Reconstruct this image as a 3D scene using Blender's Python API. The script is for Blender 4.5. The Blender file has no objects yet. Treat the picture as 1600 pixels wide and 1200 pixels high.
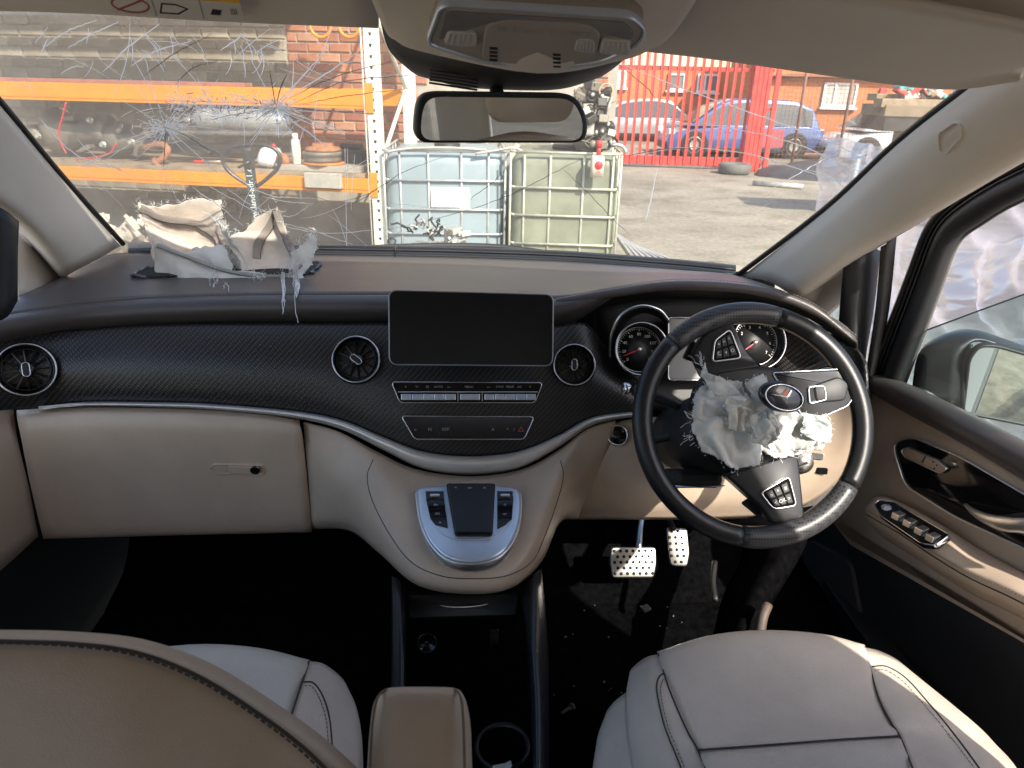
import bpy, bmesh, math, random
from mathutils import Vector, Matrix, noise
from math import sin, cos, pi, radians
random.seed(7)
SC = bpy.context.scene
COL = SC.collection
V = Vector
# ---------------------------------------------------------------- camera
FPX = 1100.0
YAW, PITCH, ROLL = radians(3.2), radians(23.0), radians(1.3)
CAM = V((0, 0, 1.65))
cf = V((sin(YAW)*cos(PITCH), cos(YAW)*cos(PITCH), -sin(PITCH)))
cr_ = V((cos(YAW), -sin(YAW), 0))
cu = cr_.cross(cf)
cr_, cu = cos(ROLL)*cr_ + sin(ROLL)*cu, -sin(ROLL)*cr_ + cos(ROLL)*cu
cd = bpy.data.cameras.new('camera')
cd.sensor_width = 36.0
cd.lens = 36.0*FPX/1600.0
cd.clip_start = 0.02
cd.clip_end = 400
cam = bpy.data.objects.new('camera', cd)
COL.objects.link(cam)
cam.matrix_world = Matrix(((cr_.x, cu.x, -cf.x, CAM.x), (cr_.y, cu.y, -cf.y, CAM.y), (cr_.z, cu.z, -cf.z, CAM.z), (0, 0, 0, 1)))
cd.dof.use_dof = True
cd.dof.focus_distance = 1.35
cd.dof.aperture_fstop = 11.0
SC.camera = cam
# ---------------------------------------------------------------- sky, sun, exposure
SUN = V((0.40, -0.65, 0.645)).normalized()
W = bpy.data.worlds.new('World'); SC.world = W; W.use_nodes = True
wn = W.node_tree.nodes; wl = W.node_tree.links
sky = wn.new('ShaderNodeTexSky'); sky.sky_type = 'NISHITA'; sky.sun_disc = False
sky.sun_elevation = math.asin(SUN.z); sky.sun_rotation = math.atan2(SUN.x, SUN.y)
sky.dust_density = 2.0
bgn = wn['Background']; wl.new(sky.outputs[0], bgn.inputs[0]); bgn.inputs[1].default_value = 0.15
sl = bpy.data.lights.new('sun', 'SUN'); sl.energy = 3.4; sl.angle = radians(0.6); sl.color = (1.0, 0.93, 0.82)
so = bpy.data.objects.new('sun', sl); COL.objects.link(so); so.rotation_euler = SUN.to_track_quat('Z', 'Y').to_euler()
SC.view_settings.view_transform = 'Standard'; SC.view_settings.look = 'None'
SC.view_settings.gamma = 1.0; SC.view_settings.exposure = 1.35
SC.cycles.max_bounces = 10; SC.cycles.diffuse_bounces = 5; SC.cycles.transparent_max_bounces = 24
SC.cycles.use_denoising = True
SC.cycles.sample_clamp_indirect = 6.0
SC.cycles.caustics_reflective = False; SC.cycles.caustics_refractive = False

# ---------------------------------------------------------------- helpers
def ray(px, py):
    return cf*FPX + cr_*(px-800) - cu*(py-600)
def at(px, py, Y=None, X=None, Z=None, D=None):
    """point of the place that lies behind photo pixel px,py on a plane of known distance"""
    d = ray(px, py)
    if Y is not None: t = Y/d.y
    elif X is not None: t = X/d.x
    elif Z is not None: t = (Z-CAM.z)/d.z
    else: t = D/FPX
    return CAM + d*t
def P(l):
    return [at(a, b, c) for a, b, c in l]

ORG = {}
def root(name, loc, label, cat, group=None):
    o = bpy.data.objects.new(name, None); COL.objects.link(o)
    o.empty_display_size = 0.05
    o.location = loc; ORG[o] = V(loc)
    o['label'] = label; o['category'] = cat
    if group: o['group'] = group
    return o
def tag(o, label=None, cat=None, group=None, kind=None):
    if label: o['label'] = label
    if cat: o['category'] = cat
    if group: o['group'] = group
    if kind: o['kind'] = kind
    return o
def link(o, parent=None):
    COL.objects.link(o)
    if parent is not None:
        o.parent = parent
        if parent in ORG: o.matrix_parent_inverse = Matrix.Translation(-ORG[parent])
    return o
def build(name, vs, fs, mat, parent=None, smooth=True, bevel=0, solid=0, subs=0, seg=2, off=-1, weld=False):
    me = bpy.data.meshes.new(name)
    me.from_pydata([tuple(v) for v in vs], [], fs)
    bm = bmesh.new(); bm.from_mesh(me)
    if weld: bmesh.ops.remove_doubles(bm, verts=bm.verts, dist=1e-5)
    bmesh.ops.recalc_face_normals(bm, faces=bm.faces)
    for f in bm.faces: f.smooth = smooth
    bm.to_mesh(me); bm.free()
    me.materials.append(mat)
    o = bpy.data.objects.new(name, me)
    if solid:
        m = o.modifiers.new('solid', 'SOLIDIFY'); m.thickness = solid; m.offset = off
    if bevel:
        m = o.modifiers.new('bevel', 'BEVEL'); m.width = bevel; m.segments = seg; m.limit_method = 'ANGLE'; m.angle_limit = radians(40)
        m.harden_normals = False
    if subs:
        m = o.modifiers.new('subs', 'SUBSURF'); m.levels = subs; m.render_levels = subs
    return link(o, parent)
def inst(src, name, loc=None, parent=None, rot=None, scale=None):
    o = bpy.data.objects.new(name, src)
    if loc is not None: o.location = loc
    if rot is not None: o.rotation_euler = rot
    if scale is not None: o.scale = scale
    return link(o, parent)
def crom(pts, n):
    """Catmull-Rom through pts, n steps per span"""
    out = []; L = len(pts)
    for i in range(L-1):
        p0 = pts[i-1] if i > 0 else pts[0]*2 - pts[1]
        p1 = pts[i]; p2 = pts[i+1]
        p3 = pts[i+2] if i+2 < L else pts[-1]*2 - pts[-2]
        for k in range(n):
            t = k/n
            out.append(0.5*((2*p1) + (p2-p0)*t + (2*p0-5*p1+4*p2-p3)*t*t + (3*p1-p0-3*p2+p3)*t**3))
    out.append(pts[-1].copy())
    return out
def gridfaces(nr, nc, closed_c=False, o=0):
    fs = []
    for i in range(nr-1):
        for j in range(nc if closed_c else nc-1):
            k = (j+1) % nc
            fs.append((o+i*nc+j, o+i*nc+k, o+(i+1)*nc+k, o+(i+1)*nc+j))
    return fs
def loftgrid(rows, nu=4, nv=4):
    rs = [crom(r, nu) for r in rows]
    cols = [crom([r[j] for r in rs], nv) for j in range(len(rs[0]))]
    g = [[c[i] for c in cols] for i in range(len(cols[0]))]
    return g
def loft(name, rows, mat, parent=None, nu=4, nv=4, solid=0.004, off=-1, **k):
    g = loftgrid(rows, nu, nv)
    vs = [p for r in g for p in r]
    o = build(name, vs, gridfaces(len(g), len(g[0])), mat, parent, **k)
    if solid: face_cam_solid(o, solid)
    return o
def face_cam_solid(o, th, ref=None):
    """orient the sheet so its front faces the cabin, then give it thickness behind"""
    me = o.data; c = CAM if ref is None else ref
    s = 0
    for p in me.polygons:
        s += p.normal.dot(c-p.center)*p.area
    if s < 0: me.flip_normals()
    m = o.modifiers.new('solid', 'SOLIDIFY'); m.thickness = th; m.offset = -1
def tubegeo(pts, r, n=8, taper=None, cap=True):
    vs = []; fs = []; L = len(pts)
    T0 = None; up = None
    for i, p in enumerate(pts):
        t = (pts[min(i+1, L-1)]-pts[max(i-1, 0)])
        if t.length < 1e-9: t = V((0, 0, 1))
        t.normalize()
        if up is None:
            a = V((0, 0, 1)) if abs(t.z) < 0.9 else V((1, 0, 0))
            up = t.cross(a).normalized()
        else:
            up = (up - t*up.dot(t))
            if up.length < 1e-6: up = t.orthogonal()
            up.normalize()
        s = t.cross(up)
        rr = r if taper is None else r*taper(i/(L-1))
        for k in range(n):
            a = 2*pi*k/n
            vs.append(p + up*cos(a)*rr + s*sin(a)*rr)
    fs = gridfaces(L, n, True)
    if cap:
        fs.append(tuple(range(n))[::-1]); fs.append(tuple(range((L-1)*n, L*n)))
    return vs, fs
def tube(name, pts, r, mat, parent=None, n=8, sm=0, taper=None, **k):
    if sm: pts = crom(pts, sm)
    vs, fs = tubegeo(pts, r, n, taper)
    return build(name, vs, fs, mat, parent, **k)
def joined(name, geos, mat, parent=None, **k):
    vs = []; fs = []
    for v, f in geos:
        o = len(vs); vs += v; fs += [tuple(i+o for i in q) for q in f]
    return build(name, vs, fs, mat, parent, **k)
class Fr:
    """a local frame: x right, y up, z out of the surface"""
    def __init__(s, o, x, y):
        s.o = V(o); s.x = V(x).normalized(); y = V(y); s.y = (y - s.x*y.dot(s.x)).normalized(); s.z = s.x.cross(s.y)
    def __call__(s, a, b, c=0.0): return s.o + s.x*a + s.y*b + s.z*c
    def sub(s, a, b, c=0.0, rot=0.0):
        x = s.x*cos(rot)+s.y*sin(rot); y = -s.x*sin(rot)+s.y*cos(rot)
        return Fr(s(a, b, c), x, y)
    def uv(s, px, py, c=0.0):
        """local coordinates of the point of this surface behind a photo pixel"""
        d = ray(px, py); o = s.o + s.z*c
        t = (o-CAM).dot(s.z)/d.dot(s.z); q = CAM+d*t-o
        return q.dot(s.x), q.dot(s.y)
WF = Fr((0, 0, 0), (1, 0, 0), (0, 1, 0))
def boxgeo(fr, x0, x1, y0, y1, z0, z1):
    vs = [fr(a, b, c) for c in (z0, z1) for b in (y0, y1) for a in (x0, x1)]
    return vs, [(0, 2, 3, 1), (4, 5, 7, 6), (0, 1, 5, 4), (2, 6, 7, 3), (0, 4, 6, 2), (1, 3, 7, 5)]
def box(name, fr, x0, x1, y0, y1, z0, z1, mat, parent=None, bevel=0.002, smooth=False, **k):
    v, f = boxgeo(fr, x0, x1, y0, y1, z0, z1)
    return build(name, v, f, mat, parent, smooth=smooth, bevel=bevel, **k)
def rrect(w, h, r, n=5, cx=0, cy=0):
    out = []
    for sx, sy, a0 in ((1, 1, 0), (-1, 1, pi/2), (-1, -1, pi), (1, -1, 1.5*pi)):
        for k in range(n+1):
            a = a0 + pi/2*k/n
            out.append((cx+sx*(w/2-r)+r*cos(a), cy+sy*(h/2-r)+r*sin(a)))
    return out
def roundpoly(pts, r, n=4):
    out = []; L = len(pts)
    for i in range(L):
        p = V(pts[i]).to_2d(); a = (V(pts[i-1]).to_2d()-p); b = (V(pts[(i+1) % L]).to_2d()-p)
        ra = min(r, a.length*0.45); rb = min(r, b.length*0.45)
        A = p+a.normalized()*ra; B = p+b.normalized()*rb
        for k in range(n+1):
            t = k/n
            q = A*(1-t)**2 + p*2*t*(1-t) + B*t*t
            out.append((q.x, q.y))
    return out
def inset(poly, d):
    L = len(poly); area = sum(poly[i-1][0]*poly[i][1]-poly[i][0]*poly[i-1][1] for i in range(L))
    s = 1 if area > 0 else -1; out = []
    for i in range(L):
        p = V(poly[i]); a = p-V(poly[i-1]); b = V(poly[(i+1) % L])-p
        na = V((-a.y, a.x)); nb = V((-b.y, b.x))
        if na.length > 1e-9: na.normalize()
        if nb.length > 1e-9: nb.normalize()
        m = na+nb
        if m.length < 1e-6: m = na
        m.normalize(); c = max(0.5, m.dot(na))
        out.append((p.x+m.x*d/c*s, p.y+m.y*d/c*s))
    return out
def prismgeo(fr, poly, z0, z1, bev=0.0, steps=2):
    L = len(poly); rings = [[fr(a, b, z0) for a, b in poly]]
    if bev:
        for k in range(steps+1):
            a = pi/2*k/steps
            q = inset(poly, bev*(1-cos(a))) if k else poly
            rings.append([fr(x, y, z1-bev+bev*sin(a)) for x, y in q])
    else:
        rings.append([fr(a, b, z1) for a, b in poly])
    vs = [p for r in rings for p in r]
    fs = gridfaces(len(rings), L, True)
    fs.append(tuple(range(L))[::-1]); fs.append(tuple(range((len(rings)-1)*L, len(rings)*L)))
    return vs, fs
def prism(name, fr, poly, z0, z1, mat, parent=None, bev=0.0, steps=2, smooth=False, **k):
    v, f = prismgeo(fr, poly, z0, z1, bev, steps)
    return build(name, v, f, mat, parent, smooth=smooth, **k)
def outline(name, fr, poly, w, z0, z1, mat, parent=None, **k):
    """a raised closed band along a polygon"""
    a = poly; b = inset(poly, w); L = len(a)
    rings = [[fr(x, y, z0) for x, y in a], [fr(x, y, z1-w*0.25) for x, y in a], [fr(x, y, z1) for x, y in inset(poly, w*0.3)],
             [fr(x, y, z1) for x, y in inset(poly, w*0.7)], [fr(x, y, z1-w*0.25) for x, y in b], [fr(x, y, z0) for x, y in b]]
    vs = [p for r in rings for p in r]
    fs = gridfaces(len(rings), L, True)
    return build(name, vs, fs, mat, parent, smooth=True, **k)
def lathegeo(fr, prof, n=32, sx=1.0, sy=1.0):
    vs = []
    for r, z in prof:
        for k in range(n):
            a = 2*pi*k/n; vs.append(fr(r*cos(a)*sx, r*sin(a)*sy, z))
    fs = gridfaces(len(prof), n, True)
    if prof[0][0] > 1e-6: fs.append(tuple(range(n)))
    if prof[-1][0] > 1e-6: fs.append(tuple(range((len(prof)-1)*n, len(prof)*n)))
    return vs, fs
def lathe(name, fr, prof, mat, parent=None, n=32, smooth=True, closed=False, sx=1.0, sy=1.0, **k):
    if closed:
        vs = []
        for r, z in prof:
            for q in range(n):
                a = 2*pi*q/n; vs.append(fr(r*cos(a)*sx, r*sin(a)*sy, z))
        fs = gridfaces(len(prof), n, True)
        m = (len(prof)-1)*n
        fs += [(m+j, m+(j+1) % n, (j+1) % n, j) for j in range(n)]
    else:
        vs, fs = lathegeo(fr, prof, n, sx, sy)
    o = build(name, vs, fs, mat, parent, smooth=smooth, weld=True, **k)
    return o
def torus(name, fr, R, r, mat, parent=None, n=48, m=10, a0=0.0, a1=2*pi, sx=1.0, sy=1.0, rr=None):
    full = abs(a1-a0-2*pi) < 1e-6
    vs = []; cnt = n if full else n+1
    for i in range(cnt):
        a = a0+(a1-a0)*i/n
        q = r if rr is None else rr(i/n)
        for j in range(m):
            b = 2*pi*j/m
            vs.append(fr((R+q*cos(b))*cos(a)*sx, (R+q*cos(b))*sin(a)*sy, q*sin(b)))
    fs = gridfaces(cnt, m, True)
    if full:
        k = (n-1)*m
        fs += [(k+j, k+(j+1) % m, (j+1) % m, j) for j in range(m)]
    else:
        fs.append(tuple(range(m))); fs.append(tuple(range(n*m, (n+1)*m)))
    return build(name, vs, fs, mat, parent)
def textgeo(fr, s, size, depth=0.0004, align='CENTER'):
    c = bpy.data.curves.new('t', 'FONT'); c.body = s; c.size = size; c.align_x = align; c.align_y = 'CENTER'; c.resolution_u = 2
    o = bpy.data.objects.new('t', c); COL.objects.link(o)
    me = bpy.data.meshes.new_from_object(o)
    vs = [fr(v.co.x, v.co.y, depth) for v in me.vertices]; fs = [tuple(p.vertices) for p in me.polygons]
    bpy.data.objects.remove(o); bpy.data.curves.remove(c); bpy.data.meshes.remove(me)
    return vs, fs
def text(name, fr, s, size, mat, parent=None, depth=0.0004):
    v, f = textgeo(fr, s, size, depth)
    return build(name, v, f, mat, parent, smooth=False)
def fbm(p, o=3):
    return noise.fractal(p, 1.0, 2.0, o)

# ---------------------------------------------------------------- materials
MATS = {}
def mat(name, col, rough=0.5, metal=0.0, bump=None, var=None, spec=0.5, coat=0.0, bumpd=0.002, trans=0.0, alpha=1.0, subs=0.0, var2=None, rvar=0.0, sheen=0.0):
    m = bpy.data.materials.new(name); m.use_nodes = True
    nt = m.node_tree; b = nt.nodes['Principled BSDF']
    b.inputs['Base Color'].default_value = (*col, 1); b.inputs['Roughness'].default_value = rough
    b.inputs['Metallic'].default_value = metal; b.inputs['Specular IOR Level'].default_value = spec
    b.inputs['Coat Weight'].default_value = coat; b.inputs['Coat Roughness'].default_value = 0.08
    b.inputs['Transmission Weight'].default_value = trans; b.inputs['Alpha'].default_value = alpha
    b.inputs['Sheen Weight'].default_value = sheen
    tc = None
    def coord():
        nonlocal tc
        if tc is None: tc = nt.nodes.new('ShaderNodeTexCoord')
        return tc.outputs['Object']
    if var:
        sc, amt = var[0], var[1]
        n = nt.nodes.new('ShaderNodeTexNoise'); n.inputs['Scale'].default_value = sc; n.inputs['Detail'].default_value = 6; n.inputs['Roughness'].default_value = 0.6
        nt.links.new(coord(), n.inputs['Vector'])
        r = nt.nodes.new('ShaderNodeValToRGB'); r.color_ramp.elements[0].position = 0.3; r.color_ramp.elements[1].position = 0.7
        c2 = var[2] if len(var) > 2 else tuple(c*(1+amt) for c in col)
        c1 = tuple(c*(1-amt) for c in col)
        r.color_ramp.elements[0].color = (*c1, 1); r.color_ramp.elements[1].color = (*c2, 1)
        nt.links.new(n.outputs['Fac'], r.inputs['Fac']); nt.links.new(r.outputs['Color'], b.inputs['Base Color'])
        if rvar:
            mr = nt.nodes.new('ShaderNodeMapRange'); mr.inputs['To Min'].default_value = rough-rvar; mr.inputs['To Max'].default_value = rough+rvar
            nt.links.new(n.outputs['Fac'], mr.inputs['Value']); nt.links.new(mr.outputs[0], b.inputs['Roughness'])
    if bump:
        n = nt.nodes.new('ShaderNodeTexNoise'); n.inputs['Scale'].default_value = bump[0]; n.inputs['Detail'].default_value = 3
        nt.links.new(coord(), n.inputs['Vector'])
        bp = nt.nodes.new('ShaderNodeBump'); bp.inputs['Strength'].default_value = bump[1]; bp.inputs['Distance'].default_value = bumpd
        nt.links.new(n.outputs['Fac'], bp.inputs['Height']); nt.links.new(bp.outputs['Normal'], b.inputs['Normal'])
    MATS[name] = m
    return m
def grain(name, col, rough, scale, strength, spec=0.5, dist=0.0006):
    """leather: small voronoi cells in relief with a little unevenness in colour and sheen"""
    m = mat(name, col, rough, spec=spec, var=(9, 0.09), rvar=0.06)
    nt = m.node_tree; b = nt.nodes['Principled BSDF']
    tc = [n for n in nt.nodes if n.type == 'TEX_COORD'][0]
    v = nt.nodes.new('ShaderNodeTexVoronoi'); v.inputs['Scale'].default_value = scale; nt.links.new(tc.outputs['Object'], v.inputs['Vector'])
    n = nt.nodes.new('ShaderNodeTexNoise'); n.inputs['Scale'].default_value = 18; nt.links.new(tc.outputs['Object'], n.inputs['Vector'])
    ad = nt.nodes.new('ShaderNodeMath'); ad.operation = 'MULTIPLY_ADD'; ad.inputs[1].default_value = 4.0
    nt.links.new(n.outputs['Fac'], ad.inputs[0]); nt.links.new(v.outputs['Distance'], ad.inputs[2])
    bp = nt.nodes.new('ShaderNodeBump'); bp.inputs['Strength'].default_value = strength; bp.inputs['Distance'].default_value = dist
    nt.links.new(ad.outputs[0], bp.inputs['Height']); nt.links.new(bp.outputs['Normal'], b.inputs['Normal'])
    return m
beige = grain('beige leather', (0.52, 0.405, 0.305), 0.40, 900, 0.25)
beige2 = grain('beige seat leather', (0.63, 0.545, 0.455), 0.36, 700, 0.5, dist=.0016)
tan = grain('tan seat leather', (0.46, 0.36, 0.275), 0.42, 700, 0.3)
headl = mat('headliner cloth', (0.72, 0.655, 0.575), 0.95, bump=(900, 0.3), bumpd=0.001, var=(5, 0.05), spec=0.1, sheen=0.2)
pillarm = mat('pillar trim', (0.74, 0.665, 0.575), 0.8, bump=(1200, 0.25), bumpd=0.0008, var=(4, 0.05), spec=0.2)
dashm = grain('charcoal dash leather', (0.078, 0.068, 0.066), 0.34, 800, 0.3)
blackp = mat('black plastic', (0.016, 0.016, 0.017), 0.5, bump=(700, 0.2), bumpd=0.0006, var=(12, 0.15))
blackg = mat('gloss black', (0.008, 0.008, 0.009), 0.08, spec=0.4, var=(30, 0.2))
blackl = grain('black wheel leather', (0.012, 0.012, 0.013), 0.34, 900, 0.2)
carpet = mat('black carpet', (0.004, 0.004, 0.0044), 1.0, bump=(500, 0.8), bumpd=0.003, var=(60, 0.5), spec=0.0)
chrome = mat('satin chrome', (0.72, 0.72, 0.73), 0.2, 1.0, var=(40, 0.06))
silver = mat('brushed aluminium', (0.84, 0.83, 0.81), 0.34, 1.0, bump=(300, 0.05), var=(25, 0.05))
trimm = mat('satin silver trim', (0.70, 0.675, 0.645), 0.34, 0.6, var=(25, .05))
silverp = mat('silver sky tint', (0.60, 0.68, 0.79), 0.28, 0.55, var=(20, 0.05))  # blue of the reflected sky painted into the silver
screenm = mat('dark display glass', (0.010, 0.010, 0.011), 0.22, spec=0.25, var=(6, 0.2))
white = mat('white print', (0.72, 0.72, 0.70), 0.6)
greyprint = mat('grey print', (0.32, 0.32, 0.32), 0.6)
redm = mat('red needle', (0.75, 0.03, 0.03), 0.4)
clothm = mat('airbag cloth', (0.58, 0.57, 0.53), 0.9, bump=(1500, 0.3), bumpd=0.0008, var=(14, 0.2), spec=0.15, sheen=0.3)
clothi = mat('airbag cloth inner', (0.66, 0.57, 0.49), 0.9, bump=(1500, 0.3), bumpd=0.0008, var=(16, 0.18), spec=0.15, sheen=0.3)
clothw = mat('airbag cloth white', (0.57, 0.575, 0.55), 0.85, bump=(1500, 0.3), bumpd=0.0008, var=(20, 0.14), spec=0.15, sheen=0.3)
seamm = mat('airbag seam tape', (0.27, 0.235, 0.21), 0.9, bump=(900, 0.3), var=(30, 0.1))
threadm = mat('frayed white thread', (0.72, 0.73, 0.72), 0.9)
darkthread = mat('dark stitch thread', (0.05, 0.042, 0.038), 0.9)
mirrorm = mat('mirror glass', (0.86, 0.88, 0.88), 0.015, 1.0)
def glass(name, tint, dirt, refl=0.06, dirtcol=(0.75, 0.7, 0.6), scale=3.0, side=False):
    """a thin pane: mostly clear, a little mirror-like, with a film of dust"""
    m = bpy.data.materials.new(name); m.use_nodes = True; nt = m.node_tree; nt.nodes.clear()
    out = nt.nodes.new('ShaderNodeOutputMaterial'); tr = nt.nodes.new('ShaderNodeBsdfTransparent'); tr.inputs[0].default_value = (*tint, 1)
    gl = nt.nodes.new('ShaderNodeBsdfGlossy'); gl.inputs['Roughness'].default_value = 0.03
    df = nt.nodes.new('ShaderNodeBsdfTranslucent'); df.inputs[0].default_value = (*dirtcol, 1)
    d2 = nt.nodes.new('ShaderNodeBsdfDiffuse'); d2.inputs[0].default_value = (*dirtcol, 1)
    ms = nt.nodes.new('ShaderNodeMixShader'); ms.inputs[0].default_value = 0.5
    nt.links.new(df.outputs[0], ms.inputs[1]); nt.links.new(d2.outputs[0], ms.inputs[2])
    tc = nt.nodes.new('ShaderNodeTexCoord'); n = nt.nodes.new('ShaderNodeTexNoise'); n.inputs['Scale'].default_value = scale; n.inputs['Detail'].default_value = 8
    nt.links.new(tc.outputs['Object'], n.inputs['Vector'])
    mr = nt.nodes.new('ShaderNodeMapRange'); mr.inputs['From Min'].default_value = 0.3; mr.inputs['From Max'].default_value = 0.75
    mr.inputs['To Min'].default_value = dirt*0.5; mr.inputs['To Max'].default_value = dirt*1.5; nt.links.new(n.outputs['Fac'], mr.inputs['Value'])
    fac = mr.outputs[0]
    if side:                                    # haze raised to the left, painting in sun glare over the real dust
        sx = nt.nodes.new('ShaderNodeSeparateXYZ'); nt.links.new(tc.outputs['Object'], sx.inputs[0])
        m3 = nt.nodes.new('ShaderNodeMapRange'); m3.inputs['From Min'].default_value = -.95; m3.inputs['From Max'].default_value = .0; m3.inputs['To Min'].default_value = 2.7; m3.inputs['To Max'].default_value = 1.0
        nt.links.new(sx.outputs['X'], m3.inputs['Value']); mm = nt.nodes.new('ShaderNodeMath'); mm.operation = 'MULTIPLY'; nt.links.new(fac, mm.inputs[0]); nt.links.new(m3.outputs[0], mm.inputs[1]); fac = mm.outputs[0]
    m1 = nt.nodes.new('ShaderNodeMixShader'); nt.links.new(fac, m1.inputs[0]); nt.links.new(tr.outputs[0], m1.inputs[1]); nt.links.new(ms.outputs[0], m1.inputs[2])
    m2 = nt.nodes.new('ShaderNodeMixShader'); m2.inputs[0].default_value = refl; nt.links.new(m1.outputs[0], m2.inputs[1]); nt.links.new(gl.outputs[0], m2.inputs[2])
    nt.links.new(m2.outputs[0], out.inputs[0])
    return m
wsglass = glass('windscreen glass', (0.93, 0.95, 0.93), 0.17, dirtcol=(.90, .76, .57), side=True)
doorglass = glass('door glass', (0.62, 0.76, 0.74), 0.06, 0.05)
def carbonmat():
    m = mat('woven carbon fascia', (0.03, 0.027, 0.027), 0.34, spec=0.5)
    nt = m.node_tree; b = nt.nodes['Principled BSDF']
    tc = nt.nodes.new('ShaderNodeTexCoord'); mp = nt.nodes.new('ShaderNodeMapping'); mp.inputs['Rotation'].default_value = (0, radians(45), 0)
    nt.links.new(tc.outputs['Object'], mp.inputs['Vector'])
    w1 = nt.nodes.new('ShaderNodeTexWave'); w1.wave_type = 'BANDS'; w1.bands_direction = 'X'; w1.inputs['Scale'].default_value = 68
    w2 = nt.nodes.new('ShaderNodeTexWave'); w2.wave_type = 'BANDS'; w2.bands_direction = 'Z'; w2.inputs['Scale'].default_value = 40
    nt.links.new(mp.outputs[0], w1.inputs['Vector']); nt.links.new(mp.outputs[0], w2.inputs['Vector'])
    mu = nt.nodes.new('ShaderNodeMath'); mu.operation = 'MULTIPLY'; nt.links.new(w1.outputs['Fac'], mu.inputs[0]); nt.links.new(w2.outputs['Fac'], mu.inputs[1])
    r = nt.nodes.new('ShaderNodeValToRGB'); r.color_ramp.elements[0].color = (0.011, 0.010, 0.010, 1); r.color_ramp.elements[1].color = (0.062, 0.056, 0.055, 1)
    nt.links.new(mu.outputs[0], r.inputs[0]); nt.links.new(r.outputs[0], b.inputs['Base Color'])
    bp = nt.nodes.new('ShaderNodeBump'); bp.inputs['Strength'].default_value = 0.35; bp.inputs['Distance'].default_value = 0.0008
    nt.links.new(mu.outputs[0], bp.inputs['Height']); nt.links.new(bp.outputs['Normal'], b.inputs['Normal'])
    return m
carbon = carbonmat()
def perfmat():
    m = mat('perforated black leather', (0.03, 0.03, 0.032), 0.38)
    nt = m.node_tree; b = nt.nodes['Principled BSDF']
    tc = nt.nodes.new('ShaderNodeTexCoord')
    v = nt.nodes.new('ShaderNodeTexVoronoi'); v.inputs['Scale'].default_value = 205; v.inputs['Randomness'].default_value = 0.0
    nt.links.new(tc.outputs['Object'], v.inputs['Vector'])
    r = nt.nodes.new('ShaderNodeValToRGB'); r.color_ramp.elements[0].position = 0.25; r.color_ramp.elements[1].position = 0.42
    r.color_ramp.elements[0].color = (0.002, 0.002, 0.002, 1); r.color_ramp.elements[1].color = (0.05, 0.05, 0.053, 1)
    nt.links.new(v.outputs['Distance'], r.inputs[0]); nt.links.new(r.outputs[0], b.inputs['Base Color'])
    bp = nt.nodes.new('ShaderNodeBump'); bp.inputs['Strength'].default_value = 0.8; bp.inputs['Distance'].default_value = 0.0012
    nt.links.new(r.outputs[0], bp.inputs['Height']); nt.links.new(bp.outputs['Normal'], b.inputs['Normal'])
    return m
perf = perfmat()
from mathutils.bvhtree import BVHTree
def bvh_of(g):
    vs = [p for r in g for p in r]
    return BVHTree.FromPolygons(vs, gridfaces(len(g), len(g[0])))
def hit(b, px, py):
    d = ray(px, py).normalized()
    l, n, i, dist = b.ray_cast(CAM, d)
    if l is None:
        l, n, i, dist = b.find_nearest(CAM+d*1.4)
    if n.dot(d) > 0: n = -n
    return l, n
# ================================================================ the van's shell
van = root('van_body', (0, 1.2, 0.45), 'crashed van cabin with pale pillar trim, grey headliner and a shattered windscreen', 'van')
# windscreen
wrows = [[V((-.94, 1.69, 1.25)), V((-.5, 1.79, 1.25)), V((0, 1.84, 1.245)), V((.5, 1.79, 1.24)), V((.88, 1.67, 1.235))],
         [V((-.88, 1.34, 1.54)), V((-.45, 1.43, 1.56)), V((0, 1.47, 1.565)), V((.45, 1.43, 1.56)), V((.85, 1.33, 1.53))],
         [V((-.82, .98, 1.83)), V((-.42, 1.05, 1.86)), V((0, 1.07, 1.87)), V((.42, 1.05, 1.86)), V((.81, .97, 1.83))]]
wg = loftgrid(wrows, 6, 6); wsb = bvh_of(wg)
ws = build('windscreen', [p for r in wg for p in r], gridfaces(len(wg), len(wg[0])), wsglass, van)
# cracks: hair-thin splits lying in the inner face of the glass, radiating from three blows
crackw = bpy.data.materials.new('crack catching light'); crackw.use_nodes = True
_n = crackw.node_tree; _n.nodes.clear(); _o = _n.nodes.new('ShaderNodeOutputMaterial'); _t = _n.nodes.new('ShaderNodeBsdfTranslucent'); _t.inputs[0].default_value = (1, .97, .93, 1)
_g = _n.nodes.new('ShaderNodeBsdfGlossy'); _g.inputs['Roughness'].default_value = .25; _m = _n.nodes.new('ShaderNodeMixShader'); _m.inputs[0].default_value = .15
_n.links.new(_t.outputs[0], _m.inputs[1]); _n.links.new(_g.outputs[0], _m.inputs[2]); _n.links.new(_m.outputs[0], _o.inputs[0])
crackd = mat('dark crack', (0.06, 0.055, 0.05), 0.4)
def wpt(px, py):
    l, n = hit(wsb, px, py); return l+n*0.004
def crack(pl, w=0.0007):
    q = [wpt(a, b) for a, b in pl]; vs = []
    for i, p in enumerate(q):
        t = q[min(i+1, len(q)-1)]-q[max(i-1, 0)]; n = (CAM-p); s = t.cross(n)
        s = s.normalized() if s.length > 1e-9 else V((0, 0, 1))
        k = w*1.5*(.35+.65*sin(pi*(i+.4)/(len(q)-.2))); vs += [p-s*k, p+s*k]
    return vs, gridfaces(len(q), 2)
rw = random.Random(3); cw = []; ck = []
def wig(x0, y0, a, L, curve, steps=7, jit=0.6):
    pts = []; x, y = x0, y0
    for i in range(steps+1):
        pts.append((x, y)); a += curve/steps + rw.uniform(-jit, jit)*0.05
        x += L/steps*cos(a); y += L/steps*sin(a)
    return pts
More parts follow.
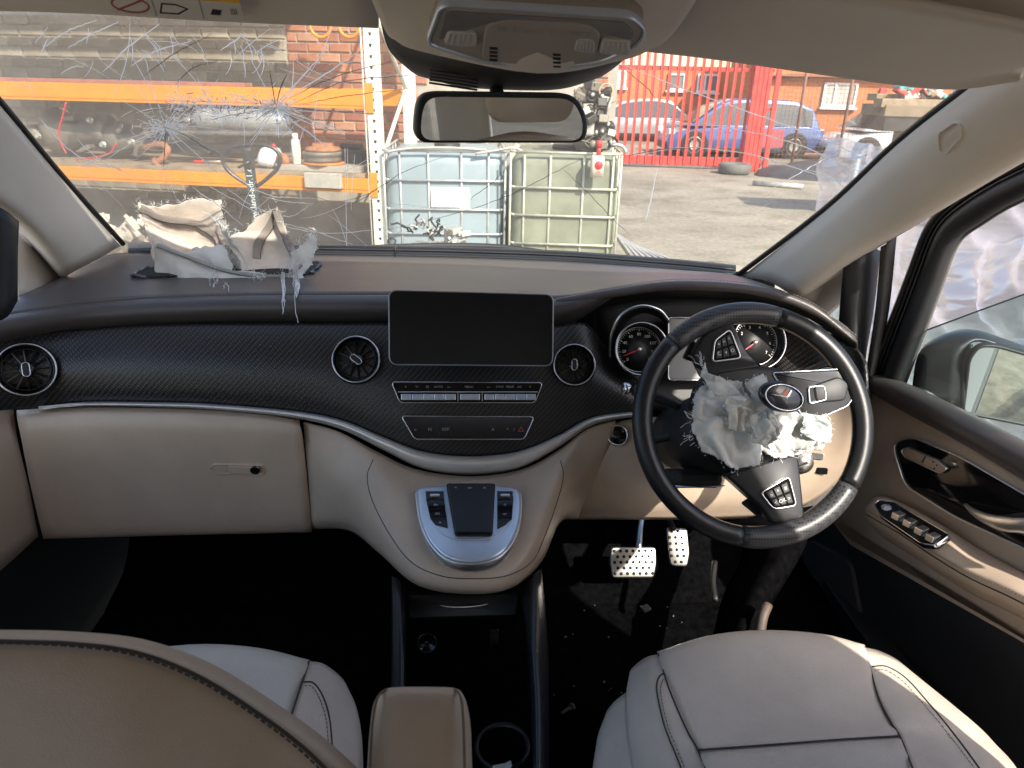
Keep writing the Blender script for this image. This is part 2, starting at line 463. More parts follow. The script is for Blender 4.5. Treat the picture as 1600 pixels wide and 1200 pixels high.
for (cx, cy, n, r0, r1, sq) in ((258, 196, 30, 2, 120, .5), (432, 166, 34, 2, 115, .7), (345, 178, 14, 3, 60, .6)):
    for i in range(n):
        a = 2*pi*(i+rw.random())/n
        s = rw.uniform(r0, r0*3); L = (.12+rw.random()**2.2)*r1
        x0 = cx+cos(a)*s; y0 = cy+sin(a)*s*sq
        if y0+sin(a)*sq*L < 30: continue
        pl = wig(x0, y0, math.atan2(sin(a)*sq, cos(a)), L, rw.uniform(-.35, .35))
        (cw if rw.random() < .93 else ck).append(crack(pl, rw.uniform(.00025, .00055)))
for i in range(420):                                    # crazed zone between the two blows
    x = rw.uniform(262, 446); y = 164+rw.gauss(0, 11)
    a = rw.uniform(0, 2*pi); L = rw.uniform(4, 14)
    (cw if rw.random() < .9 else ck).append(crack([(x, y), (x+L*cos(a)*.6, y+L*sin(a)*.4), (x+L*cos(a), y+L*sin(a)*.7)], .0004))
for (cx, cy) in ((258, 196), (432, 166)):               # crushed glass right at the blows
    for i in range(150):
        x = cx+rw.gauss(0, 14); y = cy+rw.gauss(0, 6); a = math.atan2(y-cy, x-cx)+rw.gauss(0, .5); L = rw.uniform(3, 12)
        cw.append(crack([(x, y), (x+L*.5*cos(a), y+L*.4*sin(a)), (x+L*cos(a), y+L*.7*sin(a))], rw.uniform(.0003, .0006)))
long = [([(70, 70), (105, 45), (150, 28)], 0), ([(105, 72), (150, 47), (185, 30)], 0), ([(160, 110), (200, 70), (250, 34)], 0), ([(222, 118), (270, 82), (330, 50)], 1),
        ([(64, 78), (75, 56)], 0), ([(95, 112), (112, 102), (130, 101)], 0), ([(205, 100), (240, 78), (300, 60)], 0), ([(275, 128), (300, 104), (340, 92)], 1), ([(345, 75), (385, 48)], 0),
        ([(430, 160), (470, 120), (520, 62)], 0), ([(440, 155), (500, 118), (560, 78)], 0), ([(450, 152), (520, 118), (610, 92)], 1), ([(460, 158), (540, 124), (640, 114)], 1), ([(470, 160), (545, 146), (650, 134)], 1),
        ([(445, 172), (520, 196), (548, 207)], 0), ([(450, 170), (540, 208)], 0), ([(440, 175), (500, 218), (512, 228)], 0), ([(455, 165), (530, 172), (600, 175)], 1),
        ([(300, 290), (340, 318), (380, 350)], 0), ([(355, 292), (400, 322), (450, 336), (485, 318)], 0), ([(320, 285), (380, 318), (440, 350), (520, 362), (620, 352)], 0),
        ([(440, 345), (500, 362), (550, 380)], 0), ([(480, 300), (520, 312), (560, 306), (600, 288)], 1), ([(410, 305), (450, 313), (490, 316)], 0), ([(360, 270), (420, 302), (500, 308)], 0),
        ([(528, 325), (560, 312), (590, 292), (640, 262), (700, 240)], 1), ([(600, 358), (700, 335), (790, 305), (860, 270), (920, 240)], 1), ([(720, 320), (760, 290), (790, 262)], 1),
        ([(880, 262), (920, 300), (960, 342), (985, 365)], 1), ([(990, 240), (1070, 228), (1170, 238), (1280, 272), (1310, 280)], 0), ([(960, 92), (1080, 140), (1200, 182), (1320, 230), (1360, 260)], 0),
        ([(968, 98), (1010, 134), (1024, 152)], 1), ([(1100, 190), (1220, 214), (1300, 246), (1350, 268)], 0), ([(1260, 262), (1300, 275), (1330, 300)], 0), ([(1210, 290), (1260, 262), (1290, 245)], 0),
        ([(1027, 262), (1015, 320), (1008, 345)], 0), ([(960, 245), (1040, 230), (1100, 228)], 1), ([(60, 180), (120, 240), (190, 262)], 0), ([(120, 215), (160, 250), (200, 268)], 0)]
for pl, dk in long:
    q = [V((a, b, 0)) for a, b in pl]; q = crom(q, 8)
    q = [(p.x+rw.gauss(0, .5), p.y+rw.gauss(0, .5)) for p in q]
    (ck if dk else cw).append(crack(q, .00042 if dk else .00065))
for (cx, cy) in ((258, 196), (432, 166)):               # broken arcs round the blows
    for i in range(26):
        R_ = rw.uniform(8, 70); a0 = rw.uniform(0, 2*pi); da = rw.uniform(.15, .6)
        cw.append(crack([(cx+R_*cos(a0+da*t/4)*1.2, cy+R_*sin(a0+da*t/4)*.55+rw.gauss(0, .4)) for t in range(5) if cy+R_*sin(a0+da*t/4)*.55 > 32], .0003)) if cy-R_*.55 > 34 else None
for i in range(44):                                     # fine cracks wandering over the left half
    x = rw.uniform(40, 600); y = rw.uniform(70, 350) if x > 190 else rw.uniform(60, 150)
    a = math.atan2(y-180, x-340)+rw.gauss(pi/2 if i % 3 else 0, .35)
    pl = [q for q in wig(x, y, a, rw.uniform(30, 120), rw.uniform(-.7, .7), 9) if q[1] > 34]
    if len(pl) > 2: cw.append(crack(pl, rw.uniform(.00022, .00042)))
for i in range(26):                                     # wiry scrape marks near the top
    x = 430 if i % 2 else 230; y = 60+rw.uniform(-12, 25)
    x += rw.gauss(-40 if i % 2 else 0, 22)
    cw.append(crack(wig(x, y, rw.uniform(-.3, 1.2), rw.uniform(20, 55), rw.uniform(.4, 1.2), 8), .0004))
tag(joined('crack', cw, crackw, ws, smooth=False), kind='stuff')
tag(joined('crack', ck, crackd, ws, smooth=False), kind='stuff')
# black edge band of the glass and the lower scuttle rubber
def strip_px(name, a, b, m, parent, **k):
    return loft(name, [P(a), P(b)], m, parent, nv=1, **k)
wip = tube('wiper_arm', P([(560, 388, 1.84), (690, 384, 1.86), (800, 388, 1.86), (905, 408, 1.82)]), .008, blackp, van, n=8, sm=6)
tube('wiper_blade', P([(690, 382, 1.875), (760, 384, 1.885), (830, 390, 1.88), (900, 402, 1.85)]), .005, blackp, wip, n=6, sm=6)
for k_, (s_, dy_) in enumerate((('AS2', 408), ('43R-00051', 414))):
    l_, n_ = hit(wsb, 1112, dy_); f_ = Fr(l_+n_*.003, (1, 0, 0), n_.cross(V((1, 0, 0)))); text('glass_mark', f_, s_, .009, blackp, ws, 0)
# roof lining, roof skin
hl = []
for y, z in ((1.04, 1.845), (.9, 1.862), (.6, 1.875), (0, 1.88), (-.9, 1.88), (-1.6, 1.87)):
    hl.append([V((-.84, y-.1, z-.12)), V((-.74, y-.06, z-.03)), V((-.4, y-.01, z)), V((0, y, z+.004)), V((.4, y-.01, z)), V((.74, y-.06, z-.03)), V((.84, y-.1, z-.12))])
loft('headliner', hl, headl, van, solid=0.03)
# pillars
rp = loft('pillar_trim', [P([(1158, 433, 1.62), (1290, 330, 1.40), (1400, 228, 1.22), (1505, 145, 1.07), (1640, 45, .90)]),
                     P([(1200, 440, 1.53), (1318, 343, 1.33), (1428, 252, 1.16), (1535, 180, 1.02), (1680, 100, .86)]),
                     P([(1238, 462, 1.47), (1340, 392, 1.32), (1425, 345, 1.21), (1553, 270, 1.06), (1690, 190, .92)]),
                     P([(1256, 474, 1.56), (1350, 402, 1.42), (1432, 352, 1.31), (1560, 276, 1.15), (1700, 198, 1.0)])], pillarm, van, nu=6, nv=5, solid=.006)
loft('pillar_trim', [P([(188, 384, 1.64), (95, 278, 1.42), (0, 165, 1.22), (-110, 40, 1.04)]),
                     P([(155, 404, 1.54), (62, 318, 1.34), (-40, 225, 1.16), (-150, 110, 1.0)]),
                     P([(106, 430, 1.46), (32, 345, 1.30), (-70, 280, 1.13), (-190, 180, .97)]),
                     P([(96, 442, 1.58), (22, 356, 1.42), (-80, 290, 1.25), (-200, 190, 1.08)])], pillarm, van, nu=6, nv=5, solid=.006)
# window rubber along the glass edge
tube('glass_seal', P([(1150, 432, 1.625), (1288, 327, 1.41), (1398, 225, 1.23), (1503, 142, 1.08), (1640, 42, .91)]), .006, blackp, van, n=6, sm=5)
tube('glass_seal', P([(192, 381, 1.65), (98, 276, 1.43), (3, 162, 1.23), (-110, 37, 1.05)]), .006, blackp, van, n=6, sm=5)
# airbag mark pressed into the right pillar
rpb = BVHTree.FromPolygons([v.co.copy() for v in rp.data.vertices], [tuple(p.vertices) for p in rp.data.polygons])
l_, n_ = hit(rpb, 1485, 216); xa = hit(rpb, 1500, 204)[0]-hit(rpb, 1468, 230)[0]
fr = Fr(l_+n_*.0012, xa, n_.cross(xa))
mk = outline('airbag_mark', fr, roundpoly(inset([fr.uv(a, b) for a, b in ((1466, 208), (1492, 190), (1503, 194), (1504, 214), (1478, 241), (1468, 236))], 0), .006, 4), .0012, -.003, .0018, pillarm, rp)
text('lettering', fr.sub(0, 0, 0.0), 'AIRBAG', .0085, headl, mk, .0012)
# header trim above the visors
loft('header_trim', [P([(980, 0, .90), (1240, 10, .865), (1420, 38, .82), (1620, 72, .77), (1720, 60, .74)]), P([(1000, -60, .84), (1250, -60, .82), (1430, -50, .78), (1640, -20, .72), (1740, -30, .70)]), P([(1000, -190, .74), (1250, -190, .70), (1450, -190, .66), (1660, -190, .6), (1780, -190, .58)])], headl, van, solid=.01)
# dark lower end of the left pillar, passenger door post and sill
loft('pillar_base', [P([(26, 350, 1.45), (100, 436, 1.57)]), P([(26, 400, 1.40), (98, 446, 1.52)]), P([(30, 466, 1.36), (80, 462, 1.45)])], headl, van, solid=.004)
loft('door_post', [P([(-60, 300, 1.17), (4, 326, 1.19), (30, 346, 1.22)]), P([(-60, 400, 1.15), (6, 400, 1.17), (28, 400, 1.20)]), P([(-60, 505, 1.12), (4, 500, 1.14), (28, 470, 1.18)])], blackp, van, solid=.01)
# floor, bulkhead, tunnel sides, sills, bonnet, lower body
box('floor', WF, -.86, .86, -1.7, 1.75, .42, .505, carpet, van)
fr = Fr((0, 1.62, .5), (1, 0, 0), (0, .45, .9))
box('bulkhead', fr, -.86, .86, 0, .75, -.03, .0, carpet, van)
loft('toe_board', [[V((-.86, 1.34, .507)), V((.86, 1.34, .507))], [V((-.86, 1.48, .56)), V((.86, 1.48, .56))], [V((-.86, 1.62, .78)), V((.86, 1.62, .78))]], carpet, van, solid=.01)
box('side_sill', WF, -.95, -.86, -1.7, .80, .35, .98, blackp, van)
box('side_sill', WF, -1.0, -.94, .80, 1.70, .35, 1.02, blackp, van)
box('dash_core', WF, -.93, .80, 1.37, 1.50, .84, 1.10, blackp, van)
box('side_sill', WF, .86, .92, .95, 1.75, .35, .54, blackp, van)
box('side_sill', WF, .84, .92, -1.7, .95, .35, .53, blackp, van)
bodyp = mat('dark van paint', (0.012, 0.012, 0.014), 0.35, coat=0.2, var=(3, .1))
loft('bonnet', [[V((-.9, 1.83, 1.02)), V((0, 1.95, 1.04)), V((.9, 1.83, 1.02))], [V((-.88, 2.2, .92)), V((0, 2.3, .94)), V((.88, 2.2, .92))],
                [V((-.82, 2.55, .74)), V((0, 2.66, .76)), V((.82, 2.55, .74))], [V((-.82, 2.6, .35)), V((0, 2.7, .35)), V((.82, 2.6, .35))]], bodyp, van, solid=.01)
box('front_wing', WF, -.93, -.88, 1.76, 2.55, .35, .80, bodyp, van)
box('front_wing', WF, .88, .93, 1.76, 2.55, .35, .80, bodyp, van)
# middle pillars, rear quarter panels and tail frame (seen in the mirror)
for s in (-1, 1):
    loft('middle_pillar', [[V((s*.92, .36 if s > 0 else .08, .5)), V((s*.89, .36 if s > 0 else .08, 1.2)), V((s*.81, .34 if s > 0 else .06, 1.80))], [V((s*.88, -.02, .5)), V((s*.83, -.04, 1.2)), V((s*.76, -.06, 1.80))],
                           [V((s*.92, -.24, .5)), V((s*.88, -.26, 1.2)), V((s*.80, -.28, 1.80))]], pillarm, van, solid=.02)  # front edges set to shade the driver seat and let in sky from the left
    if s > 0: box('rear_side_panel', WF, .84, .90, -1.7, -.32, .6, 1.10, beige, van)
    loft('rear_pillar', [[V((s*.86, -1.30, 1.1)), V((s*.76, -1.25, 1.80))], [V((s*.80, -1.5, 1.1)), V((s*.70, -1.45, 1.80))], [V((s*.72, -1.66, 1.1)), V((s*.62, -1.6, 1.80))]], pillarm, van, solid=.02)
box('tailgate', WF, -.84, .84, -1.80, -1.72, .42, 1.12, beige, van)  # tail closed in to cut the fill light from the rear
box('tailgate', WF, -.84, .84, -1.80, -1.72, 1.62, 1.90, headl, van)
for s in (-1, 1): box('rear_side_header', WF, .78*s-.03, .78*s+.03, -1.7, .2, 1.66, 1.86, headl, van)
privacy = glass('privacy glass', (.20, .21, .22), .03, .08)  # dark tinted panes added to reduce fill light and block sun
for s in (1,):
    build('rear_side_window', [V((s*.88, -1.30, 1.10)), V((s*.88, -.26, 1.10)), V((s*.80, -.28, 1.68)), V((s*.79, -1.25, 1.68))], [(0, 1, 2, 3)], privacy, van, smooth=False)
build('tailgate_window', [V((-.8, -1.75, 1.12)), V((.8, -1.75, 1.12)), V((.76, -1.74, 1.62)), V((-.76, -1.74, 1.62))], [(0, 1, 2, 3)], privacy, van, smooth=False)
# right quarter window: beige foot, small pane, dark divider post
loft('quarter_trim', [P([(1236, 462, 1.50), (1330, 410, 1.44), (1372, 385, 1.40)]), P([(1262, 482, 1.50), (1335, 440, 1.46), (1360, 420, 1.44)]), P([(1290, 498, 1.52), (1320, 470, 1.50), (1335, 455, 1.49)])], headl, van, solid=.004)
loft('quarter_window', [P([(1280, 495, 1.56), (1330, 462, 1.54)]), P([(1280, 540, 1.54), (1335, 540, 1.52)])], doorglass, van, solid=0)
loft('divider_post', [P([(1318, 412, 1.40), (1312, 480, 1.41), (1308, 545, 1.40), (1305, 620, 1.38)]), P([(1340, 398, 1.385), (1336, 480, 1.385), (1332, 545, 1.37), (1330, 620, 1.36)]),
                      P([(1362, 388, 1.39), (1354, 480, 1.39), (1346, 545, 1.38), (1340, 620, 1.36)]), P([(1376, 392, 1.42), (1366, 480, 1.42), (1355, 545, 1.41), (1345, 620, 1.40)])], blackp, van, nv=3, solid=.004)
greyrub = mat('grey rubber', (0.10, 0.095, 0.09), 0.75, bump=(400, .2), var=(20, .1))
loft('door_seal', [P([(1376, 386, 1.38), (1368, 480, 1.38), (1356, 560, 1.37), (1346, 630, 1.36)]), P([(1388, 378, 1.36), (1379, 480, 1.36), (1365, 560, 1.35), (1353, 630, 1.34)]),
                   P([(1402, 360, 1.37), (1390, 480, 1.37), (1375, 560, 1.36), (1360, 630, 1.35)])], greyrub, van, nv=3, solid=.004)

# ================================================================ dashboard
dash = root('dashboard', (0, 1.35, .85), 'charcoal and beige dashboard with carbon weave fascia under the windscreen', 'dashboard')
topf = [(-40, 502, 1.24), (60, 484, 1.30), (150, 473, 1.34), (330, 463, 1.37), (600, 461, 1.37), (735, 462, 1.37), (870, 467, 1.36), (960, 452, 1.34), (1060, 440, 1.32), (1180, 448, 1.30), (1265, 475, 1.27), (1338, 528, 1.22)]
topm = [(20, 468, 1.34), (110, 440, 1.42), (190, 428, 1.50), (365, 424, 1.56), (600, 424, 1.57), (735, 426, 1.57), (870, 432, 1.56), (960, 431, 1.53), (1060, 428, 1.50), (1165, 437, 1.46), (1245, 464, 1.38), (1325, 512, 1.29)]
topb = [(70, 444, 1.47), (140, 412, 1.56), (200, 394, 1.66), (400, 396, 1.72), (600, 399, 1.75), (735, 402, 1.76), (870, 407, 1.75), (960, 413, 1.72), (1060, 421, 1.68), (1150, 430, 1.62), (1225, 458, 1.48), (1312, 502, 1.36)]
tg = loftgrid([P(topf), P(topm), P(topb)], 5, 6); topbv = bvh_of(tg)
loft('top_pad', [P(topf), P(topm), P(topb)], dashm, dash, nu=5, nv=6, solid=.012)
def scut(dy, dY, l):
    return P([(a, b+dy, c+dY) for a, b, c in l])
sb = topb[2:10]
loft('defrost_strip', [scut(-1, .0, sb), scut(-5, .012, sb), scut(-8, .05, sb)], blackp, dash, solid=.006)
loft('defrost_strip', [scut(-9, .03, sb), scut(-14, .045, sb), scut(-16, .08, sb)], blackp, dash, solid=.006)
for px in (617, 880):                                   # joints between the strips
    c = [b for a, b, _ in topb if a >= px][0]
    tube('strip_joint', P([(px, c-1, 1.74), (px+1, c-16, 1.78)]), .002, blackg, dash, n=5)
rollp = topf[:8]
def roll(dy, dY):
    k = [1, 1, 1, 1, 1, 1, .9, .22]
    return P([(a, b+dy*q, c+dY*q) for (a, b, c), q in zip(rollp, k)])
loft('roll_edge', [roll(0, 0), roll(10, -.022), roll(28, -.026), roll(42, -.004), roll(52, .03)], dashm, dash, nu=5, nv=5, solid=.008)
# stitching along the front edge of the pad
def stitches(name, pl, m, parent, L=.0042, gap=.0022, r=.0006, lift=.0012, up=V((0, -.5, .86)), sm=24):
    q = crom(pl, sm); ds = [0]
    for i in range(1, len(q)): ds.append(ds[-1]+(q[i]-q[i-1]).length)
    def pos(s):
        import bisect
        i = min(max(bisect.bisect_left(ds, s), 1), len(q)-1)
        t = (s-ds[i-1])/max(1e-9, ds[i]-ds[i-1]); return q[i-1].lerp(q[i], t)
    s = 0; g = []
    while s+L < ds[-1]:
        a = pos(s)+up*lift; b = pos(s+L)+up*lift
        g.append(tubegeo([a, (a+b)*.5+up*r*.6, b], r, 4)); s += L+gap
    o = joined(name, g, m, parent); o['kind'] = 'stuff'; return o
stm = mat('grey stitch thread', (0.22, 0.21, 0.20), 0.8)
stitches('stitching', P([(a, b-3, c+.004) for a, b, c in topf]), stm, dash)
# hood over the dials
hoodl = topf[6:]
tube('hood_lip', P([(a, b+6, c-.004) for a, b, c in hoodl]), .009, dashm, dash, n=10, sm=6, taper=lambda t: 1 if t < .8 else 1-(t-.8)*3.6)
loft('hood_underside', [P([(a, b+9, c-.004) for a, b, c in hoodl]), P([(a, b+24, c+.05) for a, b, c in hoodl])], blackp, dash, solid=.004)
loft('dial_recess', [P([(930, 470, 1.42), (1060, 455, 1.42), (1180, 462, 1.41), (1300, 520, 1.36), (1350, 560, 1.30)]), P([(930, 560, 1.385), (1060, 560, 1.385), (1180, 560, 1.38), (1300, 580, 1.34), (1350, 600, 1.28)]),
                     P([(930, 640, 1.33), (1060, 640, 1.33), (1180, 640, 1.32), (1300, 640, 1.30), (1350, 640, 1.26)])], blackp, dash, solid=.006)
# carbon fascia
fx = [-40, 60, 130, 230, 330, 450, 530, 600, 660, 735, 810, 870, 915, 950, 1005]
ft = [526, 520, 514, 508, 506, 505, 505, 505, 506, 506, 507, 508, 505, 545, 600]
fb = [644, 637, 629, 629, 632, 642, 656, 684, 706, 714, 706, 682, 657, 648, 642]
fy0 = [1.25, 1.295, 1.315, 1.33, 1.34, 1.345, 1.345, 1.34, 1.335, 1.335, 1.335, 1.34, 1.34, 1.345, 1.35]
fy1 = [1.20, 1.245, 1.262, 1.27, 1.275, 1.275, 1.265, 1.245, 1.23, 1.225, 1.23, 1.245, 1.262, 1.275, 1.28]
frows = []
for t, bul in ((0, 0), (.2, -.012), (.5, -.02), (.8, -.012), (1, 0)):
    frows.append(P([(x, a+(b-a)*t, y0+(y1-y0)*t+bul) for x, a, b, y0, y1 in zip(fx, ft, fb, fy0, fy1)]))
fg = loftgrid(frows, 4, 4); fbv = bvh_of(fg)
loft('fascia', frows, carbon, dash, nu=5, nv=5, solid=.008)
# silver trim sweeping under the fascia
tx = fx[1:]; tb = fb[1:]; ty = fy1[1:]; tw = [1.5, 5, 6, 7, 9, 13, 19, 25, 27, 25, 18, 12, 9, 7]
loft('silver_trim', [P([(x, b-1, y-.001) for x, b, y in zip(tx, tb, ty)]), P([(x, b+w*.25, y-.011) for x, b, w, y in zip(tx, tb, tw, ty)]),
                     P([(x, b+w*.7, y-.014) for x, b, w, y in zip(tx, tb, tw, ty)]), P([(x, b+w, y-.008) for x, b, w, y in zip(tx, tb, tw, ty)]), P([(x, b+w+1, y+.012) for x, b, w, y in zip(tx, tb, tw, ty)])],
     trimm, dash, nu=6, nv=4, solid=.004)
# glove box
gl = loft('glovebox', [P([(26, 641, 1.25), (130, 635, 1.268), (300, 638, 1.277), (400, 645, 1.279), (468, 656, 1.275)]), P([(27, 655, 1.222), (130, 650, 1.242), (300, 654, 1.252), (400, 660, 1.256), (469, 668, 1.256)]),
                       P([(34, 690, 1.214), (140, 686, 1.234), (300, 688, 1.244), (400, 692, 1.25), (473, 695, 1.252)]), P([(48, 760, 1.232), (150, 758, 1.25), (300, 758, 1.258), (400, 758, 1.26), (480, 758, 1.26)]),
                       P([(66, 836, 1.25), (170, 833, 1.265), (300, 830, 1.27), (400, 828, 1.27), (487, 826, 1.27)]), P([(68, 839, 1.29), (170, 836, 1.30), (300, 833, 1.31), (400, 831, 1.31), (487, 829, 1.31)])],
          beige, dash, nu=5, nv=5, solid=.008)
fr = Fr(at(370, 733, 1.2535), at(418, 733, 1.2545)-at(322, 731, 1.252), (0, -.16, 1))
w = .107
hp = roundpoly([(-w/2, .002), (-w/2+.01, .0125), (w/2, .0125), (w/2, -.0125), (-w/2+.01, -.0125), (-w/2, -.002)], .008)
outline('handle_recess', fr, hp, .0025, -.004, .0022, beige, gl)
prism('latch', fr.sub(.014, 0), rrect(.060, .018, .003), -.003, .0035, beige, gl, bev=.0012)
prism('recess_floor', fr.sub(-.032, 0), rrect(.030, .016, .006), -.003, .0008, beige, gl)
lk = lathe('lock', fr.sub(.036, 0, .003), [(0, .0012), (.007, .0012), (.0085, .002), (.0095, .001), (.0095, -.003)], blackg, gl, n=20)
loft('dash_end', [P([(-90, 633, 1.16), (-20, 634, 1.2), (21, 641, 1.25)]), P([(-90, 680, 1.12), (-20, 690, 1.175), (28, 690, 1.216)]), P([(-90, 780, 1.1), (0, 770, 1.18), (46, 764, 1.235)]), P([(-90, 960, 1.08), (0, 892, 1.17), (60, 838, 1.25)])], beige, dash, solid=.006)
# centre console skin
c0 = [(474, 660, 1.275), (530, 675, 1.262), (590, 706, 1.24), (650, 733, 1.222), (735, 744, 1.212), (815, 733, 1.222), (872, 703, 1.24), (915, 672, 1.262), (962, 658, 1.278)]
c1 = [(477, 700, 1.262), (545, 715, 1.235), (600, 752, 1.17), (655, 785, 1.13), (735, 795, 1.115), (812, 785, 1.13), (865, 745, 1.17), (905, 710, 1.235), (952, 700, 1.27)]
c2 = [(481, 740, 1.262), (548, 765, 1.20), (598, 815, 1.10), (655, 862, 1.03), (735, 878, 1.01), (806, 866, 1.03), (852, 815, 1.09), (892, 760, 1.19), (940, 735, 1.275)]
c3 = [(484, 780, 1.265), (547, 795, 1.195), (594, 843, 1.085), (652, 894, 1.005), (735, 911, .982), (803, 898, 1.005), (849, 850, 1.08), (885, 790, 1.19), (925, 770, 1.28)]
c4 = [(487, 815, 1.268), (546, 818, 1.21), (592, 860, 1.10), (651, 912, 1.012), (735, 927, .99), (801, 916, 1.012), (846, 872, 1.09), (876, 812, 1.21), (905, 806, 1.285)]
c5 = [(488, 827, 1.30), (546, 830, 1.25), (594, 866, 1.16), (653, 915, 1.08), (735, 928, 1.05), (800, 918, 1.08), (846, 878, 1.16), (874, 818, 1.26), (900, 812, 1.31)]
cg = loftgrid([P(c) for c in (c0, c1, c2, c3, c4)], 5, 5); cbv = bvh_of(cg)
con = loft('console_skin', [P(c) for c in (c0, c1, c2, c3, c4, c5)], beige, dash, nu=6, nv=5, solid=.008)
# fine seam round the console top
def on(bv, pts, lift=.001):
    out = []
    for a, b in pts:
        l, n = hit(bv, a, b); out.append(l+n*lift)
    return out
def pxcrom(pts, n=6):
    return [(p.x, p.y) for p in crom([V((a, b, 0)) for a, b in pts], n)]
tube('seam', on(cbv, pxcrom([(583, 718), (574, 745), (583, 785), (612, 840), (645, 880), (690, 900), (735, 904), (790, 900), (830, 878), (850, 840), (870, 785), (880, 745), (876, 720)]), .0002), .0009, darkthread, con, n=5)
# driver's knee panel
kn = loft('knee_panel', [P([(905, 680, 1.29), (960, 662, 1.285), (1010, 652, 1.29), (1120, 650, 1.29), (1230, 640, 1.28), (1290, 628, 1.26), (1340, 612, 1.22)]),
                    P([(896, 740, 1.285), (950, 720, 1.262), (1010, 700, 1.26), (1120, 700, 1.26), (1230, 690, 1.25), (1295, 675, 1.23), (1342, 650, 1.20)]),
                    P([(885, 790, 1.285), (940, 785, 1.255), (1010, 780, 1.245), (1120, 775, 1.24), (1225, 765, 1.235), (1285, 740, 1.225), (1335, 700, 1.205)]),
                    P([(878, 812, 1.30), (940, 812, 1.28), (1010, 812, 1.27), (1120, 812, 1.265), (1215, 805, 1.26), (1275, 780, 1.25), (1325, 735, 1.23)])], beige, dash, nu=5, nv=5, solid=.008)
knbv = bvh_of(loftgrid([P([(905, 680, 1.29), (960, 662, 1.285), (1010, 652, 1.29), (1120, 650, 1.29), (1230, 640, 1.28), (1290, 628, 1.26), (1340, 612, 1.22)]),
                    P([(896, 740, 1.285), (950, 720, 1.262), (1010, 700, 1.26), (1120, 700, 1.26), (1230, 690, 1.25), (1295, 675, 1.23), (1342, 650, 1.20)]),
                    P([(885, 790, 1.285), (940, 785, 1.255), (1010, 780, 1.245), (1120, 775, 1.24), (1225, 765, 1.235), (1285, 740, 1.225), (1335, 700, 1.205)])], 5, 5))
def sfr(bv, px, py, lift=0.0, tilt=0.5, xdir=V((1, 0, 0))):
    l, n = hit(bv, px, py); n = (n+(CAM-l).normalized()*tilt).normalized()
    y = V((0, 0, 1)); x = xdir - n*xdir.dot(n)
    f = Fr(l+n*lift, x, n.cross(x)); return f
fr = sfr(knbv, 965, 680, .001, .6)
lathe('start_button', fr, [(0, .004), (.017, .004), (.018, .002), (.018, -.004)], blackg, dash, n=28)
lathe('button_ring', fr, [(.018, -.004), (.018, .005), (.020, .0062), (.0225, .005), (.023, -.004)], chrome, dash, n=32, closed=True)
text('airbag_mark', sfr(knbv, 960, 750, .0006, .3), 'AIRBAG', .012, beige, kn, .0006)
outline('airbag_mark', sfr(knbv, 960, 750, .0004, .3), rrect(.05, .022, .008), .0012, -.001, .0008, beige, kn)
# ---------------- air vents
def vent(px, py, r, knobang, bv, tilt=.55, loc=None, norm=None):
    if loc is None:
        fr = sfr(bv, px, py, .004, tilt)
    else:
        fr = Fr(loc, V((1, 0, 0))-norm*norm.x, norm.cross(V((1, 0, 0))-norm*norm.x))
    h = lathe('air_vent', fr, [(r*1.04, -.012), (r*1.07, .004), (r*1.04, .010), (r*.97, .012), (r*.93, .008), (r*.90, -.014), (0, -.016)], blackg, dash, n=48)
    torus('chrome_ring', fr.sub(0, 0, .0105), r*.985, r*.022+.0006, chrome, h, n=56, m=8)
    torus('inner_ring', fr.sub(0, 0, .001), r*.80, r*.03, blackg, h, n=44, m=6)
    for k in range(12):
        a = 2*pi*k/12+.13
        f2 = fr.sub(0, 0, -.004, a)
        v = [f2(r*.22, -.0004, -.004), f2(r*.84, -.0009, -.006), f2(r*.84, .0009, -.006), f2(r*.22, .0004, -.004), f2(r*.22, -.0012, .006), f2(r*.84, -.0016, .004), f2(r*.84, .0016, .0035), f2(r*.22, .0012, .0055)]
        build('blade', v, [(0, 1, 2, 3), (4, 7, 6, 5), (0, 4, 5, 1), (1, 5, 6, 2), (2, 6, 7, 3), (3, 7, 4, 0)], blackg, h, smooth=False)
    lathe('hub', fr, [(0, .004), (r*.26, .003), (r*.30, -.002), (r*.30, -.012)], blackg, h, n=24)
    kf = fr.sub(0, 0, .003, knobang)
    prism('knob', kf, rrect(r*.52, r*.23, r*.113), 0, .007, blackp, h, bev=.001)
    outline('knob_rim', kf, rrect(r*.58, r*.29, r*.143), r*.04, 0, .0078, chrome, h)
    return h
vent(42, 578, .0475, radians(-82), fbv, .3)
vent(558, 563, .0455, radians(-38), fbv, .4)
vent(897, 571, .0405, radians(88), fbv, .6)
# ---------------- display
o_ = at(736, 512.5, 1.205)
fr = Fr(o_, at(865, 516, 1.208)-at(607, 512, 1.202), (0, .28, 1))
pts = [fr.uv(*p) for p in ((608, 570), (864, 572), (865, 460), (607, 453))]
poly = roundpoly(pts, .016, 6)
sc = prism('display', fr, poly, -.016, 0, blackp, dash, bev=.003, smooth=False)
outline('bezel', fr, inset(poly, -.0006), .0022, -.004, .0012, mat('pale bezel edge', (.33, .34, .36), .35, .6), sc)
prism('display_glass', fr, inset(poly, .0022), -.002, .0008, screenm, sc)
box('display_arm', fr, -.05, .05, -.03, .03, -.10, -.016, blackp, dash)
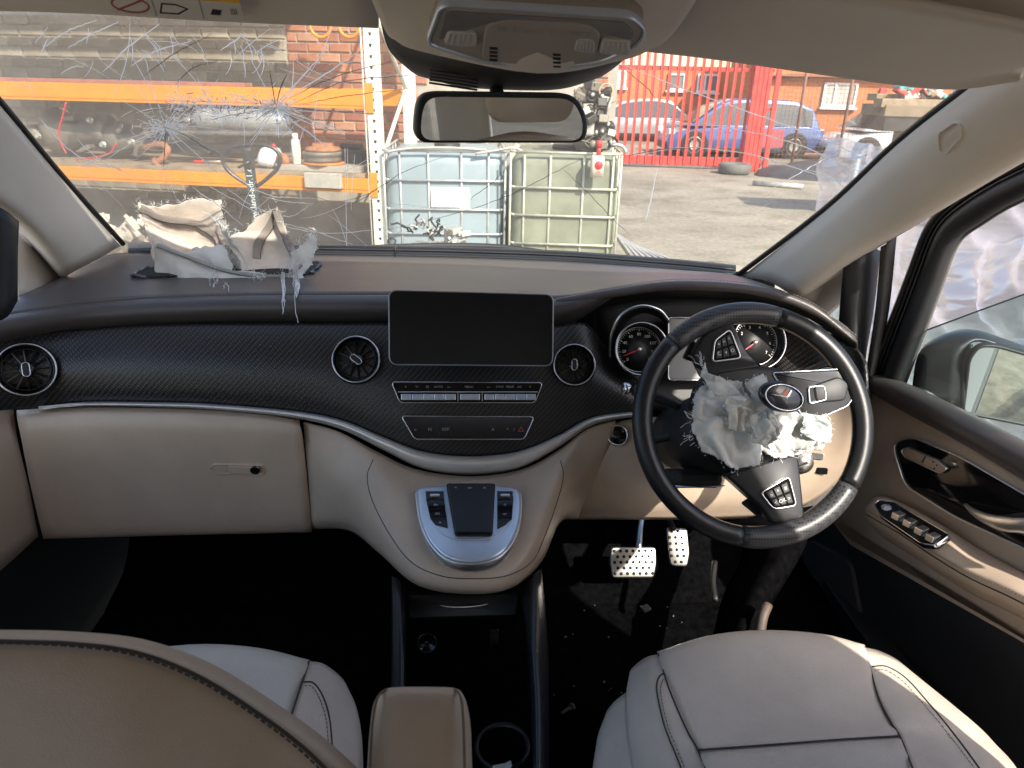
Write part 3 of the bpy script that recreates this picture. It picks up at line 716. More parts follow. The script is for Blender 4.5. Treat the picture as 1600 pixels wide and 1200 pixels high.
# ---------------- climate panel
lfr, ln = hit(fbv, 731, 612)
fr = Fr(lfr+V((0, -.0055, .002)), at(848, 612, lfr.y)-at(612, 612, lfr.y), (0, .42, 1))
def pxpoly(fr, l, c=0): return [fr.uv(a, b, c) for a, b in l]
poly = roundpoly(pxpoly(fr, [(625, 629), (836, 629), (848, 598), (612, 597)]), .008, 5)
cp = prism('climate_panel', fr, poly, -.02, .0015, blackg, dash, bev=.0006)
outline('panel_rim', fr, inset(poly, -.0012), .0022, -.006, .0032, chrome, cp)
def rects(fr, x0, x1, y0, y1, n, name, m, par, h, gap=1.0, bev=.0012):
    for k in range(n):
        a = x0+(x1-x0)*k/n; b = x0+(x1-x0)*(k+1)/n-gap
        q = pxpoly(fr, [(a, y1), (b, y1), (b, y0), (a, y0)])
        prism(name, fr, q, 0, h, m, par, bev=bev)
rects(fr, 627, 713, 615.5, 625, 5, 'button', silverp, cp, .0055)
rects(fr, 719, 751, 615.5, 625, 1, 'button', silverp, cp, .0055)
rects(fr, 757, 838, 615.5, 625, 5, 'button', silverp, cp, .0055)
for a in (715.5, 753.5):
    q = pxpoly(fr, [(a-1, 627), (a+1, 627), (a+1, 611), (a-1, 611)]); prism('divider', fr, q, 0, .003, chrome, cp)
q = pxpoly(fr, [(622, 613), (840, 613), (840, 611.6), (622, 611.6)]); prism('divider', fr, q, 0, .0022, silverp, cp)
def lab(fr, px, py, s, size, par, m=None, c=.0018):
    u, v = fr.uv(px, py); return text('lettering', fr.sub(u, v), s, size, m or greyprint, par, c)
for px, s in ((634, 'V'), (652, 'Y~'), (668, 'EE'), (685, 'AUTO'), (702, 'o--'), (733, 'MENU'), (764, 'o--'), (781, 'SYNC'), (797, 'REAR'), (812, 'AC'), (828, 'V')):
    lab(fr, px, 604.5, s, .0062, cp)
# ---------------- lower switch panel
l2, n2 = hit(fbv, 731, 668)
fr = Fr(l2+V((0, -.006, .002)), (1, 0, 0), (0, .38, 1))
poly = roundpoly(pxpoly(fr, [(648, 686), (819, 686), (835, 651), (627, 650)]), .009, 5)
lp = prism('switch_panel', fr, poly, -.02, .0015, blackg, dash, bev=.0006)
outline('panel_rim', fr, inset(poly, -.0012), .0022, -.006, .0034, chrome, lp)
for px, s in ((649, 'o'), (672, 'PS'), (696, 'OFF'), (770, 'A'), (793, '*'), (803, '/')):
    lab(fr, px, 671, s, .008, lp)
u, v = fr.uv(814, 671)
f2 = fr.sub(u, v)
outline('hazard_mark', f2, [(-.006, -.004), (.006, -.004), (0, .006)], .0012, .001, .0022, mat('red print', (.5, .05, .04), .5), lp)
for px in (686, 705): q = pxpoly(fr, [(px, 680), (px+1, 680), (px-2, 664), (px-3, 664)]); prism('divider', fr, q, 0, .0019, blackp, lp)
# ---------------- dials
dialface = mat('dial face', (.022, .022, .024), .5, var=(30, .2))
def dial(px, py, R, Y, nums, needle, sw):
    o = at(px, py, Y); n = V((.0, -.92, .39)); fr = Fr(o, (1, 0, 0), (0, .39, .92))
    d = lathe('dial', fr, [(0, -.006), (R*.95, -.006), (R, .004), (R*1.02, .022), (R*1.06, .022), (R*1.06, -.01)], blackp, dash, n=48)
    lathe('dial_face', fr, [(0, -.004), (R*.93, -.0045)], dialface, d, n=40)
    torus('dial_ring', fr.sub(0, 0, .022), R*1.04, .0022, chrome, d, n=56, m=8)
    torus('inner_ring', fr.sub(0, 0, -.003), R*.9, .0009, silver, d, n=48, m=6)
    g = []
    for k in range(41):
        a = radians(220-260*k/40); L = .12 if k % 5 == 0 else .06
        g.append(boxgeo(fr.sub(0, 0, -.003, a), R*(.86-L), R*.86, -.0005, .0005, -.0005, .0003))
    joined('tick_marks', g, white, d, smooth=False)
    for k, s in enumerate(nums):
        a = radians(220-260*k/(len(nums)-1))
        text('numeral', fr.sub(cos(a)*R*.62, sin(a)*R*.62), s, R*.17, white, d, -.0028)
    f2 = fr.sub(0, 0, .002, radians(needle))
    prism('needle', f2, [(-R*.12, -.0015), (R*.72, -.0005), (R*.72, .0005), (-R*.12, .0015)], 0, .0012, redm, d)
    lathe('needle_cap', fr, [(0, .006), (R*.09, .0055), (R*.1, .001)], silver, d, n=20)
    return d
dial(999, 546, .050, 1.318, ['0', '20', '40', '60', '80', '100', '120', '140', '160'], 202, 0)
dial(1180, 535, .052, 1.335, ['0', '1', '2', '3', '4', '5', '6', '7'], 215, 0)
fr = Fr(at(1085, 545, 1.345), (1, 0, 0), (0, .39, .92))
dp = prism('driver_display', fr, rrect(.105, .125, .006), -.01, 0, mat('driver display reflection', (.34, .34, .34), .25, var=(9, .1)), dash, bev=.002)  # pale grey painted in for a reflection on the display
outline('display_rim', fr, rrect(.112, .132, .008), .003, -.006, .003, chrome, dp)
# raised cowl over the left dial
tube('dial_cowl', P([(953, 560, 1.315), (955, 525, 1.315), (970, 493, 1.315), (1000, 478, 1.315), (1030, 484, 1.315), (1046, 502, 1.315)]), .0035, chrome, dash, n=8, sm=6)
loft('cowl_shell', [P([(953, 560, 1.316), (955, 525, 1.316), (970, 493, 1.316), (1000, 478, 1.316), (1030, 484, 1.316), (1046, 502, 1.316)]), P([(962, 560, 1.36), (964, 530, 1.36), (977, 505, 1.36), (1003, 490, 1.36), (1028, 496, 1.36), (1042, 510, 1.36)])], blackp, dash, solid=.003)
# right end of the fascia behind the wheel, with its vent
rrows = [P([(1225, 505, 1.35), (1275, 512, 1.32), (1330, 540, 1.25), (1350, 565, 1.2)]), P([(1212, 555, 1.325), (1275, 555, 1.295), (1332, 575, 1.23), (1352, 590, 1.18)]), P([(1205, 620, 1.31), (1270, 622, 1.28), (1330, 610, 1.22), (1352, 612, 1.17)])]
loft('fascia_end', rrows, carbon, dash, solid=.006)
rbv = bvh_of(loftgrid(rrows, 4, 4))
vent(1300, 605, .041, radians(80), rbv, .3)
# light switch and neighbours on the sunlit part of the knee panel
fr = sfr(knbv, 1252, 722, .0, .6)
kb = lathe('light_switch', fr, [(0, .016), (.014, .016), (.016, .013), (.018, .004), (.024, .003), (.025, -.004)], silver, dash, n=28)
box('switch_grip', fr.sub(0, 0, .016, .5), -.013, .013, -.003, .003, -.002, .006, chrome, kb)
for px, py in ((1272, 690), (1278, 712), (1284, 735)):
    prism('side_button', sfr(knbv, px, py, 0, .5), rrect(.022, .014, .003), -.003, .004, silver if py < 720 else blackg, dash, bev=.001)
prism('console_slot', sfr(knbv, 1258, 762, 0, .3), rrect(.03, .016, .003), -.003, .002, blackg, dash, bev=.001)
# ---------------- controller on the console
l, n = hit(cbv, 735, 812)
l2 = hit(cbv, 735, 860)[0]; l1 = hit(cbv, 735, 770)[0]
fr = Fr(l, hit(cbv, 800, 812)[0]-hit(cbv, 670, 812)[0], l1-l2)
fr = fr.sub(0, 0, .012)
po = pxcrom([(650, 770), (658, 764), (700, 760), (735, 759), (775, 760), (808, 766), (814, 780), (812, 815), (800, 848), (775, 872), (735, 880), (697, 872), (672, 848), (656, 812), (650, 770)], 3)[:-1]
pad = pxpoly(fr, po)
ctl = prism('touch_controller', fr, pad, -.03, .006, silverp, dash, bev=.006, steps=4, smooth=True)
outline('controller_rim', fr, inset(pad, -.002), .0035, -.03, -.001, silver, ctl)
step = pxpoly(fr, pxcrom([(667, 772), (735, 768), (800, 772), (800, 805), (790, 828), (765, 842), (735, 845), (705, 842), (682, 828), (669, 805), (667, 772)], 3)[:-1], .006)
prism('inner_tray', fr, step, 0, .0085, silverp, ctl, bev=.0015)
tp = pxpoly(fr, [(711, 832), (770, 832), (774, 755), (697, 755)], .02)
t_ = prism('touchpad', fr, roundpoly(tp, .006, 4), 0, .020, mat('touchpad', (.018, .019, .022), .38, bump=(500, .1)), ctl, bev=.003)
outline('touchpad_rim', fr, roundpoly(tp, .006, 4), .0014, .012, .0196, blackg, ctl)
for px, s in ((712, '<'), (734, '-o-'), (757, 'n')): u, v = fr.uv(px, 762, .02); text('lettering', fr.sub(u, v), s, .008, white, t_, .0203)
for bank in ([(665, 768, 693, 768), (666, 782, 694, 782), (669, 796, 696, 796), (672, 810, 698, 809), (680, 821, 700, 826)], [(777, 768, 801, 768), (777, 782, 802, 782), (777, 796, 801, 796), (777, 810, 800, 810), (777, 828, 790, 821)]):
    for k in range(4):
        a = bank[k]; b = bank[k+1]
        q = pxpoly(fr, [(b[0], b[1]-1), (b[2], b[3]-1), (a[2], a[3]), (a[0], a[1])], .009)
        bt = prism('button', fr, q, .004, .0105, blackg, ctl, bev=.0008)
        u, v = fr.uv((a[0]+a[2]+b[0]+b[2])/4, (a[1]+a[3]+b[1]+b[3])/4, .0105)
        if k == 0: prism('rocker', fr.sub(u, v), rrect(.018, .007, .002), .008, .0145, silver, bt, bev=.002)
        else: text('lettering', fr.sub(u, v), ('', 'Pm', 'S/C', 'A')[k] if bank[0][0] < 700 else ('', 'O', 'car', '')[k], .006, white, bt, .0108)
# ================================================================ steering wheel
sw = root('steering_wheel', at(1177, 660, 1.10), 'black leather steering wheel turned sideways with a burst airbag', 'steering wheel')
SW = Fr(at(1177, 661, 1.02), (1, 0, 0), (0, .50, .866))
RW = .1845
def ang(px, py):
    u, v = SW.uv(px, py); return math.atan2(v, u)
a1, a2 = ang(1217, 490), ang(1041, 529); b1, b2 = ang(1159, 828), ang(1322, 757)
if a2 < a1: a2 += 2*pi
if b2 < b1: b2 += 2*pi
def seg(name, s, e, r, m, thick=None):
    while e < s: e += 2*pi
    return torus(name, SW, RW, r, m, sw, n=max(12, int((e-s)*18)), m=16, a0=s, a1=e, rr=thick)
seg('rim', a2+.004, b1-.004, .0168, blackl); seg('rim', b2+.004, a1-.004, .0168, blackl)
fat = lambda t: .0168+.0022*sin(pi*t)**.5
seg('grip', a1+.004, a2-.004, .0180, perf, fat); seg('grip', b1+.004, b2-.004, .018, perf, fat)
def wp(l, c=0): return [SW.uv(a, b, c) for a, b in l]
satinb = mat('satin black spoke', (.02, .02, .022), .32, var=(20, .15))
hub = prism('hub', SW, roundpoly(wp([(1095, 592), (1130, 568), (1200, 570), (1262, 586), (1292, 640), (1258, 702), (1215, 762), (1160, 748), (1100, 702), (1082, 640)]), .02, 4), -.035, .004, blackp, sw, bev=.012, steps=3, smooth=True)
sp1 = prism('spoke', SW, roundpoly(wp([(1100, 590), (1082, 552), (1097, 524), (1140, 498), (1152, 520), (1165, 548), (1192, 574)]), .008, 3), -.02, .006, satinb, sw, bev=.005, smooth=True)
sp2 = prism('spoke', SW, roundpoly(wp([(1205, 582), (1318, 576), (1334, 590), (1338, 612), (1326, 634), (1262, 662)]), .008, 3), -.02, .006, satinb, sw, bev=.005, smooth=True)
prism('spoke_recess', SW, roundpoly(wp([(1270, 602), (1310, 588), (1326, 600), (1320, 626), (1275, 630)], .006), .008, 3), 0, .009, blackp, sp2, bev=.003, smooth=True)
outline('spoke_trim', SW, roundpoly(wp([(1262, 604), (1288, 602), (1292, 625), (1264, 632)], .008), .006, 3), .0018, .002, .0102, silverp, sp2)
outline('spoke_edge', SW, roundpoly(wp([(1205, 582), (1318, 576), (1334, 590), (1338, 612), (1326, 634), (1262, 662)], .006), .008, 3), .0011, .002, .0068, silverp, sp2)
sp3 = prism('spoke', SW, roundpoly(wp([(1130, 740), (1245, 705), (1252, 770), (1256, 812), (1205, 818), (1188, 792)]), .008, 3), -.02, .006, satinb, sw, bev=.005, smooth=True)
def podbtn(sp, l, cols, syms):
    poly = roundpoly(wp(l, .007), .008, 4)
    pd = prism('button_pod', SW, poly, 0, .0085, blackg, sp, bev=.001)
    outline('pod_rim', SW, inset(poly, -.0006), .0022, .002, .0105, silver, sp)
    q = wp(l, .0085)
    bl, br, tr, tl = [V(p) for p in q]
    nc, nr = cols
    for i in range(nc):
        for j in range(nr):
            def pt(a, b): return (bl.lerp(br, a)).lerp(tl.lerp(tr, a), b)
            m = .035; g0 = .1
            A = (i+m*2)/nc*(1-2*g0)+g0; B = (i+1-m*2)/nc*(1-2*g0)+g0; Cc = (j+m*2)/nr*(1-2*g0)+g0; Dd = (j+1-m*2)/nr*(1-2*g0)+g0
            prism('button', SW, [tuple(pt(A, Cc)), tuple(pt(B, Cc)), tuple(pt(B, Dd)), tuple(pt(A, Dd))], .006, .0125, blackp, sp, bev=.0012)
            c_ = pt((A+B)/2, (Cc+Dd)/2)
            text('lettering', SW.sub(c_.x, c_.y, 0, .35), syms[(i*nr+j) % len(syms)], .0085, white, sp, .0128)
podbtn(sp1, [(1112, 566), (1158, 560), (1140, 514), (1116, 532)], (3, 2), ['C', '+', 'v', '=', 'O', '*'])
podbtn(sp3, [(1208, 796), (1244, 790), (1232, 744), (1187, 770)], (3, 2), ['<', 'o', 'OK', '^', '>', '#'])
prism('paddle', SW, roundpoly(wp([(1066, 560), (1084, 566), (1094, 540), (1080, 530)], -.03), .005, 3), -.034, -.028, blackp, sw, bev=.002, smooth=True)
prism('paddle', SW, roundpoly(wp([(1158, 786), (1185, 808), (1200, 800), (1192, 782), (1170, 778)], -.03), .005, 3), -.034, -.028, blackp, sw, bev=.002, smooth=True)
# column shroud and stalks
cs = lathe('column_shroud', SW.sub(-.015, -.01, -.03), [(.055, 0), (.085, -.03), (.09, -.14), (.085, -.26)], blackp, sw, n=28, sx=1.0, sy=.85)
u, v = SW.uv(1062, 750, -.1)
box('shroud_base', SW.sub(u, v, 0), -.012, .075, -.014, .02, -.20, -.085, blackp, sw, bevel=.012)
tube('shroud_seam', [SW(u-.012, v-.010, -.086), SW(u+.03, v-.013, -.084), SW(u+.075, v-.010, -.086)], .0012, silverp, sw, n=5)
def stalk(pts, r):
    p = P(pts); s = tube('stalk', p, r, blackp, sw, n=10, sm=5, taper=lambda t: .85+.35*t)
    return s
st = stalk([(1062, 636, 1.12), (1030, 622, 1.13), (990, 609, 1.14)], .009)
fr = Fr(at(982, 607, 1.142), (0, .5, .86), (0, -.86, .5))
lathe('stalk_end', Fr(at(981, 607, 1.142), V((0, .4, .9)), V((.3, -.9, .4))), [(0, .004), (.008, .004), (.0105, 0), (.0105, -.008), (.006, -.010)], chrome, st, n=20)
stalk([(1062, 676, 1.13), (1040, 684, 1.135), (1012, 690, 1.14)], .007)
# torn-off badge
u, v = SW.uv(1224, 620, .085)
BF = Fr(SW(u, v, .085), V((1, 0, -.25)), (0.22, .42, .9))
bd = lathe('badge', BF, [(0, .003), (.030, .002), (.037, -.001), (.039, -.006), (.036, -.010)], mat('navy badge plastic', (.012, .016, .028), .25, coat=.5), sw, n=40, sx=1.0, sy=.62)
torus('badge_ring', BF.sub(0, -.001, .003), .031, .0013, chrome, bd, n=48, m=8, sx=1.0, sy=.62)
prism('badge_chip', BF, [(-.006, .003), (.002, .014), (.004, .003)], .003, .0042, mat('orange chip', (.75, .22, .08), .5), bd)
prism('badge_chip', BF, [(-.024, -.001), (.006, .0025), (.005, -.003), (.001, -.0005)], .003, .0042, white, bd)
prism('badge_chip', BF, [(.004, .002), (.008, .012), (.0095, .011), (.006, .001)], .003, .0042, chrome, bd)

# ================================================================ torn cloth helpers
def inpoly(x, y, pl):
    c = False; L = len(pl)
    for i in range(L):
        a = pl[i]; b = pl[i-1]
        if (a.y > y) != (b.y > y) and x < (b.x-a.x)*(y-a.y)/(b.y-a.y)+a.x: c = not c
    return c
def crumple(name, fr, perim, c0, dome, amp, freq, m, parent, seed=0, rag=.004, step=None, th=.0012):
    """a crushed flap of cloth: a fine weave of quads cut to a ragged outline and folded by ridged noise"""
    pl = [V((a, b)) for a, b in [fr.uv(x, y, c0) for x, y in perim]]
    x0, x1 = min(p.x for p in pl), max(p.x for p in pl); y0, y1 = min(p.y for p in pl), max(p.y for p in pl)
    step = step or max(x1-x0, y1-y0)/60; cx, cy = (x0+x1)/2, (y0+y1)/2; rad = max(x1-x0, y1-y0)/2
    off = V((seed*3.7, seed*1.3, 0)); idx = {}; vs = []; fs = []; cells = set()
    def vert(i, j):
        if (i, j) in idx: return idx[(i, j)]
        x = x0+i*step; y = y0+j*step; p3 = V((x*freq, y*freq, 0))+off
        wv = p3+V((noise.noise(p3*.6+V((1, 7, 2))), noise.noise(p3*.6+V((4, 4, 9))), 0))*.9
        w1 = 1-2*abs(noise.noise(wv*.55+V((5, 5, 5)))); w2 = 1-2*abs(noise.noise(wv*1.2+V((2, 9, 1)))); w3 = fbm(p3*.8+V((9, 1, 4)), 3); w4 = 1-2*abs(noise.noise(wv*2.7+V((3, 3, 8))))
        t = ((x-cx)**2+(y-cy)**2)/rad**2
        c = c0+dome*(1-min(t, 1.2))+amp*(w1*1.3-w2*.75+w3*.4+w4*.18)
        dx = noise.noise(p3+V((3, 8, 1)))*amp*.8; dy = noise.noise(p3+V((7, 2, 6)))*amp*.8
        idx[(i, j)] = len(vs); vs.append(fr(x+dx, y+dy, c)); return idx[(i, j)]
    for i in range(int((x1-x0)/step)+1):
        for j in range(int((y1-y0)/step)+1):
            x = x0+(i+.5)*step; y = y0+(j+.5)*step; p3 = V((x, y, seed))*160
            if inpoly(x+noise.noise(p3)*rag, y+noise.noise(p3+V((5, 5, 5)))*rag, pl): cells.add((i, j))
    edge = []
    for i, j in cells:
        q = (vert(i, j), vert(i+1, j), vert(i+1, j+1), vert(i, j+1)); fs.append(q)
        if any(n not in cells for n in ((i+1, j), (i-1, j), (i, j+1), (i, j-1))): edge.append(vs[q[0]])
    o = build(name, vs, fs, m, parent, solid=th)
    return o, edge
def fringe(name, pts, parent, n, L, seed, out, m=None, r=.00032):
    rr = random.Random(seed); g = []
    for k in range(n):
        p = V(rr.choice(pts))+V((rr.gauss(0, .002), rr.gauss(0, .002), rr.gauss(0, .002)))
        d = out(p)+V((rr.gauss(0, .45), rr.gauss(0, .45), rr.gauss(0, .45))); d.normalize()
        ln = L*rr.uniform(.3, 1.2); q = [p]
        for i in range(4):
            d = (d+V((rr.gauss(0, .35), rr.gauss(0, .35), rr.gauss(0, .35)))).normalized(); q.append(q[-1]+d*ln/4)
        g.append(tubegeo(q, r, 3, cap=False))
    o = joined(name, g, m or threadm, parent, smooth=False); o['kind'] = 'stuff'
    return o
# ---------------- burst driver's airbag
ab = root('driver_airbag', SW(0, 0, .02), 'shredded grey-white airbag cloth crumpled over the steering wheel hub', 'airbag')
greencl = mat('airbag cloth greenish', (.50, .545, .53), .85, var=(20, .1), bump=(1500, .3), bumpd=.0008)
flaps = [([(1092, 608), (1112, 590), (1160, 598), (1172, 640), (1150, 676), (1112, 664), (1080, 652)], .022, .012, .009, 30, clothw, 1),
         ([(1165, 596), (1188, 584), (1196, 600), (1206, 632), (1196, 655), (1170, 640)], .034, .012, .008, 34, clothw, 2),
         ([(1078, 668), (1092, 645), (1150, 660), (1190, 690), (1185, 728), (1150, 735), (1092, 706)], .026, .014, .007, 24, clothw, 3),
         ([(1200, 652), (1245, 648), (1292, 658), (1294, 690), (1250, 702), (1205, 704), (1186, 680)], .026, .012, .009, 30, clothw, 4),
         ([(1128, 622), (1168, 618), (1190, 645), (1176, 680), (1138, 668)], .050, .012, .011, 40, clothm, 5),
         ([(1172, 640), (1204, 640), (1216, 668), (1200, 700), (1172, 690)], .052, .010, .012, 44, clothw, 9),
         ([(1185, 695), (1225, 676), (1288, 684), (1282, 700), (1235, 715), (1195, 714)], .016, .008, .008, 40, clothm, 6),
         ([(1098, 566), (1104, 582), (1136, 600), (1160, 622), (1132, 628), (1106, 612), (1093, 585)], .030, .006, .007, 40, clothw, 7),
         ([(1255, 646), (1290, 650), (1297, 672), (1275, 690), (1250, 676)], .040, .006, .007, 46, greencl, 8)]
edges = []
for per, c0, dm, am, fq, m_, sd in flaps:
    o, e = crumple('cloth_flap', SW, per, c0, dm, am, fq, m_, ab, sd, rag=.0022)
    edges += e
cen = SW(0, 0, .03)
fringe('frayed_edge', edges, ab, 330, .009, 5, lambda p: (p-cen).normalized()+SW.z*.3)
fringe('frayed_edge', [SW(*SW.uv(a, b, .04), .04) for a, b in ((1096, 568), (1099, 575), (1104, 582), (1085, 690), (1080, 680), (1083, 655), (1215, 640), (1222, 628))], ab, 34, .024, 6, lambda p: (p-cen).normalized()+SW.z*.3)

# ================================================================ passenger airbag standing out of the dash
pa = root('passenger_airbag', at(350, 425, 1.55), 'torn beige airbag cloth standing out of the dashboard top', 'airbag')
def clothloft(name, rows, m, parent, amp=.006, freq=14, seed=0, rag=.003, nu=7, nv=7, th=.0012):
    g = loftgrid([P(r) for r in rows], nu, nv)
    rr = random.Random(seed); R_ = len(g); C_ = len(g[0]); off = V((seed*2.3, 0, seed))
    for i in range(R_):
        for j in range(C_):
            p = g[i][j]; q = p*freq+off
            d = V((noise.noise(q), fbm(q*1.0+V((4, 4, 4)), 3)*1.6+(1-2*abs(noise.noise(q*.8)))*.6, noise.noise(q+V((8, 0, 3)))*.6))*amp
            e = min(i, R_-1-i, j, C_-1-j)
            if e == 0: d += V((rr.gauss(0, rag), 0, rr.gauss(0, rag)))
            g[i][j] = p+d
    o = build(name, [p for r in g for p in r], gridfaces(R_, C_), m, parent, solid=th, subs=1)
    return o, g
f1, g1 = clothloft('cloth_flap', [[(213, 316, 1.57), (256, 322, 1.60), (303, 312, 1.62), (346, 312, 1.62)], [(222, 345, 1.57), (262, 352, 1.62), (310, 350, 1.64), (352, 346, 1.62)],
                                  [(232, 378, 1.56), (275, 385, 1.61), (315, 390, 1.64), (358, 385, 1.62)], [(245, 432, 1.54), (285, 430, 1.57), (325, 428, 1.60), (362, 425, 1.60)]], clothi, pa, .0035, 10, 1)
f2, g2 = clothloft('cloth_flap', [[(344, 374, 1.60), (378, 360, 1.60), (412, 334, 1.60), (435, 323, 1.59)], [(356, 385, 1.58), (390, 375, 1.60), (425, 362, 1.61), (446, 360, 1.59)],
                                  [(368, 402, 1.56), (402, 398, 1.59), (432, 395, 1.60), (456, 395, 1.58)], [(380, 432, 1.54), (408, 430, 1.55), (438, 430, 1.56), (468, 425, 1.56)]], clothi, pa, .0035, 10, 2)
f3, g3 = clothloft('cloth_flap', [[(236, 378, 1.535), (262, 384, 1.53), (300, 400, 1.525), (340, 417, 1.52), (385, 424, 1.52), (430, 432, 1.52), (462, 420, 1.525), (474, 408, 1.53)],
                                  [(240, 405, 1.525), (268, 410, 1.515), (302, 420, 1.512), (340, 430, 1.508), (385, 434, 1.51), (430, 437, 1.51), (460, 430, 1.515), (474, 420, 1.525)],
                                  [(248, 450, 1.50), (275, 450, 1.49), (305, 450, 1.488), (340, 450, 1.486), (385, 449, 1.486), (430, 447, 1.488), (460, 444, 1.495), (476, 438, 1.505)]], clothm, pa, .006, 16, 3)
f4, g4 = clothloft('cloth_flap', [[(336, 345, 1.60), (352, 370, 1.59), (366, 398, 1.58), (372, 424, 1.56)], [(346, 350, 1.585), (362, 375, 1.575), (380, 402, 1.565), (386, 424, 1.55)]], clothw, pa, .004, 20, 4)
f5, g5 = clothloft('cloth_flap', [[(448, 392, 1.57), (462, 390, 1.56), (478, 374, 1.57), (491, 358, 1.58)], [(456, 412, 1.55), (468, 408, 1.55), (482, 396, 1.56), (492, 380, 1.57)], [(462, 434, 1.53), (474, 428, 1.53), (486, 415, 1.54), (488, 402, 1.55)]], clothm, pa, .005, 18, 5)
f6, g6 = clothloft('cloth_flap', [[(286, 392, 1.58), (320, 386, 1.585), (352, 382, 1.59)], [(292, 408, 1.56), (325, 402, 1.56), (356, 398, 1.565)], [(300, 432, 1.54), (330, 428, 1.54), (362, 424, 1.54)]], clothw, pa, .006, 16, 6)
f7, g7 = clothloft('cloth_flap', [[(238, 402, 1.55), (246, 420, 1.55), (252, 444, 1.55)], [(250, 415, 1.53), (258, 432, 1.52), (262, 446, 1.51)]], clothw, pa, .002, 16, 7)
def ride(g, uvs, lift=.004):
    R_ = len(g)-1; C_ = len(g[0])-1; out = []
    for a, b in uvs:
        i = min(R_-1, int(b*R_)); j = min(C_-1, int(a*C_)); t = b*R_-i; s = a*C_-j
        p = (g[i][j].lerp(g[i][j+1], s)).lerp(g[i+1][j].lerp(g[i+1][j+1], s), t)
        out.append(p+(CAM-p).normalized()*lift)
    return out
def tape(name, g, uvs, w, m, par):
    q = crom(ride(g, uvs), 6); vs = []
    for i, p in enumerate(q):
        t = (q[min(i+1, len(q)-1)]-q[max(i-1, 0)]).normalized(); n = (CAM-p).normalized(); s = t.cross(n)
        ww = w*(1+.15*noise.noise(p*60)); vs += [p-s*ww, p+n*.0012, p+s*ww]
    o = build(name, vs, gridfaces(len(q), 3), m, par)
    st_ = [vs[i*3+2]+(CAM-vs[i*3+2]).normalized()*.001 for i in range(len(q))]
    tube('stitch_line', st_, .0007, darkthread, o, n=4)
    return o
tape('seam_tape', g1, [(.02, .08), (.3, .2), (.62, .3), (.85, .48), (.93, .72)], .0095, seamm, f1)
tape('seam_tape', g2, [(.30, .72), (.42, .45), (.68, .22), (.92, .02)], .009, seamm, f2)
tape('seam_tape', g2, [(.93, .02), (.93, .25), (.98, .52), (.99, .75)], .008, seamm, f2)
tape('seam_tape', g3, [(.03, .1), (.25, .12), (.5, .12), (.75, .1), (.97, .1)], .004, mat('pale seam tape', (.33, .33, .31), .9, var=(30, .1)), f3)
upz = lambda p: V((0, -.2, .8))
fringe('frayed_edge', g1[0]+[r[0] for r in g1[:14]]+[r[-1] for r in g1[:16]], pa, 150, .011, 11, upz)
fringe('frayed_edge', g2[0]+[r[-1] for r in g2[:12]], pa, 90, .012, 12, upz)
fringe('frayed_edge', g3[0]+g4[0]+g4[-1], pa, 110, .008, 13, upz)
fringe('frayed_edge', g5[0]+[r[-1] for r in g5], pa, 80, .014, 14, upz)
fringe('frayed_edge', [p for g in (g4,) for p in g[0]]+[at(a, b, 1.58) for a, b in ((330, 338), (338, 345), (345, 350), (352, 358))], pa, 150, .022, 15, lambda p: V((.5, -.3, .2)), r=.0004)
fringe('frayed_edge', [at(a, b, 1.5) for a, b in ((395, 425), (400, 430), (410, 428), (440, 412), (452, 408), (455, 412), (335, 430))], pa, 90, .03, 16, lambda p: V((.1, -.4, -.2)))
rr = random.Random(4); g = []
for px, py, py2, n in ((443, 425, 492, 9), (462, 410, 468, 14), (338, 425, 450, 5), (352, 440, 458, 2), (462, 440, 505, 1)):
    for k in range(n):
        q = []; x = px+rr.uniform(-3, 3); e = rr.uniform(.6, 1)
        for i in range(9):
            t = i/8*e; yy = py+(py2-py)*t; x += rr.gauss(0, 1.1)
            Yv = 1.48 if yy < 440 else 1.48-(yy-440)*.006 if yy < 463 else 1.342-(yy-463)*.0012
            q.append(at(x, yy, max(Yv, 1.30)))
        g.append(tubegeo(q, .0008, 3, cap=False))
tag(joined('hanging_thread', g, threadm, pa, smooth=False), kind='stuff')
# the burst opening: dark well and ragged leather lips
well = mat('dark airbag well', (.012, .012, .012), .8, var=(40, .3))
q = [at(a, b, Y) for a, b, Y in [(206, 437, 1.485), (222, 425, 1.525), (245, 418, 1.56), (300, 414, 1.58), (400, 408, 1.60), (470, 398, 1.62), (494, 388, 1.65), (499, 393, 1.635), (492, 408, 1.58), (484, 424, 1.54), (468, 432, 1.52), (400, 436, 1.515), (300, 438, 1.51), (238, 442, 1.485)]]
top = []
for p in q:
    l, n, i, d = topbv.ray_cast(V((p.x, p.y, 1.6)), V((0, 0, -1)))
    top.append((l if l else V((p.x, p.y, 1.235)))+V((0, 0, .0035)))
cc = sum(top, V((0, 0, 0)))/len(top)
vs = top+[cc]; L = len(top)
build('burst_opening', vs, [(i, (i+1) % L, L) for i in range(L)], well, dash, smooth=False, solid=.003)
lipq = crom(top+[top[0]], 5); lipq = [p+V((.006*noise.noise(p*55), .006*noise.noise(p*55+V((4, 4, 4))), .001+.005*noise.noise(p*48))) for p in lipq]
NL = len(lipq)
for s0, s1 in ((0, int(NL*.14)), (int(NL*.40), int(NL*.66)), (int(NL*.93), NL)):
  tube('torn_lip', lipq[s0:s1], .0028, MATS.get('torn foam edge') or mat('torn foam edge', (.05, .055, .065), .9, var=(90, .5, (.25, .28, .32))), dash, n=6, taper=lambda t: 1+.9*noise.noise(V((t*60, 0, 0))))
fringe('torn_foam', lipq, dash, 60, .007, 21, upz, mat('torn foam shred', (.3, .34, .38), .9))

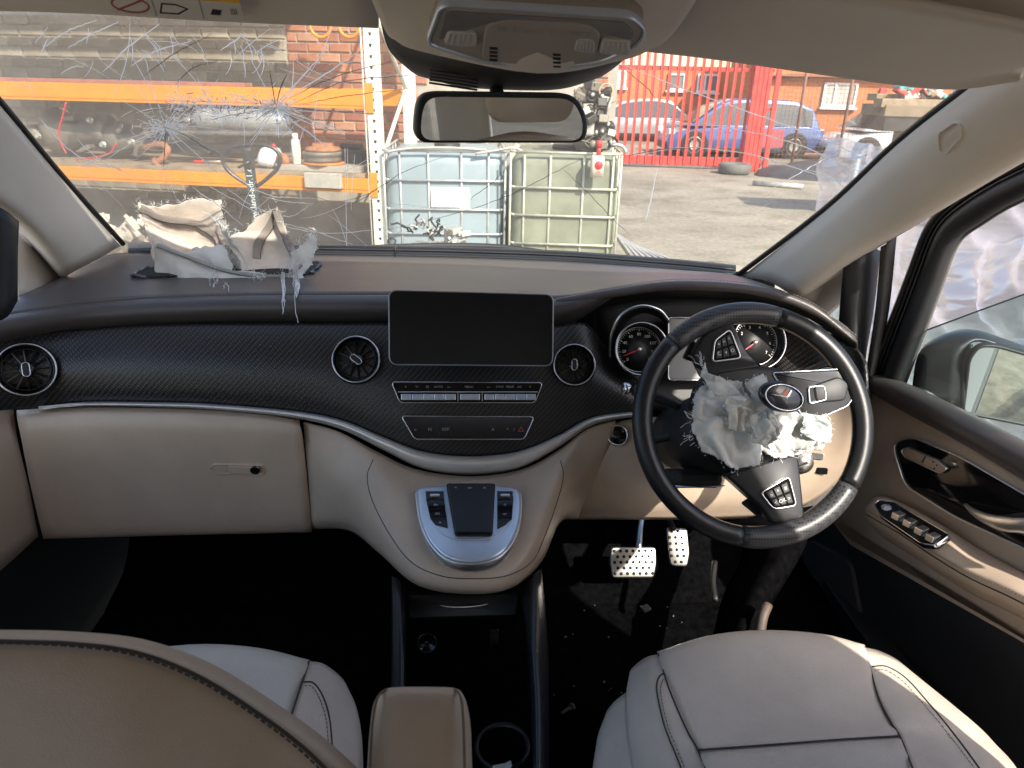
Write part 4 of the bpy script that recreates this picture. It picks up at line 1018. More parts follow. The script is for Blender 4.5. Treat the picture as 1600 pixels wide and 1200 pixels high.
# ================================================================ seats
def seam(name, pts, par, r=.0014, m=None, lift=.0015):
    return tube(name, [p+(CAM-p).normalized()*lift for p in P(pts)], r, m or darkthread, par, n=6, sm=6)
def mesh_bvh(o): return BVHTree.FromPolygons([v.co.copy() for v in o.data.vertices], [tuple(p.vertices) for p in o.data.polygons])
def lay(bv, pts, lift=.0008):
    return on(bv, pxcrom([(a, b) for a, b, *_ in pts], 6), lift)
ds = root('driver_seat', (.48, .62, .5), 'pale grey leather driver seat with stitched side bolsters', 'seat')
loft('cushion', [P([(1042, 1060, .915), (1115, 1040, .925), (1190, 1032, .93), (1280, 1036, .925), (1345, 1050, .905)]), P([(1033, 1034, .895), (1108, 1010, .905), (1190, 1001, .91), (1283, 1006, .905), (1350, 1024, .885)]), P([(1027, 1020, .86), (1105, 996, .87), (1190, 987, .875), (1285, 993, .87), (1352, 1010, .85)]),
                 P([(1046, 1080, .77), (1120, 1064, .785), (1200, 1058, .79), (1290, 1062, .785), (1371, 1085, .76)]), P([(1072, 1140, .70), (1140, 1128, .71), (1225, 1124, .715), (1310, 1124, .715), (1392, 1126, .705)]), P([(1090, 1172, .665), (1160, 1167, .662), (1240, 1161, .667), (1320, 1155, .672), (1405, 1149, .68)])], beige2, ds, nu=5, nv=5, solid=.03)
loft('seat_insert', [P([(1092, 1174, .664), (1162, 1168, .662), (1242, 1162, .667), (1322, 1156, .672), (1406, 1151, .68)]), P([(1098, 1188, .640), (1170, 1182, .64), (1250, 1176, .645), (1330, 1170, .648), (1412, 1166, .65)]), P([(1110, 1220, .607), (1185, 1217, .608), (1260, 1214, .61), (1340, 1210, .61), (1428, 1208, .605)]), P([(1140, 1330, .49), (1210, 1330, .49), (1290, 1330, .49), (1370, 1330, .49), (1460, 1330, .48)])], beige2, ds, nu=5, nv=4, solid=.03)
dbl = loft('bolster', [P([(1030, 1022, .855), (1049, 1080, .768), (1075, 1140, .698), (1094, 1178, .658), (1112, 1220, .607), (1142, 1330, .49)]), P([(1012, 1026, .862), (1025, 1078, .772), (1042, 1140, .702), (1060, 1182, .662), (1076, 1225, .615), (1105, 1330, .50)]),
                 P([(996, 1036, .865), (1000, 1080, .785), (1010, 1140, .715), (1020, 1185, .672), (1034, 1230, .63), (1060, 1330, .53)]), P([(984, 1050, .855), (979, 1085, .80), (982, 1140, .735), (988, 1190, .69), (996, 1235, .655), (1015, 1330, .57)]),
                 P([(988, 1064, .86), (983, 1095, .81), (984, 1150, .75), (990, 1200, .71), (998, 1250, .67), (1015, 1350, .6)])], beige2, ds, nu=5, nv=5, solid=.02)
dbr = loft('bolster', [P([(1348, 1011, .85), (1370, 1085, .758), (1391, 1127, .703), (1405, 1150, .678), (1426, 1205, .604), (1458, 1330, .48)]), P([(1372, 1016, .855), (1405, 1075, .768), (1435, 1122, .708), (1455, 1152, .68), (1482, 1205, .615), (1530, 1330, .49)]),
                 P([(1398, 1028, .855), (1452, 1082, .782), (1490, 1122, .728), (1515, 1152, .695), (1548, 1200, .64), (1610, 1330, .52)]), P([(1415, 1042, .865), (1480, 1094, .80), (1525, 1132, .755), (1552, 1160, .725), (1590, 1205, .67), (1660, 1330, .56)]), P([(1418, 1050, .90), (1485, 1104, .84), (1530, 1142, .80), (1557, 1170, .77), (1595, 1215, .72), (1665, 1340, .61)])], beige2, ds, nu=5, nv=5, solid=.02)
loft('seat_skirt', [P([(978, 1082, .83), (980, 1140, .755), (986, 1190, .705), (994, 1240, .665)]), P([(958, 1098, .825), (955, 1140, .775), (960, 1190, .725), (966, 1240, .68)]), P([(945, 1120, .83), (934, 1150, .795), (928, 1190, .75), (922, 1240, .71)]), P([(950, 1150, .84), (940, 1180, .80), (932, 1220, .76), (928, 1270, .72)])], beige2, ds, nu=4, nv=4, solid=.01)
seam('seam', [(1028, 1021, .857), (1047, 1080, .769), (1073, 1140, .699), (1091, 1173, .664), (1110, 1220, .607)], ds)
seam('seam', [(1351, 1011, .85), (1371, 1085, .759), (1391, 1127, .703), (1406, 1150, .679), (1428, 1206, .604)], ds)
seam('seam', [(1091, 1172, .663), (1160, 1167, .661), (1240, 1161, .666), (1320, 1155, .671), (1405, 1150, .679)], ds)
tube('seam', lay(mesh_bvh(dbl), [(1038, 1052), (1030, 1058), (1026, 1075), (1031, 1105), (1040, 1140), (1057, 1182), (1070, 1215)]), .0011, darkthread, ds, n=6)
tube('seam', lay(mesh_bvh(dbr), [(1363, 1042), (1385, 1042), (1415, 1060), (1448, 1096), (1478, 1132), (1506, 1168), (1540, 1215)]), .0011, darkthread, ds, n=6)
stitchm = mat('stitch taupe', (.20, .16, .13), .9)
stitches('stitching', lay(mesh_bvh(dbl), [(1036, 1062), (1032, 1078), (1036, 1105), (1045, 1140), (1062, 1182), (1075, 1215)]), stitchm, ds, .004, .0022, .0007, .0006, sm=4)
stitches('stitching', lay(mesh_bvh(dbr), [(1366, 1048), (1384, 1048), (1410, 1065), (1442, 1100), (1472, 1136), (1500, 1172), (1534, 1218)]), stitchm, ds, .004, .0022, .0007, .0006, sm=4)
box('seat_base', WF, .26, .70, .30, .80, .50, .80, blackp, ds, bevel=.03)
# back of the driver's seat, out of frame to the right of the camera but seen in the mirror
loft('backrest', [[V((.32, .16, .84)), V((.50, .13, .84)), V((.70, .16, .84))], [V((.30, .10, 1.1)), V((.50, .06, 1.1)), V((.72, .10, 1.1))], [V((.31, .02, 1.38)), V((.50, 0, 1.40)), V((.70, .02, 1.38))], [V((.36, -.05, 1.44)), V((.50, -.06, 1.46)), V((.66, -.05, 1.44))]], beige2, ds, solid=.10)
prism('headrest', Fr((.51, -.06, 1.57), (1, 0, 0), (0, -.1, 1)), rrect(.24, .17, .05), -.05, .05, beige2, ds, bev=.03, steps=4, smooth=True)

ps = root('passenger_seat', (-.45, .6, .5), 'tan leather passenger seat seen from behind its backrest', 'seat')
loft('cushion', [P([(150, 1060, .90), (300, 1042, .915), (400, 1046, .915), (478, 1062, .90)]), P([(165, 1025, .86), (295, 1007, .875), (400, 1012, .875), (484, 1032, .86)]), P([(140, 1100, .755), (270, 1095, .765), (370, 1098, .77), (457, 1115, .75)]), P([(100, 1280, .58), (230, 1280, .58), (340, 1280, .58), (430, 1280, .58)])], beige2, ps, nu=5, nv=5, solid=.03)
pbr = loft('bolster', [P([(482, 1033, .858), (470, 1072, .80), (456, 1116, .748), (445, 1160, .70), (428, 1280, .58)]), P([(505, 1037, .862), (505, 1075, .81), (498, 1120, .755), (490, 1165, .71), (475, 1280, .59)]), P([(530, 1055, .858), (540, 1090, .81), (541, 1130, .765), (540, 1170, .725), (530, 1280, .61)]), P([(542, 1072, .85), (557, 1105, .81), (564, 1145, .77), (566, 1190, .73), (568, 1280, .65)]), P([(540, 1090, .87), (554, 1125, .83), (562, 1165, .79), (565, 1210, .75), (567, 1290, .68)])], beige2, ps, nu=5, nv=5, solid=.02)
seam('seam', [(483, 1033, .857), (470, 1072, .80), (456, 1116, .747), (445, 1160, .699)], ps)
tube('seam', lay(mesh_bvh(pbr), [(474, 1066), (490, 1068), (505, 1090), (515, 1125), (520, 1180)]), .0011, darkthread, ps, n=6)
stitches('stitching', lay(mesh_bvh(pbr), [(476, 1072), (488, 1074), (500, 1094), (510, 1127), (514, 1180)]), stitchm, ps, .004, .0022, .0007, .0006, sm=4)
bk = [P([(-120, 985, .455), (0, 984, .46), (120, 987, .462), (225, 999, .462), (325, 1034, .455), (415, 1088, .44), (500, 1148, .42), (575, 1215, .40)]),
      P([(-120, 988, .425), (0, 990, .43), (118, 993, .432), (220, 1006, .432), (318, 1041, .427), (407, 1095, .415), (490, 1156, .40), (562, 1222, .38)]),
      P([(-120, 1000, .408), (0, 1003, .412), (114, 1008, .414), (212, 1022, .414), (306, 1058, .41), (394, 1112, .40), (474, 1172, .388), (540, 1240, .37)]),
      P([(-120, 1060, .39), (0, 1063, .392), (105, 1066, .394), (195, 1080, .394), (285, 1112, .392), (370, 1160, .385), (445, 1215, .375), (510, 1280, .36)]),
      P([(-120, 1300, .345), (0, 1300, .345), (105, 1300, .345), (195, 1300, .345), (280, 1310, .345), (360, 1330, .34), (430, 1360, .335), (490, 1400, .33)])]
loft('backrest', bk, tan, ps, nu=5, nv=5, solid=.05)
seam('piping', [(-120, 999, .407), (0, 1002, .411), (115, 1006, .413), (214, 1020, .413), (308, 1056, .409), (396, 1110, .399), (476, 1170, .387), (545, 1240, .369)], ps, .0016)
stitches('stitching', P([(-120, 1003, .406), (0, 1006, .41), (114, 1011, .412), (211, 1025, .412), (305, 1061, .408), (393, 1115, .398), (472, 1175, .386), (540, 1245, .368)]), darkthread, ps, .004, .002, .0008, .001)
box('seat_base', WF, -.70, -.24, .30, .80, .50, .80, blackp, ps, bevel=.03)
# folding armrest, turned up between the seats
ar = root('folding_armrest', (-.04, .42, 1.0), 'small tan leather armrest folded up between the front seats', 'armrest')
def ring_px(l): return P(l)
arr = []
for (py, x0, x1, Y, dep) in ((1076, 622, 690, .455, .02), (1073, 600, 715, .45, .05), (1079, 585, 724, .438, .08), (1096, 574, 731, .428, .10), (1130, 568, 736, .415, .11), (1190, 563, 738, .395, .115), (1330, 556, 742, .35, .12)):
    xm = (x0+x1)/2; w = (x1-x0)/2; r = []
    for k in range(20):
        a = 2*pi*k/20; ca, sa = cos(a), sin(a)
        ex = .55; sx = math.copysign(abs(ca)**ex, ca); sy = math.copysign(abs(sa)**ex, sa)
        p = at(xm+w*sx, py, Y); p = p+V((0, 1, -1.35)).normalized()*(dep*.5*(1+sy)); r.append(p)
    arr.append(r)
cols = [crom([r[k] for r in arr], 4) for k in range(20)]
vs = [cols[k][i] for i in range(len(cols[0])) for k in range(20)]
n_ = len(cols[0]); fs = gridfaces(n_, 20, True)+[tuple(range(20))]
build('pad', vs, fs, tan, ar, subs=1)
for x in (0, 1):
    seam('seam', [(604 if x == 0 else 711, 1077, .4465), (590 if x == 0 else 720, 1090, .434), (582 if x == 0 else 724, 1130, .4155), (578 if x == 0 else 726, 1200, .392)], ar, .0011, mat('tan seam', (.16, .115, .08), .9) if x == 0 else MATS['tan seam'], .002)

# ================================================================ pedals and floor things
alu = mat('pedal aluminium', (.72, .70, .66), .35, 1.0, bump=(200, .1), var=(30, .08))
rub = mat('pedal rubber stud', (.012, .012, .012), .7)
bp_ = root('brake_pedal', at(990, 880, 1.36), 'wide drilled aluminium brake pedal with black rubber studs', 'pedal')
fr = Fr(at(990, 879, 1.33), (1, 0, 0.0), (0, .55, .83))
pol = roundpoly(wpoly := [fr.uv(a, b) for a, b in ((957, 903), (1022, 903), (1026, 880), (1025, 855), (955, 855), (953, 880))], .008, 3)
prism('pad', fr, pol, -.012, 0, alu, bp_, bev=.003, smooth=True)
u0, v0 = fr.uv(957, 899); u1, v1 = fr.uv(1022, 858)
for j in range(5):
    for i in range(7):
        if j in (1, 3) and i == 6: continue
        x = u0+(u1-u0)*(.06+.88*(i+(.5 if j % 2 else 0))/6); y = v0+(v1-v0)*(.06+.88*j/4)
        lathe('stud', fr.sub(x, y, 0), [(0, .0022), (.0034, .0018), (.0042, -.001)], rub, bp_, n=10)
tube('arm', P([(998, 856, 1.35), (1000, 830, 1.40), (1004, 800, 1.46)]), .007, silver, bp_, n=8, sm=4)
ap = root('accelerator_pedal', at(1058, 860, 1.36), 'narrow drilled aluminium accelerator pedal right of the brake', 'pedal')
fr = Fr(at(1058, 855, 1.345), (1, 0, .02), (-.12, .5, .85))
pol = roundpoly([fr.uv(a, b) for a, b in ((1048, 884), (1074, 886), (1078, 865), (1074, 826), (1042, 824), (1044, 850))], .008, 3)
prism('pad', fr, pol, -.01, 0, alu, ap, bev=.003, smooth=True)
for j, n in enumerate((2, 3, 3, 3, 3, 2)):
    for i in range(n):
        px = 1060-j*1.1+(i-(n-1)/2)*9.5; py = 878-j*9.6
        u, v = fr.uv(px, py); lathe('stud', fr.sub(u, v), [(0, .0022), (.0034, .0018), (.0042, -.001)], rub, ap, n=10)
tube('arm', P([(1052, 826, 1.355), (1046, 812, 1.40), (1040, 796, 1.44)]), .007, blackp, ap, n=8, sm=4)
# dark trim of the driver's footwell
loft('footwell_trim', [P([(1120, 812, 1.30), (1160, 860, 1.26), (1130, 930, 1.15), (1110, 1010, 1.05)]), P([(1180, 805, 1.26), (1215, 850, 1.18), (1185, 920, 1.08), (1150, 1000, .98)]), P([(1270, 790, 1.24), (1260, 850, 1.18), (1215, 930, 1.1), (1165, 1010, 1.02)])], carpet, van, solid=.006)
tube('footwell_pipe', P([(1117, 878, 1.20), (1114, 910, 1.15), (1118, 938, 1.10)]), .006, blackp, van, n=8, sm=4)
tube('seat_belt_guide', P([(1200, 945, 1.02), (1192, 965, 1.0), (1186, 1000, .98)]), .009, mat('dim brown plastic', (.10, .075, .06), .6), van, n=8, sm=4)
# loose screw and scraps on the carpet
b = at(893, 1105, Z=.515); scw = root('loose_plug', b, 'small black plastic plug lying on the driver side carpet', 'plug')
f = Fr(b, (.5, .8, 0), (0, 0, 1)); lathe('shank', Fr(b, (0, 0, 1), (.5, -.8, 0)), [(.004, 0), (.003, -.025), (0, -.027)], greyrub, scw, n=10); lathe('head', Fr(b, (0, 0, 1), (.5, -.8, 0)), [(0, .006), (.007, .005), (.008, 0), (.004, -.001)], greyrub, scw, n=12)
b = at(1008, 952, Z=.51); o = prism('plastic_scrap', Fr(b, (.8, .6, 0), (-.6, .8, 0)), [(-.012, -.008), (.010, -.010), (.013, .006), (-.006, .011)], 0, .006, greyrub, None, bev=.001)
tag(o, 'small dark grey plastic scrap on the carpet below the brake pedal', 'scrap')

dbg = []; rd = random.Random(31)
for k in range(30):
    p = at(rd.uniform(860, 1110), rd.uniform(905, 1130), Z=.508); s_ = rd.uniform(.0008, .0022)*(2 if rd.random() < .06 else 1)
    dbg.append(boxgeo(Fr(p, (rd.random()-.5, rd.random()-.5, rd.random()*.3), (rd.random()-.5, 1, .2)), -s_, s_, -s_, s_*.6, -s_*.6, s_*.6))
tag(joined('carpet_crumbs', dbg, mat('pale crumb', (.16, .15, .14), .9), None, smooth=False), 'scattered pale crumbs and glass bits on the driver side carpet', 'debris', kind='stuff')
# ================================================================ lower centre console between the footwells
lc = root('lower_console', (0, 1.0, .5), 'black lower centre console with drawer and side rails', 'console')
loft('side_rail', [P([(612, 900, 1.06), (612, 1000, .93), (611, 1090, .84), (610, 1230, .72)]), P([(622, 905, 1.05), (623, 1000, .92), (623, 1090, .83), (624, 1230, .71)]), P([(628, 915, 1.05), (630, 1000, .92), (630, 1090, .83), (632, 1230, .71)]), P([(634, 925, 1.12), (634, 1000, 1.0), (634, 1090, .9), (636, 1230, .78)])], satinb, lc, solid=.006)
loft('side_rail', [P([(812, 925, 1.12), (822, 1000, 1.0), (828, 1090, .9), (834, 1230, .78)]), P([(820, 915, 1.05), (828, 1000, .92), (834, 1090, .83), (836, 1230, .71)]), P([(834, 900, 1.04), (843, 1000, .92), (848, 1090, .83), (850, 1230, .71)]), P([(846, 890, 1.08), (856, 1000, .95), (858, 1090, .86), (858, 1230, .74)])], satinb, lc, solid=.006)
fr = Fr(at(722, 948, 1.08), (1, 0, 0), (0, .6, .8))
dpol = roundpoly([fr.uv(a, b) for a, b in ((640, 967), (808, 962), (812, 926), (634, 928))], .010, 4)
dr = prism('drawer', fr, dpol, -.03, 0, satinb, lc, bev=.003, smooth=True)
vs, fs = tubegeo([fr(*fr.uv(a, b), .003) for a, b in pxcrom([(688, 946), (705, 948), (725, 948), (748, 946), (763, 943)], 4)], .0042, 8, lambda t: .35+.65*sin(pi*t)**.6)
build('drawer_handle', vs, fs, silver, dr)
loft('tray', [P([(632, 966, 1.18), (720, 966, 1.18), (815, 964, 1.18)]), P([(632, 1060, 1.10), (720, 1060, 1.10), (825, 1060, 1.10)]), P([(632, 1100, .95), (720, 1105, .95), (832, 1100, .95)]), P([(634, 1240, .78), (720, 1240, .78), (838, 1240, .78)])], carpet, lc, solid=.006)
lathe('power_socket', Fr(at(668, 1003, 1.12), (1, 0, 0), (0, .5, .85)), [(0, .002), (.012, .003), (.017, .012), (.020, .012), (.021, 0)], blackg, lc, n=24)
box('usb_port', Fr(at(772, 990, 1.13), (1, 0, 0), (0, .4, .9)), -.010, .010, -.026, .012, 0, .008, blackg, lc)
for px, py in ((785, 1165), (690, 1175)):
    f = Fr(at(px, py, .86), (1, 0, 0), (0, 1, 0))
    cup = lathe('cup_holder', f, [(.038, -.06), (.040, 0), (.046, .004), (.048, -.004), (.048, -.07)], satinb, lc, n=32)
    for a in (.6, 2.5): box('cup_clip', f.sub(cos(a)*.036, sin(a)*.036, 0, a), -.006, .002, -.006, .006, -.02, -.004, greyrub, cup)
pp = build('paper_scrap', [at(770, 1196, .80), at(790, 1192, .81), at(798, 1188, .815), at(800, 1196, .80), at(790, 1215, .78), at(768, 1215, .78)], [(0, 1, 4, 5), (1, 2, 3, 4)], white, None, smooth=False, solid=.0006)
tag(pp, 'torn white paper scrap in the cup holder of the lower console', 'paper')

# ================================================================ roof: visors, overhead console, mirror
vl = root('sun_visor', (-.35, .9, 1.72), 'left grey cloth sun visor with a printed warning label', 'sun visor', 'sun visors')
loft('visor_board', [P([(-120, -130, .80), (100, -125, .80), (350, -120, .80), (585, -110, .82)]), P([(-110, -30, .92), (100, -28, .92), (350, -22, .93), (588, -8, .94)]), P([(-105, 10, .965), (100, 14, .97), (350, 27, .98), (592, 38, .985)]), P([(-103, 16, .975), (100, 20, .98), (350, 34, .99), (590, 44, .995)]), P([(-100, 12, .985), (100, 15, .99), (350, 28, 1.0), (588, 38, 1.005)])], headl, vl, nu=5, nv=4, solid=.008)
# warning label
lfr = Fr(at(275, 8, .944), at(370, 15, .945)-at(180, 2, .942), V((0, -.55, .83)))
lb = prism('warning_label', lfr, rrect(.148, .030, .003), -.001, .0008, mat('label white', (.60, .58, .55), .5), vl)
prism('label_band', lfr.sub(.022, .012), rrect(.104, .008, .001), 0, .0012, mat('label yellow', (.75, .50, .05), .5), vl)
f = lfr.sub(-.052, -.003)
outline('prohibition_ring', f, [(cos(a*pi/12)*.022, sin(a*pi/12)*.010) for a in range(24)], .0025, 0, .0014, mat('label red', (.35, .08, .07), .5), vl)
prism('prohibition_bar', f.sub(0, 0, 0, .4), rrect(.036, .0022, .0005), 0, .0013, MATS['label red'], vl)
f = lfr.sub(-.004, -.004); outline('pictogram', f, [(-.018, -.007), (.004, -.007), (.018, .001), (.004, .006), (-.012, .006)], .002, 0, .0013, blackp, vl)
f = lfr.sub(.045, -.003); prism('pictogram', f, [(-.008, -.005), (.003, -.005), (.006, .001), (-.004, .002)], 0, .0013, blackp, vl)
text('lettering', lfr.sub(.065, -.002), '||||', .008, blackp, vl, .0014)
for x in (-.026, .028): box('label_rule', lfr.sub(x, -.002), -.0005, .0005, -.012, .012, 0, .0013, greyprint, vl, bevel=0)
vr = root('sun_visor', (.45, .85, 1.70), 'right grey cloth sun visor above the driver, bare of labels', 'sun visor', 'sun visors')
loft('visor_board', [P([(1085, -60, .78), (1258, -16, .76), (1430, 12, .73), (1580, 42, .70), (1640, 60, .69)]), P([(1060, 0, .86), (1240, 30, .84), (1420, 58, .80), (1580, 82, .77), (1640, 90, .75)]), P([(1015, 60, .955), (1120, 78, .95), (1290, 104, .93), (1480, 126, .885), (1600, 110, .82)]), P([(1005, 80, .985), (1115, 93, .98), (1290, 118, .955), (1470, 140, .905), (1590, 128, .83)]), P([(1010, 76, 1.0), (1115, 88, .995), (1290, 113, .97), (1468, 135, .92), (1585, 122, .845)])], headl, vr, nu=5, nv=4, solid=.008)
tube('visor_seam', P([(1062, -4, .858), (1240, 14, .842), (1420, 42, .80), (1600, 72, .757)]), .0016, mat('dark cloth seam', (.12, .11, .10), .9), vr, n=6, sm=5)
oc = root('overhead_console', (.05, .8, 1.72), 'beige overhead console with reading lamps and button row', 'overhead console')
shell = mat('console plastic', (.40, .365, .32), .5, bump=(900, .15), bumpd=.0006, var=(10, .06))
loft('console_shell', [P([(520, -160, .62), (660, -170, .60), (840, -175, .58), (1020, -170, .60), (1180, -160, .62)]), P([(565, -40, .76), (660, -50, .74), (840, -50, .72), (1000, -50, .74), (1115, -45, .76)]), P([(598, 40, .86), (655, 45, .83), (840, 70, .80), (990, 50, .83), (1062, 40, .86)]), P([(612, 60, .90), (655, 78, .875), (840, 112, .845), (975, 92, .87), (1030, 72, .90)]), P([(625, 58, .93), (665, 78, .92), (840, 112, .89), (965, 90, .92), (1012, 70, .94)])], headl, oc, nu=5, nv=5, solid=.006)
OF = Fr(at(845, 58, .790), (1, 0, .0), (0, -.90, .435)); OF = Fr(OF.o, (1, 0, 0), (0, -.90, .435))
def op(l, c=0): return [OF.uv(a, b, c) for a, b in l]
# panel lies in a plane that faces down and back to the cabin
pp_ = roundpoly(op([(668, 68), (690, 8), (985, 26), (1008, 46), (1000, 68), (940, 96), (850, 108), (755, 96)]), .012, 5)
pan = prism('console_panel', OF, pp_, -.02, 0, shell, oc, bev=.003, smooth=True)
outline('panel_rim', OF, inset(pp_, -.002), .003, -.006, .0018, silverp, oc)
lens = mat('smoked lamp lens', (.24, .235, .23), .12, spec=.6, var=(20, .15))
prism('lamp_lens', OF, roundpoly(op([(684, 62), (696, 16), (975, 33), (992, 50), (985, 62), (900, 40), (770, 32)]), .008, 4), 0, .0016, lens, oc, bev=.001)
prism('button_plate', OF, roundpoly(op([(752, 94), (758, 40), (790, 30), (915, 36), (940, 50), (930, 88), (850, 104)], .002), .012, 4), 0, .0032, shell, oc, bev=.002)
clearl = mat('lamp ribbed cover', (.62, .60, .57), .3)
for c0, c1 in (((693, 68), (745, 50)), ((895, 78), (930, 60)), ((935, 82), (985, 62))):
    q = op([c0, (c1[0], c0[1]+4), c1, (c0[0]+6, c1[1]-2)], .002)
    l_ = prism('reading_lamp', OF, roundpoly(q, .006, 3), 0, .0036, clearl, oc, bev=.0012)
    for k in range(6):
        t = (k+.5)/6; a = V(q[0]).lerp(V(q[1]), t); b = V(q[3]).lerp(V(q[2]), t)
        d = (b-a); tubep = [OF(*(a+d*.12), .0037), OF(*(a+d*.88), .0037)]
        tube('lens_rib', tubep, .0009, clearl, l_, n=5)
for k, s in enumerate(('N', 'I', 'o', '~', 'I', 'o', 'W', 'S')):
    u, v = OF.uv(785+k*19, 46+k*1.2, .0034); text('lettering', OF.sub(u, v), s, .012, greyprint, oc, .0036)
for cx, cy in ((771, 82), (870, 92)):
    for k in range(4):
        q = op([(cx-6, cy-9+k*6), (cx+6, cy-8+k*6), (cx+6, cy-5.5+k*6), (cx-6, cy-6.5+k*6)], .003)
        prism('microphone_slot', OF, q, .002, .0042, blackp, oc)
rm = root('rear_view_mirror', (.03, 1.05, 1.62), 'black rear view mirror hanging below the roof console', 'mirror')
loft('sensor_cover', [P([(590, 15, 1.08), (700, 20, 1.04), (790, 25, 1.03), (900, 25, 1.04), (1010, 30, 1.08)]), P([(606, 75, 1.09), (690, 90, 1.04), (790, 98, 1.02), (890, 100, 1.04), (985, 82, 1.09)]), P([(634, 105, 1.11), (700, 120, 1.07), (790, 128, 1.05), (880, 128, 1.07), (960, 106, 1.11)]), P([(652, 118, 1.16), (715, 134, 1.12), (790, 140, 1.10), (875, 139, 1.12), (940, 120, 1.16)]), P([(655, 118, 1.24), (715, 133, 1.22), (790, 139, 1.21), (875, 138, 1.22), (940, 120, 1.24)])], mat('charcoal plastic', (.05, .047, .045), .6, bump=(900, .2), var=(12, .12)), rm, nu=5, nv=5, solid=.005)
fr = Fr(at(708, 124, 1.05), (1, .1, -.12), (0, .3, 1))
for k in range(5): box('cover_slat', fr, -.032, .034, -.010+k*.004, -.0082+k*.004, -.002, .002, blackp, rm, bevel=0)
tube('mirror_stem', P([(775, 138, 1.10), (778, 150, 1.06), (780, 165, 1.035)]), .010, blackp, rm, n=10, sm=3)
mo = at(781, 185, 1.0)
nm = V((.16, -.98, -.03)).normalized()
MF = Fr(mo, V((1, 0, .025))-nm*nm.x, nm.cross(V((1, 0, .025))-nm*nm.x))
mp_ = roundpoly([MF.uv(a, b) for a, b in ((646, 224), (917, 224), (921, 185), (900, 146), (665, 143), (650, 160))], .022, 6)
hs = prism('mirror_housing', MF, mp_, -.028, 0, blackp, rm, bev=.006, steps=3, smooth=True)
gp = roundpoly([MF.uv(a, b) for a, b in ((656, 219), (908, 220), (911, 187), (893, 154), (674, 151), (660, 168))], .018, 6)
prism('mirror_glass', MF, gp, -.002, .0012, mirrorm, rm)

# ================================================================ driver's door, ajar
dd = root('driver_door', (.86, 1.38, .5), 'open driver door with beige panel, black window frame and window switches', 'door')
t15 = radians(14)
DF = Fr((.855, 1.36, 1.0), (sin(t15), -cos(t15), 0), (0, 0, 1))
def dp(l, c=0): return [DF.uv(a, b, c) for a, b in l]
def dprism(name, l, c0, c1, m, par=None, bev=.003, r=.012, n=4, **k):
    return prism(name, DF, roundpoly(dp(l, c1), r, n), c0, c1, m, par or dd, bev=bev, smooth=True, **k)
box('door_skin', DF, 0, 1.1, -.55, .03, -.13, -.06, bodyp, dd, bevel=.01)
dprism('door_panel', [(1352, 598), (1300, 812), (1330, 848), (1600, 1004), (1790, 1110), (1790, 860), (1600, 752), (1400, 622)], -.06, 0, beige, bev=.006, r=.02)
lowp = dprism('lower_panel', [(1290, 800), (1330, 838), (1600, 988), (1790, 1095), (1790, 1500), (1360, 1500), (1240, 950), (1240, 850)], -.07, -.018, blackp, bev=.01, r=.03)
dprism('trim_lip', [(1292, 806), (1330, 842), (1600, 994), (1790, 1100), (1790, 1112), (1600, 1006), (1328, 852)], -.02, .006, beige, bev=.003, r=.004)
spk = grain('speaker mesh', (.03, .03, .03), .6, 420, 1.0, dist=.0016)
gr = dprism('speaker_grille', [(1244, 856), (1268, 844), (1328, 878), (1352, 1010), (1300, 1060), (1246, 1000), (1238, 920)], -.03, -.008, spk, lowp, bev=.005, r=.02)
# shoulder pad under the window
pads = [P3 for P3 in ()]
def dl(l): return [DF(*DF.uv(a, b, c), c) for a, b, c in l]
loft('shoulder_pad', [dl([(1362, 586, -.06), (1420, 602, -.06), (1510, 645, -.06), (1600, 692, -.06), (1790, 790, -.06)]), dl([(1361, 583, 0), (1412, 597, .0), (1510, 643, 0), (1600, 689, 0), (1790, 788, 0)]), dl([(1358, 588, .022), (1405, 606, .022), (1510, 662, .022), (1600, 710, .022), (1790, 812, .022)]), dl([(1355, 600, .026), (1400, 625, .026), (1510, 686, .026), (1600, 738, .026), (1790, 845, .026)]), dl([(1354, 610, .008), (1398, 636, .008), (1510, 697, .008), (1600, 750, .008), (1790, 858, .008)])], dashm, dd, nu=5, nv=4, solid=.01)
# black inset with silver line
ins = [(1396, 700), (1404, 688), (1428, 684), (1500, 714), (1600, 772), (1790, 885), (1790, 965), (1600, 856), (1490, 806), (1414, 758)]
ip = dprism('inset_panel', ins, -.01, .003, blackg, bev=.001, r=.02)
outline('inset_rim', DF, inset(roundpoly(dp(ins, .003), .02, 4), -.002), .003, -.004, .0055, silver, dd)
mem = [(1408, 704), (1418, 699), (1466, 720), (1480, 732), (1470, 740), (1414, 714)]
mo_ = dprism('seat_switch', mem, 0, .009, beige, ip, bev=.002, r=.006)
outline('switch_rim', DF, inset(roundpoly(dp(mem, .008), .006, 4), -.001), .0016, .002, .010, silver, ip)
prism('switch_split', DF, dp([(1440, 722), (1442, 723), (1448, 712), (1446, 711)], .009), .006, .0095, blackp, ip)
for a, b in ((1458, 722), (1464, 727), (1460, 732)):
    u, v = DF.uv(a, b, .009); lathe('switch_dot', DF.sub(u, v), [(0, .0098), (.0016, .0096), (.002, .009)], blackp, ip, n=10)
